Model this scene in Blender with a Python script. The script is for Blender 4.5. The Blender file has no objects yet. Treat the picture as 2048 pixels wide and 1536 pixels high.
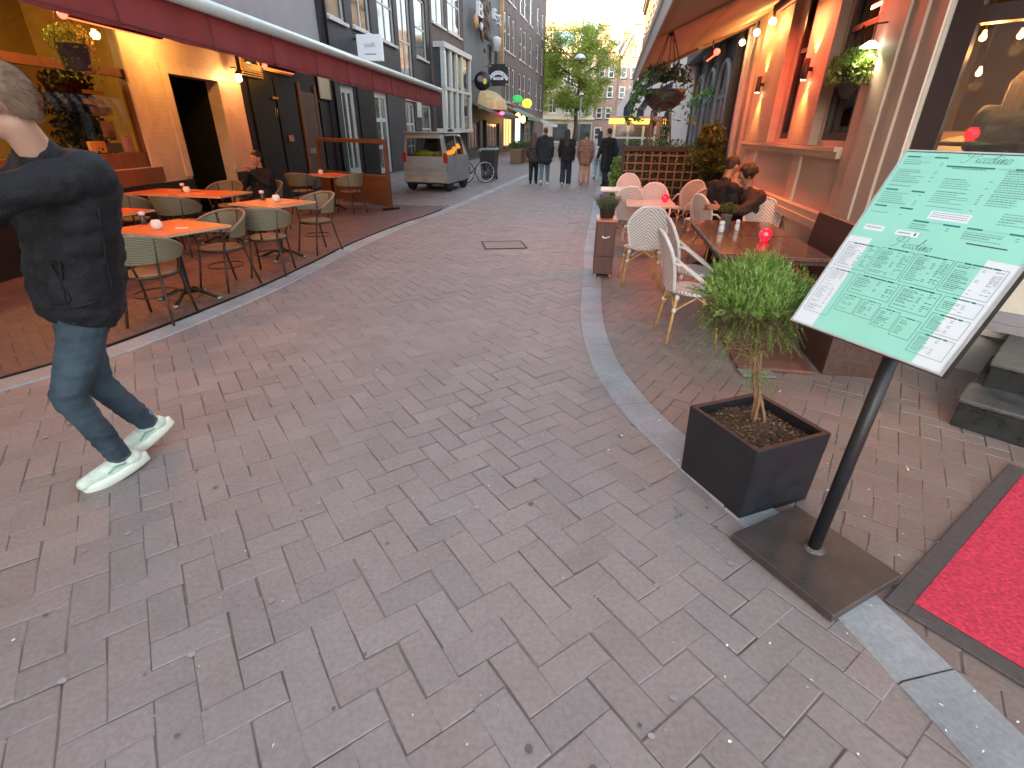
import bpy, bmesh, math, random
from mathutils import Vector, Matrix, noise as mnoise
rad=math.radians; PI=math.pi; sin=math.sin; cos=math.cos
SC=bpy.context.scene; COL=SC.collection
# ---------------- camera, sky, sun, exposure ----------------
cd=bpy.data.cameras.new('camera'); cam=bpy.data.objects.new('camera',cd); COL.objects.link(cam)
cd.sensor_fit='HORIZONTAL'; cd.sensor_width=36.0; cd.lens=36.0*1010/2048; cd.clip_start=0.05; cd.clip_end=600
_p=rad(26.6); _ro=rad(0.7)
_F=Vector((0,cos(_p),-sin(_p))); _U=Vector((0,sin(_p),cos(_p))); _X=Vector((1,0,0))
_R2=_X*cos(_ro)+_U*sin(_ro); _U2=_U*cos(_ro)-_X*sin(_ro)
cam.matrix_world=Matrix(((_R2.x,_U2.x,-_F.x,0),(_R2.y,_U2.y,-_F.y,0),(_R2.z,_U2.z,-_F.z,1.65),(0,0,0,1)))
SC.camera=cam
w=bpy.data.worlds.new('World'); SC.world=w; w.use_nodes=True
nt=w.node_tree; nt.nodes.clear()
sk=nt.nodes.new('ShaderNodeTexSky'); sk.sky_type='NISHITA'; sk.sun_disc=False
SUN_EL=11.0; SUN_AZ=222.0      # compass azimuth, clockwise from +Y, of where the sun stands
sk.sun_elevation=rad(SUN_EL); sk.sun_rotation=rad(SUN_AZ); sk.air_density=1.0; sk.dust_density=2.5; sk.ozone_density=1.0
bg=nt.nodes.new('ShaderNodeBackground'); bg.inputs['Strength'].default_value=0.15
wo=nt.nodes.new('ShaderNodeOutputWorld')
hs=nt.nodes.new('ShaderNodeHueSaturation'); hs.inputs['Saturation'].default_value=0.50; hs.inputs['Value'].default_value=1.0   # thin high cloud veils the blue
nt.links.new(sk.outputs[0],hs.inputs['Color']); nt.links.new(hs.outputs[0],bg.inputs[0]); nt.links.new(bg.outputs[0],wo.inputs[0])
sl=bpy.data.lights.new('sun','SUN'); sl.energy=3.2; sl.angle=rad(0.6); sl.color=(1.0,0.62,0.30)
so=bpy.data.objects.new('sun',sl); COL.objects.link(so)
_az=rad(SUN_AZ); _sd=Vector((sin(_az)*cos(rad(SUN_EL)),cos(_az)*cos(rad(SUN_EL)),sin(rad(SUN_EL))))
so.rotation_euler=_sd.to_track_quat('Z','Y').to_euler()
SC.view_settings.view_transform='Standard'; SC.view_settings.look='None'; SC.view_settings.gamma=1.0
SC.view_settings.exposure=2.88
SC.cycles.max_bounces=6; SC.cycles.diffuse_bounces=3; SC.cycles.glossy_bounces=3; SC.cycles.transparent_max_bounces=12
SC.cycles.sample_clamp_indirect=4.0
SC.cycles.caustics_reflective=False; SC.cycles.caustics_refractive=False

# ---------------- materials ----------------
_mc={}
def _nodes(name):
    m=bpy.data.materials.new(name); m.use_nodes=True; t=m.node_tree; t.nodes.clear()
    o=t.nodes.new('ShaderNodeOutputMaterial'); b=t.nodes.new('ShaderNodeBsdfPrincipled')
    t.links.new(b.outputs[0],o.inputs[0]); return m,t,b,o
def N(t,kind,**kw):
    n=t.nodes.new(kind)
    for k,v in kw.items():
        if k in n.inputs.keys(): n.inputs[k].default_value=v
        else: setattr(n,k,v)
    return n
def mixc(t,fac,a,b,mode='MIX'):
    n=t.nodes.new('ShaderNodeMix'); n.data_type='RGBA'; n.blend_type=mode
    for i,v in ((0,fac),(6,a),(7,b)):
        if hasattr(v,'is_linked') or hasattr(v,'links'): t.links.new(v,n.inputs[i])
        else: n.inputs[i].default_value=v if i==0 else tuple(v)[:3]+(1,)
    return n.outputs[2]
def mat(name,c,r=0.6,var=0.12,sc=6.0,bump=0.0,bsc=60.0,metal=0.0,em=None,es=0.0,c2=None,spec=0.5,dirt=0.0,sub=0.0,coat=0.0):
    """plain procedural surface: base colour varied by noise, roughness varied, optional fine bump"""
    if name in _mc: return _mc[name]
    m,t,b,o=_nodes(name); tc=N(t,'ShaderNodeTexCoord')
    n1=N(t,'ShaderNodeTexNoise',Scale=sc,Detail=5.0,Roughness=0.6); t.links.new(tc.outputs['Object'],n1.inputs['Vector'])
    lo=tuple(max(0,x*(1-var)) for x in c[:3]); hi=tuple(min(1,x*(1+var)) for x in c[:3])
    if c2: lo,hi=c[:3],c2[:3]
    mr=N(t,'ShaderNodeMapRange'); mr.inputs[1].default_value=0.3; mr.inputs[2].default_value=0.7
    t.links.new(n1.outputs['Fac'],mr.inputs[0])
    col=mixc(t,mr.outputs[0],lo,hi)
    if dirt>0:
        n2=N(t,'ShaderNodeTexNoise',Scale=sc*0.35,Detail=8.0,Roughness=0.7); t.links.new(tc.outputs['Object'],n2.inputs['Vector'])
        mr2=N(t,'ShaderNodeMapRange'); mr2.inputs[1].default_value=0.5; mr2.inputs[2].default_value=0.75; mr2.inputs[4].default_value=dirt
        t.links.new(n2.outputs['Fac'],mr2.inputs[0]); col=mixc(t,mr2.outputs[0],col,tuple(x*0.45 for x in c[:3]))
    t.links.new(col,b.inputs['Base Color'])
    mr3=N(t,'ShaderNodeMapRange'); mr3.inputs[3].default_value=max(0.02,r*0.85); mr3.inputs[4].default_value=min(1,r*1.15)
    t.links.new(n1.outputs['Fac'],mr3.inputs[0]); t.links.new(mr3.outputs[0],b.inputs['Roughness'])
    b.inputs['Metallic'].default_value=metal; b.inputs['Specular IOR Level'].default_value=spec
    if coat: b.inputs['Coat Weight'].default_value=coat; b.inputs['Coat Roughness'].default_value=0.15
    if bump>0:
        n3=N(t,'ShaderNodeTexNoise',Scale=bsc,Detail=4.0); t.links.new(tc.outputs['Object'],n3.inputs['Vector'])
        bp=N(t,'ShaderNodeBump',Strength=bump,Distance=0.01); t.links.new(n3.outputs['Fac'],bp.inputs['Height']); t.links.new(bp.outputs[0],b.inputs['Normal'])
    if es>0:
        es*=0.4
        b.inputs['Emission Color'].default_value=tuple((em or c)[:3])+(1,); b.inputs['Emission Strength'].default_value=es
    _mc[name]=m; return m
def brickmat(name,c1,c2,mortar,bw=0.22,bh=0.065,ms=0.01,r=0.85,plane='XZ',bump=0.4,paint=False):
    if name in _mc: return _mc[name]
    m,t,b,o=_nodes(name); tc=N(t,'ShaderNodeTexCoord'); sp=N(t,'ShaderNodeSeparateXYZ'); cb=N(t,'ShaderNodeCombineXYZ')
    t.links.new(tc.outputs['Object'],sp.inputs[0])
    if plane=='XZ':
        ad=N(t,'ShaderNodeMath',operation='ADD'); t.links.new(sp.outputs[0],ad.inputs[0]); t.links.new(sp.outputs[1],ad.inputs[1])
        t.links.new(ad.outputs[0],cb.inputs[0]); t.links.new(sp.outputs[2],cb.inputs[1])
    else:
        t.links.new(sp.outputs[0],cb.inputs[0]); t.links.new(sp.outputs[1],cb.inputs[1])
    br=N(t,'ShaderNodeTexBrick'); t.links.new(cb.outputs[0],br.inputs['Vector'])
    br.inputs['Color1'].default_value=c1+(1,); br.inputs['Color2'].default_value=c2+(1,); br.inputs['Mortar'].default_value=mortar+(1,)
    br.inputs['Scale'].default_value=1; br.inputs['Mortar Size'].default_value=ms; br.inputs['Brick Width'].default_value=bw; br.inputs['Row Height'].default_value=bh
    br.inputs['Mortar Smooth'].default_value=0.3
    n1=N(t,'ShaderNodeTexNoise',Scale=1.3,Detail=8.0,Roughness=0.65); t.links.new(tc.outputs['Object'],n1.inputs['Vector'])
    mr=N(t,'ShaderNodeMapRange'); mr.inputs[1].default_value=0.3; mr.inputs[2].default_value=0.75; mr.inputs[3].default_value=0.72; mr.inputs[4].default_value=1.15
    t.links.new(n1.outputs['Fac'],mr.inputs[0]); 
    mu=N(t,'ShaderNodeVectorMath',operation='SCALE'); t.links.new(br.outputs['Color'],mu.inputs[0]); t.links.new(mr.outputs[0],mu.inputs['Scale'])
    t.links.new(mu.outputs[0],b.inputs['Base Color']); b.inputs['Roughness'].default_value=r
    inv=N(t,'ShaderNodeMath',operation='SUBTRACT'); inv.inputs[0].default_value=1; t.links.new(br.outputs['Fac'],inv.inputs[1])
    bp=N(t,'ShaderNodeBump',Strength=bump,Distance=0.008); t.links.new(inv.outputs[0],bp.inputs['Height']); t.links.new(bp.outputs[0],b.inputs['Normal'])
    _mc[name]=m; return m
def woodmat(name,c,dark,r=0.4,axis=0,sc=1.0,coat=0.0,planks=0.0):
    if name in _mc: return _mc[name]
    m,t,b,o=_nodes(name); tc=N(t,'ShaderNodeTexCoord'); mp=N(t,'ShaderNodeMapping')
    s=[18*sc,18*sc,18*sc]; s[axis]=1.6*sc; mp.inputs['Scale'].default_value=s
    t.links.new(tc.outputs['Object'],mp.inputs[0])
    n=N(t,'ShaderNodeTexNoise',Scale=1.5,Detail=6.0,Roughness=0.6,Distortion=1.2); t.links.new(mp.outputs[0],n.inputs['Vector'])
    mr=N(t,'ShaderNodeMapRange'); mr.inputs[1].default_value=0.35; mr.inputs[2].default_value=0.65; t.links.new(n.outputs['Fac'],mr.inputs[0])
    t.links.new(mixc(t,mr.outputs[0],dark,c),b.inputs['Base Color'])
    mr2=N(t,'ShaderNodeMapRange'); mr2.inputs[3].default_value=r*0.75; mr2.inputs[4].default_value=r*1.3; t.links.new(n.outputs['Fac'],mr2.inputs[0]); t.links.new(mr2.outputs[0],b.inputs['Roughness'])
    if coat: b.inputs['Coat Weight'].default_value=coat; b.inputs['Coat Roughness'].default_value=0.1
    bp=N(t,'ShaderNodeBump',Strength=0.15,Distance=0.003); t.links.new(n.outputs['Fac'],bp.inputs['Height']); t.links.new(bp.outputs[0],b.inputs['Normal'])
    _mc[name]=m; return m
def weavemat(name,c,dark,freq=90.0,mode='chevron',r=0.55):
    """woven strip: ribs that cross the surface, with fine cross threads"""
    if name in _mc: return _mc[name]
    m,t,b,o=_nodes(name); tc=N(t,'ShaderNodeTexCoord'); sp=N(t,'ShaderNodeSeparateXYZ'); t.links.new(tc.outputs['Object'],sp.inputs[0])
    def M(op,a,b_=None):
        n=N(t,'ShaderNodeMath',operation=op)
        for i,v in enumerate((a,b_)):
            if v is None: continue
            if isinstance(v,(int,float)): n.inputs[i].default_value=v
            else: t.links.new(v,n.inputs[i])
        return n.outputs[0]
    ax=M('ABSOLUTE',sp.outputs[0])
    if mode=='chevron': q=M('ADD',M('MULTIPLY',ax,0.75),M('ADD',sp.outputs[2],M('MULTIPLY',sp.outputs[1],0.6)))
    elif mode=='rows': q=M('ADD',sp.outputs[2],M('MULTIPLY',sp.outputs[1],0.5))
    else: q=M('ADD',sp.outputs[0],sp.outputs[1])
    s1=M('SINE',M('MULTIPLY',q,freq*2*PI/6))
    q2=M('SUBTRACT',sp.outputs[0],M('MULTIPLY',sp.outputs[1],1.0)); s2=M('SINE',M('MULTIPLY',q2,freq*1.9))
    h=M('ADD',M('MULTIPLY',s1,0.4),M('ADD',M('MULTIPLY',s2,0.12),0.5))
    mr=N(t,'ShaderNodeMapRange'); mr.inputs[1].default_value=0.12; mr.inputs[2].default_value=0.55; t.links.new(h,mr.inputs[0])
    t.links.new(mixc(t,mr.outputs[0],dark,c),b.inputs['Base Color']); b.inputs['Roughness'].default_value=r
    bp=N(t,'ShaderNodeBump',Strength=0.8,Distance=0.004); t.links.new(h,bp.inputs['Height']); t.links.new(bp.outputs[0],b.inputs['Normal'])
    _mc[name]=m; return m
def attrmat(name,r=0.8,bump=0.25,bsc=120.0,dirt=0.3,spec=0.4):
    """takes each brick's / leaf's own colour from a face colour attribute, with mottling"""
    if name in _mc: return _mc[name]
    m,t,b,o=_nodes(name); at=N(t,'ShaderNodeAttribute',attribute_name='tint'); tc=N(t,'ShaderNodeTexCoord')
    n=N(t,'ShaderNodeTexNoise',Scale=2.0,Detail=10.0,Roughness=0.7); t.links.new(tc.outputs['Object'],n.inputs['Vector'])
    mr=N(t,'ShaderNodeMapRange'); mr.inputs[1].default_value=0.3; mr.inputs[2].default_value=0.7; mr.inputs[3].default_value=1-dirt; mr.inputs[4].default_value=1+dirt*0.6
    t.links.new(n.outputs['Fac'],mr.inputs[0]); mu=N(t,'ShaderNodeVectorMath',operation='SCALE'); t.links.new(at.outputs['Color'],mu.inputs[0]); t.links.new(mr.outputs[0],mu.inputs['Scale'])
    n2=N(t,'ShaderNodeTexNoise',Scale=55.0,Detail=4.0); t.links.new(tc.outputs['Object'],n2.inputs['Vector'])
    mr2=N(t,'ShaderNodeMapRange'); mr2.inputs[1].default_value=0.3; mr2.inputs[2].default_value=0.7; mr2.inputs[3].default_value=0.88; mr2.inputs[4].default_value=1.12
    t.links.new(n2.outputs['Fac'],mr2.inputs[0]); mu2=N(t,'ShaderNodeVectorMath',operation='SCALE'); t.links.new(mu.outputs[0],mu2.inputs[0]); t.links.new(mr2.outputs[0],mu2.inputs['Scale'])
    t.links.new(mu2.outputs[0],b.inputs['Base Color']); b.inputs['Roughness'].default_value=r; b.inputs['Specular IOR Level'].default_value=spec
    if bump:
        n3=N(t,'ShaderNodeTexNoise',Scale=bsc,Detail=5.0); t.links.new(tc.outputs['Object'],n3.inputs['Vector'])
        bp=N(t,'ShaderNodeBump',Strength=bump,Distance=0.004); t.links.new(n3.outputs['Fac'],bp.inputs['Height']); t.links.new(bp.outputs[0],b.inputs['Normal'])
    _mc[name]=m; return m
def leafmat(name,r=0.55,tr=0.35):
    if name in _mc: return _mc[name]
    m,t,b,o=_nodes(name); at=N(t,'ShaderNodeAttribute',attribute_name='tint'); t.links.new(at.outputs['Color'],b.inputs['Base Color']); b.inputs['Roughness'].default_value=r
    tl=N(t,'ShaderNodeBsdfTranslucent'); t.links.new(at.outputs['Color'],tl.inputs['Color']); mx=N(t,'ShaderNodeMixShader',Fac=tr)
    t.links.new(b.outputs[0],mx.inputs[1]); t.links.new(tl.outputs[0],mx.inputs[2]); t.links.new(mx.outputs[0],o.inputs[0]); _mc[name]=m; return m
def glassmat(name='clear_glass',tint=(0.9,0.93,0.92),base=0.08):
    if name in _mc: return _mc[name]
    m,t,b,o=_nodes(name); t.nodes.remove(b)
    tr=N(t,'ShaderNodeBsdfTransparent'); tr.inputs[0].default_value=tint+(1,); gl=N(t,'ShaderNodeBsdfGlossy'); gl.inputs['Roughness'].default_value=0.02
    fr=N(t,'ShaderNodeLayerWeight',Blend=0.5); pw=N(t,'ShaderNodeMath',operation='POWER'); pw.inputs[1].default_value=5.0; t.links.new(fr.outputs['Facing'],pw.inputs[0]); ad=N(t,'ShaderNodeMath',operation='MULTIPLY_ADD'); ad.inputs[1].default_value=0.8; ad.inputs[2].default_value=base*0.6; ad.use_clamp=True; t.links.new(pw.outputs[0],ad.inputs[0])
    mx=N(t,'ShaderNodeMixShader'); t.links.new(ad.outputs[0],mx.inputs[0]); t.links.new(tr.outputs[0],mx.inputs[1]); t.links.new(gl.outputs[0],mx.inputs[2]); t.links.new(mx.outputs[0],o.inputs[0]); _mc[name]=m; return m

# ---------------- mesh builder ----------------
class MB:
    def __init__(s): s.v=[]; s.f=[]; s.m=[]; s.c=[]; s.sm=[]; s.M=None; s.mi=0; s.col=None
    def add(s,vs,fs,smooth=False):
        k=len(s.v); M=s.M
        s.v.extend([tuple(M@Vector(p)) for p in vs] if M else [tuple(p) for p in vs])
        for f in fs: s.f.append(tuple(i+k for i in f)); s.m.append(s.mi); s.c.append(s.col); s.sm.append(smooth)
        return s
    def box(s,x0,x1,y0,y1,z0,z1,rz=0,bev=0.0):
        cx,cy=(x0+x1)/2,(y0+y1)/2
        if bev>0:
            hx,hy=abs(x1-x0)/2,abs(y1-y0)/2; b=min(bev,hx*0.9,hy*0.9,(z1-z0)*0.45); vs=[]
            for z,ins in ((z0,b),(z0+b,0),(z1-b,0),(z1,b)):
                a,c=hx-ins,hy-ins
                for (px,py) in ((-a+b*(ins==0),-c),(a-b*(ins==0),-c),(a,-c+b*(ins==0)),(a,c-b*(ins==0)),(a-b*(ins==0),c),(-a+b*(ins==0),c),(-a,c-b*(ins==0)),(-a,-c+b*(ins==0))): vs.append((px,py,z))
            n=8; fs=[tuple(range(n-1,-1,-1)),tuple(range(3*n,4*n))]
            for k in range(3):
                for i in range(n): fs.append((k*n+i,k*n+(i+1)%n,(k+1)*n+(i+1)%n,(k+1)*n+i))
        else:
            hx,hy=(x1-x0)/2,(y1-y0)/2
            vs=[(-hx,-hy,z0),(hx,-hy,z0),(hx,hy,z0),(-hx,hy,z0),(-hx,-hy,z1),(hx,-hy,z1),(hx,hy,z1),(-hx,hy,z1)]
            fs=[(3,2,1,0),(4,5,6,7),(0,1,5,4),(1,2,6,5),(2,3,7,6),(3,0,4,7)]
        c_,s_=cos(rz),sin(rz)
        return s.add([(cx+x*c_-y*s_,cy+x*s_+y*c_,z) for x,y,z in vs],fs)
    def bar(s,p,q,wd,ht,up=(0,0,1)):
        p,q=Vector(p),Vector(q); d=(q-p).normalized(); u=Vector(up); 
        if abs(d.dot(u))>0.98: u=Vector((0,1,0))
        r=d.cross(u).normalized()*wd/2; n=r.cross(d).normalized()*ht/2
        vs=[p-r-n,p+r-n,p+r+n,p-r+n,q-r-n,q+r-n,q+r+n,q-r+n]
        return s.add(vs,[(0,1,2,3),(7,6,5,4),(0,4,5,1),(1,5,6,2),(2,6,7,3),(3,7,4,0)])
    def tube(s,pts,r,n=8,cap=True,closed=False):
        pts=[Vector(p) for p in pts]; L=len(pts); rs=r if isinstance(r,(list,tuple)) else [r]*L
        vs=[]; prev=None
        for i,p in enumerate(pts):
            if closed: d=pts[(i+1)%L]-pts[i-1]
            else: d=pts[min(i+1,L-1)]-pts[max(i-1,0)]
            d=d.normalized() if d.length>1e-9 else Vector((0,0,1))
            if prev is None:
                a=Vector((0,0,1)) if abs(d.z)<0.9 else Vector((1,0,0)); u=d.cross(a).normalized()
            else:
                u=prev-d*prev.dot(d); u=u.normalized() if u.length>1e-6 else d.orthogonal().normalized()
            prev=u; w_=d.cross(u)
            for k in range(n): a=2*PI*k/n; vs.append(p+(u*cos(a)+w_*sin(a))*rs[i])
        fs=[]
        for i in range(L if closed else L-1):
            j=(i+1)%L
            for k in range(n): fs.append((i*n+k,i*n+(k+1)%n,j*n+(k+1)%n,j*n+k))
        if cap and not closed: fs.append(tuple(range(n-1,-1,-1))); fs.append(tuple((L-1)*n+k for k in range(n)))
        return s.add(vs,fs,True)
    def lathe(s,prof,n=24,c=(0,0,0)):
        vs=[];fs=[]
        for r,z in prof:
            for k in range(n): a=2*PI*k/n; vs.append((c[0]+r*cos(a),c[1]+r*sin(a),c[2]+z))
        for i in range(len(prof)-1):
            for k in range(n): fs.append((i*n+k,i*n+(k+1)%n,(i+1)*n+(k+1)%n,(i+1)*n+k))
        if prof[0][0]>1e-4: fs.append(tuple(range(n-1,-1,-1)))
        if prof[-1][0]>1e-4: fs.append(tuple((len(prof)-1)*n+k for k in range(n)))
        return s.add(vs,fs,True)
    def ell(s,c,r,nu=14,nv=9,rot=None):
        vs=[];fs=[]; r=(r,r,r) if not isinstance(r,(tuple,list)) else r
        for j in range(nv+1):
            th=PI*j/nv
            for i in range(nu):
                ph=2*PI*i/nu; q=Vector((r[0]*sin(th)*cos(ph),r[1]*sin(th)*sin(ph),r[2]*cos(th)))
                if rot: q=rot@q
                vs.append(Vector(c)+q)
        for j in range(nv):
            for i in range(nu): fs.append((j*nu+i,(j+1)*nu+i,(j+1)*nu+(i+1)%nu,j*nu+(i+1)%nu))
        return s.add(vs,fs,True)
    def cap(s,p,q,r1,r2,n=12):
        p,q=Vector(p),Vector(q); d=q-p; L=d.length
        if L<1e-5: return s.ell(p,r1)
        d/=L; pts=[];rs=[]
        for k in range(5):
            a=PI/2*(k/4.0); pts.append(p-d*r1*cos(a)); rs.append(max(1e-4,r1*sin(a)))
        for k in range(5):
            a=PI/2*(1-k/4.0); pts.append(q+d*r2*cos(a)); rs.append(max(1e-4,r2*sin(a)))
        return s.tube(pts,rs,n)
    def prism(s,poly,z0,z1):
        n=len(poly); vs=[(x,y,z0) for x,y in poly]+[(x,y,z1) for x,y in poly]
        return s.add(vs,[tuple(range(n-1,-1,-1)),tuple(range(n,2*n))]+[(i,(i+1)%n,n+(i+1)%n,n+i) for i in range(n)])
    def quad(s,a,b,c,d): return s.add([a,b,c,d],[(0,1,2,3)])
    def build(s,name,mats,parent=None,label=None,cat=None,group=None,kind=None,loc=None,rz=0.0,weld=False):
        me=bpy.data.meshes.new(name); me.from_pydata(s.v,[],s.f)
        mats=mats if isinstance(mats,(list,tuple)) else [mats]
        for m in mats: me.materials.append(m)
        me.polygons.foreach_set('material_index',s.m); me.polygons.foreach_set('use_smooth',s.sm)
        if any(c is not None for c in s.c):
            a=me.color_attributes.new('tint','FLOAT_COLOR','CORNER'); buf=[]
            for f,c in zip(s.f,s.c): buf.extend(((c or (0.5,0.5,0.5))+(1.0,))*len(f))
            a.data.foreach_set('color',buf)
        me.update(); o=bpy.data.objects.new(name,me); COL.objects.link(o)
        if parent: o.parent=parent
        if loc: o.location=loc
        if rz: o.rotation_euler=(0,0,rz)
        tag(o,label,cat,group,kind); return o
def tag(o,label=None,cat=None,group=None,kind=None):
    if label: o['label']=label
    if cat: o['category']=cat
    if group: o['group']=group
    if kind: o['kind']=kind
    return o
def thing(name,label,cat,loc=(0,0,0),rz=0.0,group=None):
    o=bpy.data.objects.new(name,None); o.empty_display_size=0.1; COL.objects.link(o)
    o.location=loc; o.rotation_euler=(0,0,rz); return tag(o,label,cat,group)
def dup(root,loc,rz,label,group=None):
    def cp(o,par):
        c=o.copy(); COL.objects.link(c); c.parent=par
        for ch in list(o.children): cp(ch,c)
        return c
    r=cp(root,None); r.location=loc; r.rotation_euler=(0,0,rz); r['label']=label
    if group: r['group']=group
    return r
LK=dict(POINT=0.28,AREA=0.055,SPOT=0.22)   # all lamps are dim next to the evening sky
def lamp(name,kind,loc,e,c,size=0.1,parent=None,rot=None,spot=None):
    e*=LK[kind]
    l=bpy.data.lights.new(name,kind); l.energy=e; l.color=c
    if kind=='AREA': l.size=size
    else: l.shadow_soft_size=size
    if spot: l.spot_size=rad(spot); l.spot_blend=0.8
    o=bpy.data.objects.new(name,l); COL.objects.link(o); o.location=loc
    if rot: o.rotation_euler=rot
    if parent: o.parent=parent
    return o
A98=rad(9.8)
def RW(lx,ly,z=0.0): return (lx*cos(A98)+ly*sin(A98),-lx*sin(A98)+ly*cos(A98),z)
RZR=-A98
def textmb(mb,s,size,M,extr=0.002,align='CENTER'):
    c=bpy.data.curves.new('t','FONT'); c.body=s; c.size=size; c.extrude=extr; c.align_x=align; c.align_y='CENTER'; c.resolution_u=3
    o=bpy.data.objects.new('t',c); COL.objects.link(o); dg=bpy.context.evaluated_depsgraph_get(); me=bpy.data.meshes.new_from_object(o.evaluated_get(dg))
    vs=[M@v.co for v in me.vertices]; fs=[tuple(p.vertices) for p in me.polygons]; mb.add(vs,fs)
    COL.objects.unlink(o); bpy.data.objects.remove(o); bpy.data.curves.remove(c); bpy.data.meshes.remove(me)
def remesh(mb,voxel,smooth=3):
    """union of closed shapes -> one continuous skin"""
    me=bpy.data.meshes.new('t'); me.from_pydata(mb.v,[],mb.f); o=bpy.data.objects.new('t',me); COL.objects.link(o)
    md=o.modifiers.new('r','REMESH'); md.mode='VOXEL'; md.voxel_size=voxel; md.adaptivity=0
    if smooth: sm=o.modifiers.new('s','SMOOTH'); sm.iterations=smooth; sm.factor=0.5
    dg=bpy.context.evaluated_depsgraph_get(); dg.update(); ev=bpy.data.meshes.new_from_object(o.evaluated_get(dg))
    out=MB(); out.v=[tuple(v.co) for v in ev.vertices]; out.f=[tuple(p.vertices) for p in ev.polygons]; n=len(out.f); out.m=[0]*n; out.c=[None]*n; out.sm=[True]*n
    COL.objects.unlink(o); bpy.data.objects.remove(o); bpy.data.meshes.remove(me); bpy.data.meshes.remove(ev); return out
# ================= GROUND =================
random.seed(7)
KR=[(10.5,62),(6.75,41),(3.30,20.6),(1.83,11.74),(1.27,8.4),(0.98,6.22),(0.80,4.95),(0.74,4.2),(0.745,3.55),(0.84,2.92),(1.00,2.42),(1.20,1.88),(1.36,1.4),(1.46,0.95),(1.53,0.4),(1.60,-1.2)]
KL=[(-9.0,-3.0),(-5.6,0.6),(-4.35,2.15),(-3.52,3.30),(-3.20,4.0),(-2.84,5.43),(-2.66,6.7),(-2.48,8.2),(-2.05,10.3),(-1.55,12.24),(0.45,22.45),(4.0,41),(8.0,62)]
def spline(P,step=0.25):
    out=[]
    for i in range(len(P)-1):
        p0=Vector(P[max(i-1,0)]);p1=Vector(P[i]);p2=Vector(P[i+1]);p3=Vector(P[min(i+2,len(P)-1)])
        n=max(1,int((p2-p1).length/step)) if (p2-p1).length<8 else 6
        for k in range(n):
            t=k/n; out.append(0.5*((2*p1)+(p2-p0)*t+(2*p0-5*p1+4*p2-p3)*t*t+(3*p1-p0-3*p2+p3)*t**3))
    out.append(Vector(P[-1])); return out
SKR=spline(KR); SKL=spline(KL)
def xat(S,y):
    best=None
    for a,b in zip(S,S[1:]):
        y0,y1=a.y,b.y
        if (y0-y)*(y1-y)<=0 and y0!=y1:
            return a.x+(b.x-a.x)*(y-y0)/(y1-y0)
    return S[0].x if abs(S[0].y-y)<abs(S[-1].y-y) else S[-1].x
g=MB(); g.add([(-400,-200,-0.0045),(400,-200,-0.0045),(400,500,-0.0045),(-400,500,-0.0045)],[(0,1,2,3)])
g.build('ground',mat('sandy_joint_soil',(0.075,0.062,0.055),0.95,0.3,2.6,0.3,80,c2=(0.27,0.225,0.195)),kind='structure')
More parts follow.
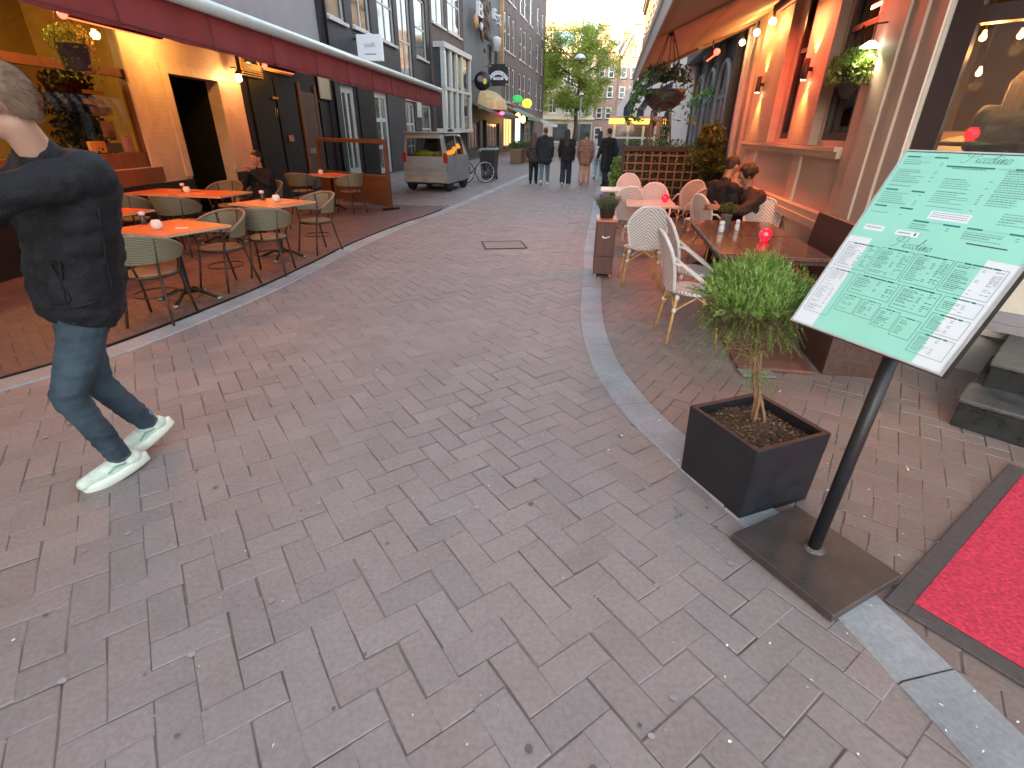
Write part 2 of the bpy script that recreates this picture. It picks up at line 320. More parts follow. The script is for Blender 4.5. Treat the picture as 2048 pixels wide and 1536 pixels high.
def paving(name,ok,bounds,ang,bw,cols,seed,lift=0.0,wob=0.0022,m=None,ymax_detail=14.0):
    """2:1 clay pavers laid in herringbone, every brick its own chamfered top, tilt and tint"""
    rnd=random.Random(seed); mb=MB(); ca,sa=cos(ang),sin(ang); x0,x1,y0,y1=bounds
    cs=[(ca*x+sa*y,-sa*x+ca*y) for x in (x0,x1) for y in (y0,y1)]
    a0=int(min(c[0] for c in cs)/bw)-3; a1=int(max(c[0] for c in cs)/bw)+3; b0=int(min(c[1] for c in cs)/bw)-3; b1=int(max(c[1] for c in cs)/bw)+3
    for a in range(a0,a1):
        for b in range(b0,b1):
            k=(a-b)%4
            if k==0: u0,u1,v0,v1=a,a+2,b,b+1
            elif k==3: u0,u1,v0,v1=a,a+1,b,b+2
            else: continue
            cu,cv=(u0+u1)/2*bw,(v0+v1)/2*bw; X=ca*cu-sa*cv; Y=sa*cu+ca*cv
            if X<x0 or X>x1 or Y<y0 or Y>y1 or not ok(X,Y): continue
            wx,wy=0.028*mnoise.noise(Vector((X*0.7,Y*0.7,seed+3))),0.028*mnoise.noise(Vector((X*0.7+9,Y*0.7,seed+3))); X+=wx; Y+=wy; j=rnd.uniform(0.0004,0.0022); hu,hv=(u1-u0)/2*bw-j,(v1-v0)/2*bw-j; ch=rnd.uniform(0.002,0.0045)
            rz=rnd.gauss(0,0.013)+0.02*mnoise.noise(Vector((X*0.9,Y*0.9,seed+8))); tx,ty=max(-0.011,min(0.011,rnd.gauss(0,0.006))),max(-0.011,min(0.011,rnd.gauss(0,0.006))); h=lift+rnd.gauss(0,wob)
            h=max(h,lift-0.0016)
            c_=cos(ang+rz); s_=sin(ang+rz); vs=[]
            ou,ov=rnd.gauss(0,0.0018),rnd.gauss(0,0.0018)
            for (e,z) in ((0,-0.016),(0,-ch*0.9),(ch,0)):
                for (p,q) in ((-hu+e,-hv+e),(hu-e,-hv+e),(hu-e,hv-e),(-hu+e,hv-e)):
                    p+=ou;q+=ov; p+=rnd.gauss(0,0.0006); q+=rnd.gauss(0,0.0006); vs.append((X+c_*p-s_*q,Y+s_*p+c_*q,h+z+p*tx+q*ty))
            if Y<ymax_detail: fs=[(8,9,10,11)]+[(i,(i+1)%4,4+(i+1)%4,4+i) for i in range(4)]+[(4+i,4+(i+1)%4,8+(i+1)%4,8+i) for i in range(4)]
            else: fs=[(8,9,10,11)]+[(4+i,4+(i+1)%4,8+(i+1)%4,8+i) for i in range(4)]
            t=rnd.random(); n=mnoise.noise(Vector((X*0.35,Y*0.35,seed)))*0.5+0.5; t=min(1,max(0,0.36*t+0.64*n)); i=int(t*(len(cols)-1.001)); f_=t*(len(cols)-1)-i; g_=rnd.uniform(0.93,1.07)
            mb.col=tuple((cols[i][q]*(1-f_)+cols[i+1][q]*f_)*g_ for q in range(3))
            mb.add(vs,fs)
    return mb.build(name,m or attrmat('clay_paver',0.62,0.25,140,0.16,0.5),kind='structure')
ROAD=[(0.245,0.205,0.192),(0.258,0.214,0.200),(0.252,0.217,0.206),(0.272,0.221,0.204),(0.266,0.229,0.216)]
paving('road',lambda X,Y: xat(SKL,Y)<X<xat(SKR,Y),(-9,8,-0.5,40),rad(35),0.122,ROAD,3,0.0,0.0013)
TR=[(0.205,0.150,0.130),(0.235,0.165,0.142),(0.225,0.178,0.155),(0.255,0.175,0.150)]
paving('pavement_right',lambda X,Y: X>xat(SKR,Y) and X<2.35+0.1727*Y+1.4*(Y<4.6),(0.5,8,-0.5,16),rad(9.8+45),0.106,TR,5,0.0,0.0013)
TL=[(0.118,0.078,0.076),(0.128,0.084,0.081),(0.138,0.090,0.087)]
paving('pavement_left',lambda X,Y: X<xat(SKL,Y) and X>-6.1 and Y<13.0,(-6.2,0,-0.5,13.0),rad(1+45),0.100,TL,6,0.0,0.0008)
SG=[(0.17,0.15,0.15),(0.21,0.19,0.185),(0.24,0.21,0.20)]
paving('pavement_far',lambda X,Y: X<xat(SKL,Y) and X>-6.1+0.19*max(0,Y-17),(-6.2,4,13.0,40),rad(50),0.105,SG,8)
# far road sheet
fr=MB(); fr.add([(-6,39,-0.006),(14,39,-0.006),(30,130,-0.006),(-30,130,-0.006)],[(0,1,2,3)])
fr.build('road_far',brickmat('far_paving',(0.21,0.17,0.165),(0.25,0.205,0.19),(0.12,0.10,0.09),0.21,0.105,0.008,0.8,'XY',0.2),kind='structure')
def kerb(name,S,wd,top,m,ymin,ymax,bl=1.0):
    """row of granite kerb stones following the curve, with open joints between stones"""
    mb=MB(); S=[p for p in S if ymin-0.3<=p.y<=ymax]
    if S[0].y>S[-1].y: S=S[::-1]
    cum=[0]
    for a,b in zip(S,S[1:]): cum.append(cum[-1]+(b-a).length)
    def at(d):
        for i in range(len(S)-1):
            if d<=cum[i+1]: 
                t=(d-cum[i])/(cum[i+1]-cum[i]); return S[i].lerp(S[i+1],t),(S[i+1]-S[i]).normalized()
        return S[-1],(S[-1]-S[-2]).normalized()
    d=0; rnd=random.Random(len(S))
    while d<cum[-1]-0.05:
        L=min(bl*rnd.uniform(0.85,1.1),cum[-1]-d); n=max(2,int(L/0.14)); rows=[]
        dz=rnd.gauss(0,0.002); g_=rnd.uniform(0.86,1.1)
        for k in range(n+1):
            p,t=at(d+0.004+(L-0.008)*k/n); nn=Vector((t.y,-t.x)); rows.append((p,nn))
        mb.col=(0.30*g_,0.318*g_,0.332*g_)
        prof=[(-wd/2,-0.03),(-wd/2,top-0.010),(-wd/2+0.010,top),(wd/2-0.010,top),(wd/2,top-0.010),(wd/2,-0.03)]
        vs=[(p.x+nn.x*o,p.y+nn.y*o,z+dz) for p,nn in rows for o,z in prof]; fs=[]
        for k in range(n):
            for i in range(5): fs.append((k*6+i,(k+1)*6+i,(k+1)*6+i+1,k*6+i+1))
        fs.append((0,1,2,3,4,5)); fs.append(tuple(n*6+i for i in (5,4,3,2,1,0)))
        mb.add(vs,fs); d+=L
    return mb.build(name,m,kind='structure')
GR=attrmat('kerb_granite',0.62,0.25,260,0.28,0.45)
kerb('kerb_right',SKR,0.235,0.012,GR,-0.6,40)
kerb('kerb_left',SKL,0.23,0.012,GR,-0.6,40)
# slim dark steel edging that closes the left terrace paving
eb=MB(); pts=[p for p in SKL if 1.0<p.y<12.6]
for a,b in zip(pts,pts[1:]):
    t=(b-a).normalized(); n=Vector((-t.y,t.x))*0.128; eb.bar((a.x+n.x,a.y+n.y,0.009),(b.x+n.x,b.y+n.y,0.009),0.012,0.03)
eb.build('kerb_edging',mat('edging_steel',(0.03,0.03,0.035),0.5,metal=0.6),kind='structure')
# inspection cover in the road
cv=thing('inspection_cover','rectangular metal inspection cover set flush in the street paving','cover',(-0.16,8.3,0.004),rad(9))
b_=MB(); b_.box(-0.34,0.34,-0.30,-0.275,0,0.008); b_.box(-0.34,0.34,0.275,0.30,0,0.008); b_.box(-0.34,-0.315,-0.275,0.275,0,0.008); b_.box(0.315,0.34,-0.275,0.275,0,0.008)
b_.build('frame',mat('cover_iron',(0.05,0.05,0.05),0.6,metal=0.5),cv)
b_=MB(); b_.box(-0.31,0.31,-0.27,0.27,0,0.004); b_.build('lid',mat('lid_infill',(0.255,0.215,0.20),0.8,0.2,30),cv)
# litter: petals and specks
lt=MB(); rnd=random.Random(21)
for i in range(240):
    Y=0.7+rnd.random()**1.6*9; X=rnd.uniform(-3,3.0)*min(1,(Y+1.2)/3.5)
    if rnd.random()<0.5: X=xat(SKR,max(0.4,Y))+rnd.uniform(-0.5,1.0)
    if X<xat(SKL,Y) or X>2.2+0.17*Y: continue
    z=0.010+(0.008 if abs(X-xat(SKR,Y))<0.13 else 0); sz=rnd.uniform(0.003,0.008); a=rnd.uniform(0,PI); e=rnd.uniform(0.3,1)
    vs=[]
    for k in range(5):
        t=2*PI*k/5; px,py=sz*cos(t),sz*e*sin(t); vs.append((X+px*cos(a)-py*sin(a),Y+px*sin(a)+py*cos(a),z+rnd.uniform(0,0.004)))
    lt.col=rnd.choice([(0.75,0.73,0.66),(0.6,0.55,0.42),(0.8,0.8,0.8),(0.45,0.33,0.2)]); lt.add(vs,[(0,1,2,3,4)])
for i in range(150):
    Y=0.6+rnd.random()**1.4*8; X=rnd.uniform(-3,1.2)*min(1,(Y+1.2)/3.5)
    if X<xat(SKL,Y)+0.2 or X>xat(SKR,Y)-0.2: continue
    r_=rnd.uniform(0.006,0.014); g_=rnd.choice([0.30,0.34,0.16,0.12]); lt.col=(g_,g_*0.93,g_*0.9); lt.add([(X+r_*cos(2*PI*k/9)*rnd.uniform(0.8,1.1),Y+r_*sin(2*PI*k/9)*rnd.uniform(0.8,1.1),0.0062) for k in range(9)],[tuple(range(9))])
lt.build('litter',attrmat('petal',0.8,0,1,0.0),kind='stuff',label='pale petals, crumbs, gum spots and paper specks scattered over the paving')
for (X,Y,a,lab) in ((1.93,1.73,0.3,'cigarette butt on the paving beside the menu stand base plate'),(2.18,2.28,1.2,'cigarette butt lying on the bricks midway between menu stand and black steps'),(1.9,3.2,0.7,'cigarette butt on the bricks behind the square planter'),(2.28,1.62,2.2,'cigarette butt lying on the red carpet')):
    t_=thing('cigarette_butt',lab,'cigarette butt',(X,Y,0.011 if 'carpet' not in lab else 0.021),a)
    m_=MB(); m_.tube([(0,0,0),(0.018,0,0)],0.004,7); m_.build('paper',mat('cig_paper',(0.75,0.73,0.68),0.8),t_)
    m_=MB(); m_.tube([(0.018,0,0),(0.038,0.002,0)],0.0041,7); m_.build('filter',mat('cig_filter',(0.65,0.38,0.16),0.8),t_)
# weeds in the joints
wd_=MB(); rnd=random.Random(5)
for (cx,cy) in ((1.62,1.98),(1.66,2.1),(1.52,2.2),(0.72,3.45),(0.82,1.9),(1.95,2.5),(2.55,3.1)):
    for k in range(14):
        a=rnd.uniform(0,2*PI); x=cx+rnd.gauss(0,0.018); y=cy+rnd.gauss(0,0.03); h=rnd.uniform(0.008,0.03); d=Vector((cos(a),sin(a),0))*h*0.8; n=Vector((-sin(a),cos(a),0))*0.002
        g_=rnd.uniform(0.7,1.2); wd_.col=(0.08*g_,0.20*g_,0.03*g_); p=Vector((x,y,0.0)); wd_.add([p-n,p+n,p+d+Vector((0,0,h))],[(0,1,2)])
wd_.build('weeds',leafmat('weed'),kind='stuff',label='tiny green weeds growing in the brick joints')
# ================= NEAR OBJECTS (right) =================
def rot2(a): return Matrix.Rotation(a,4,'Z')
BLK=mat('black_powder_coat',(0.012,0.013,0.017),0.45,0.2,20,0.12,220)
# --- square planter
PL=thing('square_planter','dark square planter box with chipped brown rim holding the bushy green shrub','planter',(1.21,2.15,0.0),rad(21.5))
m_=MB(); hw=0.225; hb=0.215; t_=0.022; H_=0.40
def frus(m,h0,h1,z0,z1,inner=False):
    vs=[(-h0,-h0,z0),(h0,-h0,z0),(h0,h0,z0),(-h0,h0,z0),(-h1,-h1,z1),(h1,-h1,z1),(h1,h1,z1),(-h1,h1,z1)]
    fs=[(0,1,5,4),(1,2,6,5),(2,3,7,6),(3,0,4,7)]
    if inner: fs=[f[::-1] for f in fs]
    m.add(vs,fs)
frus(m_,hb,hw,0.004,H_-0.004); frus(m_,hb-t_,hw-t_-0.004,0.03,H_-0.004,True)
m_.add([(-hb,-hb,0.004),(hb,-hb,0.004),(hb,hb,0.004),(-hb,hb,0.004)],[(3,2,1,0)])
frus(m_,hw,hw-0.003,H_-0.004,H_)
m_.build('box',mat('planter_fibre_clay',(0.012,0.013,0.018),0.5,0.3,9,0.25,160,dirt=0.2),PL)
m_=MB()
o_,i_=hw-0.003,hw-t_-0.004
vs=[(-o_,-o_,H_),(o_,-o_,H_),(o_,o_,H_),(-o_,o_,H_),(-i_,-i_,H_-0.004),(i_,-i_,H_-0.004),(i_,i_,H_-0.004),(-i_,i_,H_-0.004)]
m_.add(vs,[(0,1,5,4),(1,2,6,5),(2,3,7,6),(3,0,4,7)])
m_.build('rim',mat('planter_rim',(0.055,0.028,0.026),0.55,0.4,14,0.2,120),PL)
m_=MB(); n=44; rnd=random.Random(2); vs=[];fs=[]
for i in range(n+1):
    for j in range(n+1):
        x=(i/n*2-1)*0.205; y=(j/n*2-1)*0.205; z=0.345+0.022*mnoise.noise(Vector((x*9,y*9,0)))+0.012*mnoise.noise(Vector((x*45,y*45,1)))+0.03*math.exp(-(x*x+y*y)/0.004)
        vs.append((x,y,z))
for i in range(n):
    for j in range(n): fs.append((i*(n+1)+j,(i+1)*(n+1)+j,(i+1)*(n+1)+j+1,i*(n+1)+j+1))
m_.col=(0.10,0.055,0.033); m_.add(vs,fs,True)
for k in range(900):
    x,y=rnd.uniform(-0.195,0.195),rnd.uniform(-0.195,0.195); z=0.35+0.022*mnoise.noise(Vector((x*9,y*9,0)))+0.03*math.exp(-(x*x+y*y)/0.004)+rnd.uniform(-0.002,0.008)
    s_=rnd.uniform(0.003,0.010); a=rnd.uniform(0,PI); b=rnd.uniform(0.25,1); g_=rnd.uniform(0.5,1.5); m_.col=(0.12*g_,0.068*g_,0.04*g_) if rnd.random()<0.8 else (0.30,0.19,0.10)
    d=Vector((cos(a),sin(a),rnd.uniform(-0.4,0.4)))*s_; e=Vector((-sin(a),cos(a),rnd.uniform(-0.3,0.3)))*s_*b; p=Vector((x,y,z)); u=Vector((0,0,s_*0.6))
    m_.add([p-d-e,p+d-e*0.7,p+d*0.8+e,p-d*0.6+e,p+u],[(0,1,4),(1,2,4),(2,3,4),(3,0,4)])
m_.build('soil',attrmat('potting_soil',0.95,0.5,60,0.3),PL)
# --- shrub standing in the planter: feathery green mop on bare twisted stems
SH=thing('shrub','feathery green mop-headed shrub on thin bare stems growing from the dark square planter','shrub',(1.22,2.17,0.35),0)
tb=MB(); rnd=random.Random(11); top=Vector((-0.125,0.05,0.50))
for k in range(5):
    a=rnd.uniform(0,2*PI); o=Vector((cos(a),sin(a),0))*0.016; pts=[]
    for i in range(9):
        t=i/8; pts.append(Vector((top.x*t*t,top.y*t*t,t*top.z))+o*(1+0.9*sin(t*7+k))+Vector((0.01*sin(5*t+k),0.008*cos(6*t+k),0)))
    tb.tube(pts,[0.0085*(1-0.45*i/8) for i in range(9)],7)
branch=[]
for k in range(60):
    a=rnd.uniform(0,2*PI); el=rnd.uniform(-0.25,1.35); L=rnd.uniform(0.10,0.20)
    s0=Vector((top.x*0.6,top.y*0.6,top.z*rnd.uniform(0.70,1.0))); d=Vector((cos(a)*cos(el),sin(a)*cos(el),sin(el)))
    e=s0+Vector((top.x*0.4,top.y*0.4,0))+d*L*Vector((1,1,0.8)).length/1.6; mid=s0.lerp(e,0.5)+Vector((rnd.gauss(0,0.015),rnd.gauss(0,0.015),rnd.gauss(0.0,0.01)))
    tb.tube([s0,mid,e],[0.004,0.003,0.0015],5); branch.append((mid,e,d))
tb.build('trunk',mat('bare_stem',(0.22,0.13,0.07),0.8,0.3,40,0.4,200),SH)
fo=MB()
def frond(m,p,d,L,rnd,droop,tint,lw=0.0017,ll=0.020,nl=13):
    """a thin curved twig with fine needle leaves on all sides"""
    p=Vector(p); d=Vector(d).normalized(); pts=[p.copy()]; n=6
    for i in range(n): d=(d+Vector((rnd.gauss(0,0.10),rnd.gauss(0,0.10),droop*0.14))).normalized(); p=p+d*(L/n); pts.append(p.copy())
    s=d.orthogonal().normalized(); g_=rnd.uniform(0.75,1.15); m.col=(tint[0]*g_*1.1,tint[1]*g_*0.95,tint[2]*g_)
    for i in range(n):
        q0,q1=pts[i],pts[i+1]; m.add([q0-s*0.0009,q0+s*0.0009,q1+s*0.0007,q1-s*0.0007],[(0,1,2,3)])
    for k in range(nl):
        t=(k+rnd.random())/nl*n; i=min(n-1,int(t)); q=pts[i].lerp(pts[i+1],t-i); dd=(pts[i+1]-pts[i]).normalized()
        r_=Vector((rnd.gauss(0,1),rnd.gauss(0,1),rnd.gauss(0,1))); r_=(r_-dd*r_.dot(dd)); r_=r_.normalized() if r_.length>1e-3 else s
        ld=(dd*0.85+r_*0.75).normalized(); sd=ld.cross(r_).normalized()*lw; l_=ll*rnd.uniform(0.6,1.15)
        g2=g_*rnd.uniform(0.7,1.3); m.col=(tint[0]*g2,tint[1]*g2,tint[2]*g2)
        m.add([q-sd*0.6,q+sd*0.6,q+ld*l_*0.55+sd,q+ld*l_,q+ld*l_*0.55-sd],[(0,1,2,3,4)])
cen=Vector((top.x-0.005,top.y+0.0,top.z+0.10))
for k in range(2900):
    a=rnd.uniform(0,2*PI); u=rnd.uniform(-0.62,1); rr=rnd.random()**0.33
    st=math.sqrt(1-u*u); q=cen+Vector((0.190*st*cos(a)*rr,0.190*st*sin(a)*rr,(0.130 if u>0 else 0.105)*u*rr))
    q+=Vector((mnoise.noise(q*9),mnoise.noise(q*9+Vector((3,0,0))),mnoise.noise(q*9+Vector((0,5,0)))))*0.055
    if u<-0.15 and rnd.random()<0.45: continue
    out=(q-cen).normalized() if (q-cen).length>1e-3 else Vector((0,0,1))
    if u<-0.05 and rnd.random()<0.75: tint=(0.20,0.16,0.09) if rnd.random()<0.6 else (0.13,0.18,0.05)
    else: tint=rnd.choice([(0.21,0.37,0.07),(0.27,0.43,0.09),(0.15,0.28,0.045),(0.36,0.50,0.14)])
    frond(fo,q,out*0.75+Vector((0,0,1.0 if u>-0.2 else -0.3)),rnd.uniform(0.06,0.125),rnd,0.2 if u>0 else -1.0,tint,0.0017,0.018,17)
for k in range(36):   # stray hanging sprigs
    a=rnd.choice([rnd.uniform(2.2,4.2),rnd.uniform(0,2*PI)]); s0=top+Vector((0.10*cos(a),0.10*sin(a),rnd.uniform(-0.05,0.05))); frond(fo,s0,(cos(a),sin(a),rnd.uniform(-0.6,0.1)),rnd.uniform(0.12,0.24),rnd,-1.5,(0.22,0.36,0.07),0.0016,0.016,20)
for k in range(30):
    t=rnd.uniform(0.40,0.80); a=rnd.uniform(0,2*PI); s0=Vector((top.x*t*t,top.y*t*t,t*top.z))+Vector((cos(a),sin(a),0))*0.012; frond(fo,s0,(cos(a),sin(a),0.2),rnd.uniform(0.05,0.10),rnd,-2.2,(0.17,0.27,0.06),0.0015,0.016,14)
fo.build('crown',leafmat('shrub_leaf',0.5,0.25),SH)
# --- menu stand
MS=thing('menu_stand','black lectern style stand with mint green Italian menu board on a rusty steel base plate','menu stand',(1.30,1.62,0),rad(-0.0))
MSl=Vector((1.30,1.62,0)); pa=math.atan2(-0.41,0.21)
m_=MB(); m_.box(-0.24,0.24,-0.22,0.22,0.006,0.045,bev=0.004); 
bp_=m_.build('base_plate',mat('rusty_steel',(0.045,0.040,0.040),0.45,0.5,5,0.35,70,metal=0.2,c2=(0.105,0.078,0.070),dirt=0.6),MS,loc=(0,0,0),rz=pa)
m_=MB(); m_.lathe([(0.045,0.045),(0.044,0.049),(0.031,0.052),(0.029,0.056)],20); m_.build('weld_collar',mat('weld',(0.14,0.12,0.11),0.6,0.4,60,0.5,120,metal=0.5),MS,loc=(0.018,0.03,0))
m_=MB(); m_.tube([(0.018,0.03,0.048),(0.052,0.035,1.10)],0.0255,24); m_.build('post',BLK,MS)
BL=Vector((1.09,1.89,1.0))-MSl; BRv=Vector((1.30,1.39,1.0))-MSl; ux=(BRv-BL).normalized(); back=Vector((-ux.y,ux.x,0)).normalized()
up=(back*0.36+Vector((0,0,0.60))).normalized(); nrm=ux.cross(up).normalized(); BW,BH=(BRv-BL).length,0.705
BM=Matrix((( ux.x,up.x,nrm.x,BL.x),(ux.y,up.y,nrm.y,BL.y),(ux.z,up.z,nrm.z,BL.z),(0,0,0,1)))   # local x right, y up the board, z out of it
def bmb(): m=MB(); m.M=BM; return m
m_=bmb(); m_.box(0.006,BW-0.004,0.004,BH-0.004,-0.052,-0.006); m_.build('casing',BLK,MS)
m_=bmb(); m_.box(0,BW,0,0.006,-0.012,0.0035); m_.box(0,0.004,0.006,BH,-0.012,0.003); m_.box(BW-0.004,BW,0.006,BH,-0.012,0.003); m_.box(0.004,BW-0.004,BH-0.005,BH,-0.012,0.003)
m_.build('edge_trim',mat('alu_trim',(0.62,0.62,0.60),0.35,0.05,20,metal=0.6),MS)
m_=bmb(); m_.box(BW/2-0.07,BW/2+0.07,0.02,0.20,-0.075,-0.052); m_.build('bracket',BLK,MS)
MINT=mat('mint_print',(0.29,0.67,0.545),0.38,0.03,4,0.05,7,coat=0.3); WHT=mat('white_print',(0.68,0.74,0.78),0.42,0.02,4,coat=0.15)
TEAL=mat('teal_ink',(0.02,0.20,0.19),0.5,0.1); INK=mat('grey_ink',(0.13,0.30,0.26),0.5,0.1); DK=mat('dark_ink',(0.05,0.10,0.10),0.5,0.1); PALE=mat('pale_teal',(0.28,0.58,0.56),0.5,0.05); GRW=mat('grey_ink_on_white',(0.34,0.36,0.42),0.5,0.1)
W_,Hh=BW-0.01,BH-0.01; x0_=0.005; y0_=0.005
sheet=bmb(); m_=sheet; m_.mi=0; m_.box(x0_,x0_+W_,0.368,Hh+0.003,-0.005,0.0); m_.box(x0_+0.085,x0_+W_-0.085,y0_,0.368,-0.005,-0.0003)
m_.mi=1; m_.box(x0_,x0_+0.085,y0_,0.368,-0.005,-0.0003); m_.box(x0_+W_-0.085,x0_+W_,y0_,0.368,-0.005,-0.0003)
m_.box(0.215,0.335,0.468,0.497,0,0.0006); m_.box(0.035,0.105,0.398,0.419,0,0.0006); m_.box(0.150,0.225,0.398,0.416,0,0.0006)
tk=bmb(); ik=bmb(); dk=bmb(); pk=bmb(); gw=bmb(); rnd=random.Random(9)
TZ=0.0009
def R_(m,x0,x1,y0,y1):
    if y1<0.396: y0,y1=y0*0.93,y1*0.93
    m.add([(x0,y0,TZ),(x1,y0,TZ),(x1,y1,TZ),(x0,y1,TZ)],[(0,1,2,3)])
def onwhite(x,y): return y<0.393 and (x<x0_+0.083 or x>x0_+W_-0.083)
def header(x0,x1,y,gap=0.35,h=0.0055):
    c=(x0+x1)/2; g2=(x1-x0)*gap/2
    R_(tk,x0,c-g2,y,y+h); R_(tk,c+g2,x1,y,y+h); x=c-g2+0.004
    while x<c+g2-0.006:
        wd=0.0035; R_(dk if y<0.40 else pk,x,x+wd,y,y+h); x+=wd+0.0018
def lines(x0,x1,y1,y0,step=0.0075,dens=0.85):
    y=y1
    while y>y0:
        if rnd.random()<dens:
            bold=rnd.random()<0.35; xx=x0; end=x0+(x1-x0)*rnd.uniform(0.35,0.80)
            while xx<end:
                wl_=rnd.uniform(0.004,0.012); m=gw if onwhite(xx,y) else ik
                R_(m,xx,min(xx+wl_,end),y,y+(0.0030 if bold else 0.0020)); xx+=wl_+0.0018
            if rnd.random()<0.6: m=gw if onwhite(x1,y) else ik; R_(m,x1-0.009,x1,y,y+0.0022)
        y-=step
def frame_(x0,x1,y0,y1,wd=0.0011):
    for q in ((x0,x1,y0,y0+wd),(x0,x1,y1-wd,y1),(x0,x0+wd,y0,y1),(x1-wd,x1,y0,y1)): R_(dk,*q)
# upper sheet (three columns, four short blocks below)
header(0.02,0.155,0.678); lines(0.02,0.150,0.668,0.565); header(0.02,0.155,0.553); lines(0.02,0.15,0.543,0.505); header(0.02,0.155,0.490); lines(0.02,0.13,0.481,0.455,0.007)
header(0.165,0.50,0.650,0.16); lines(0.185,0.325,0.645,0.508); lines(0.345,0.50,0.645,0.530)
header(0.18,0.325,0.452,0.3) ; lines(0.18,0.30,0.442,0.425); header(0.345,0.50,0.452,0.45); lines(0.345,0.49,0.442,0.415); 
lines(0.41,0.52,0.512,0.475,0.0085)
R_(dk,0.37,0.48,0.405,0.409)
for k in range(3):
    y=0.490-0.007*k; xx=0.222
    while xx<0.328: wl_=rnd.uniform(0.004,0.012); R_(gw,xx,min(xx+wl_,0.33),y,y+0.0028); xx+=wl_+0.002
R_(gw,0.042,0.098,0.408,0.412); R_(gw,0.157,0.20,0.405,0.409); R_(dk,0.212,0.218,0.402,0.412)
# lower sheet (ruled boxes)
for (a,b,c,d) in ((0.018,0.135,0.265,0.368),(0.142,0.255,0.262,0.372),(0.262,0.375,0.262,0.372),(0.382,0.522,0.262,0.372),(0.018,0.115,0.062,0.252),(0.125,0.275,0.178,0.252),(0.285,0.405,0.165,0.252),(0.415,0.522,0.198,0.252),(0.415,0.522,0.122,0.188),(0.415,0.522,0.040,0.112),
    (0.125,0.192,0.098,0.166),(0.197,0.262,0.098,0.166),(0.267,0.335,0.085,0.155),(0.340,0.405,0.072,0.145)):
    frame_(a,b,c,d); header(a+0.022,b-0.022,d-0.0035,0.62,0.005)
    lines(a+0.008,a+0.008+(b-a)*0.55,d-0.012,c+0.008,0.0062,0.92)
    if b-a>0.11: lines(b-0.03,b-0.006,d-0.012,c+0.012,0.0062,0.8)
# the cursive name, drawn as pen strokes
def script(m,x,y,s):
    def st(pts,wd=0.0013):
        P=[Vector((x+s*a,y+s*b,TZ+0.0002)) for a,b in pts]; Q=[]
        for i in range(len(P)-1):
            p0=P[max(i-1,0)];p1=P[i];p2=P[i+1];p3=P[min(i+2,len(P)-1)]
            for k in range(5): t=k/5; Q.append(0.5*((2*p1)+(p2-p0)*t+(2*p0-5*p1+4*p2-p3)*t*t+(3*p1-p0-3*p2+p3)*t**3))
        Q.append(P[-1])
        for a,b in zip(Q,Q[1:]):
            d=(b-a); 
            if d.length<1e-6: continue
            d.normalize(); w2=wd*(0.55+0.65*abs(d.y))*s/0.042/2*1.0; n=Vector((-d.y,d.x,0))*w2
            m.add([a-n-d*w2*0.4,a+n-d*w2*0.4,b+n+d*w2*0.4,b-n+d*w2*0.4],[(0,3,2,1)])
    st([(-0.25,0.05),(-0.05,-0.02),(0.18,0.10),(0.42,0.55),(0.60,1.0)]); st([(0.60,1.0),(0.30,0.98),(0.08,0.78),(0.12,0.55),(0.35,0.62)])
    st([(0.42,0.92),(0.75,1.08),(1.0,0.92),(0.92,0.62),(0.62,0.48),(0.45,0.5)])
    def i_(o): st([(o,0.12),(o+0.13,0.42),(o+0.06,0.12),(o+0.10,0.0),(o+0.22,0.12)]); st([(o+0.19,0.58),(o+0.22,0.64)],0.0018)
    def c_(o): st([(o+0.28,0.36),(o+0.20,0.43),(o+0.06,0.30),(o+0.03,0.08),(o+0.12,0.0),(o+0.30,0.12)])
    def o_(o): st([(o+0.25,0.42),(o+0.08,0.34),(o+0.03,0.10),(o+0.14,0.0),(o+0.27,0.12),(o+0.30,0.34),(o+0.22,0.43),(o+0.36,0.36)])
    i_(0.85); c_(1.12); c_(1.42); o_(1.74)
    st([(2.06,0.34),(2.34,0.78),(2.46,1.02),(2.40,1.06),(2.26,0.70),(2.14,0.20),(2.18,0.0),(2.32,0.12)]); i_(2.32)
    st([(2.56,0.12),(2.68,0.42),(2.60,0.0),(2.74,0.34),(2.84,0.42),(2.84,0.24),(2.80,0.04),(2.86,0.0),(2.98,0.12)]); o_(2.96)
script(dk,0.205,0.668,0.040); script(dk,0.170,0.357,0.037)
for q_,mm in enumerate((tk,ik,dk,pk,gw)):
    k_=len(sheet.v); sheet.v.extend(mm.v); sheet.f.extend(tuple(i+k_ for i in f_) for f_ in mm.f); sheet.m.extend([2+q_]*len(mm.f)); sheet.c.extend(mm.c); sheet.sm.extend(mm.sm)
sheet.build('menu_sheet',[MINT,WHT,TEAL,INK,DK,PALE,GRW],MS)
# --- red carpet with dark rubber edge
CP=thing('red_carpet','red carpet mat with dark border lying before the black stone steps','carpet',(1.48,1.41,0.004),rad(35.5))
m_=MB(); L_,Wd=1.62,1.75; bd=0.075
for q in ((0,L_,-bd,0),(0,L_,-Wd,-Wd+bd),(0,bd,-Wd+bd,-bd),(L_-bd,L_,-Wd+bd,-bd)): m_.box(q[0],q[1],q[2],q[3],0,0.011,bev=0.003)
m_.M=None; m_.build('border',mat('carpet_rubber',(0.085,0.072,0.070),0.75,0.25,30,0.4,300),CP)
m_=MB(); rnd=random.Random(3); nx,ny=150,150; vs=[];fs=[]
for i in range(nx+1):
    for j in range(ny+1):
        x=bd+(L_-2*bd)*i/nx; y=-bd-(Wd-2*bd)*j/ny; e=0 if i in(0,nx) or j in (0,ny) else rnd.uniform(0,0.0016); vs.append((x,y,0.0115+e+0.002*mnoise.noise(Vector((x*3,y*3,0)))))
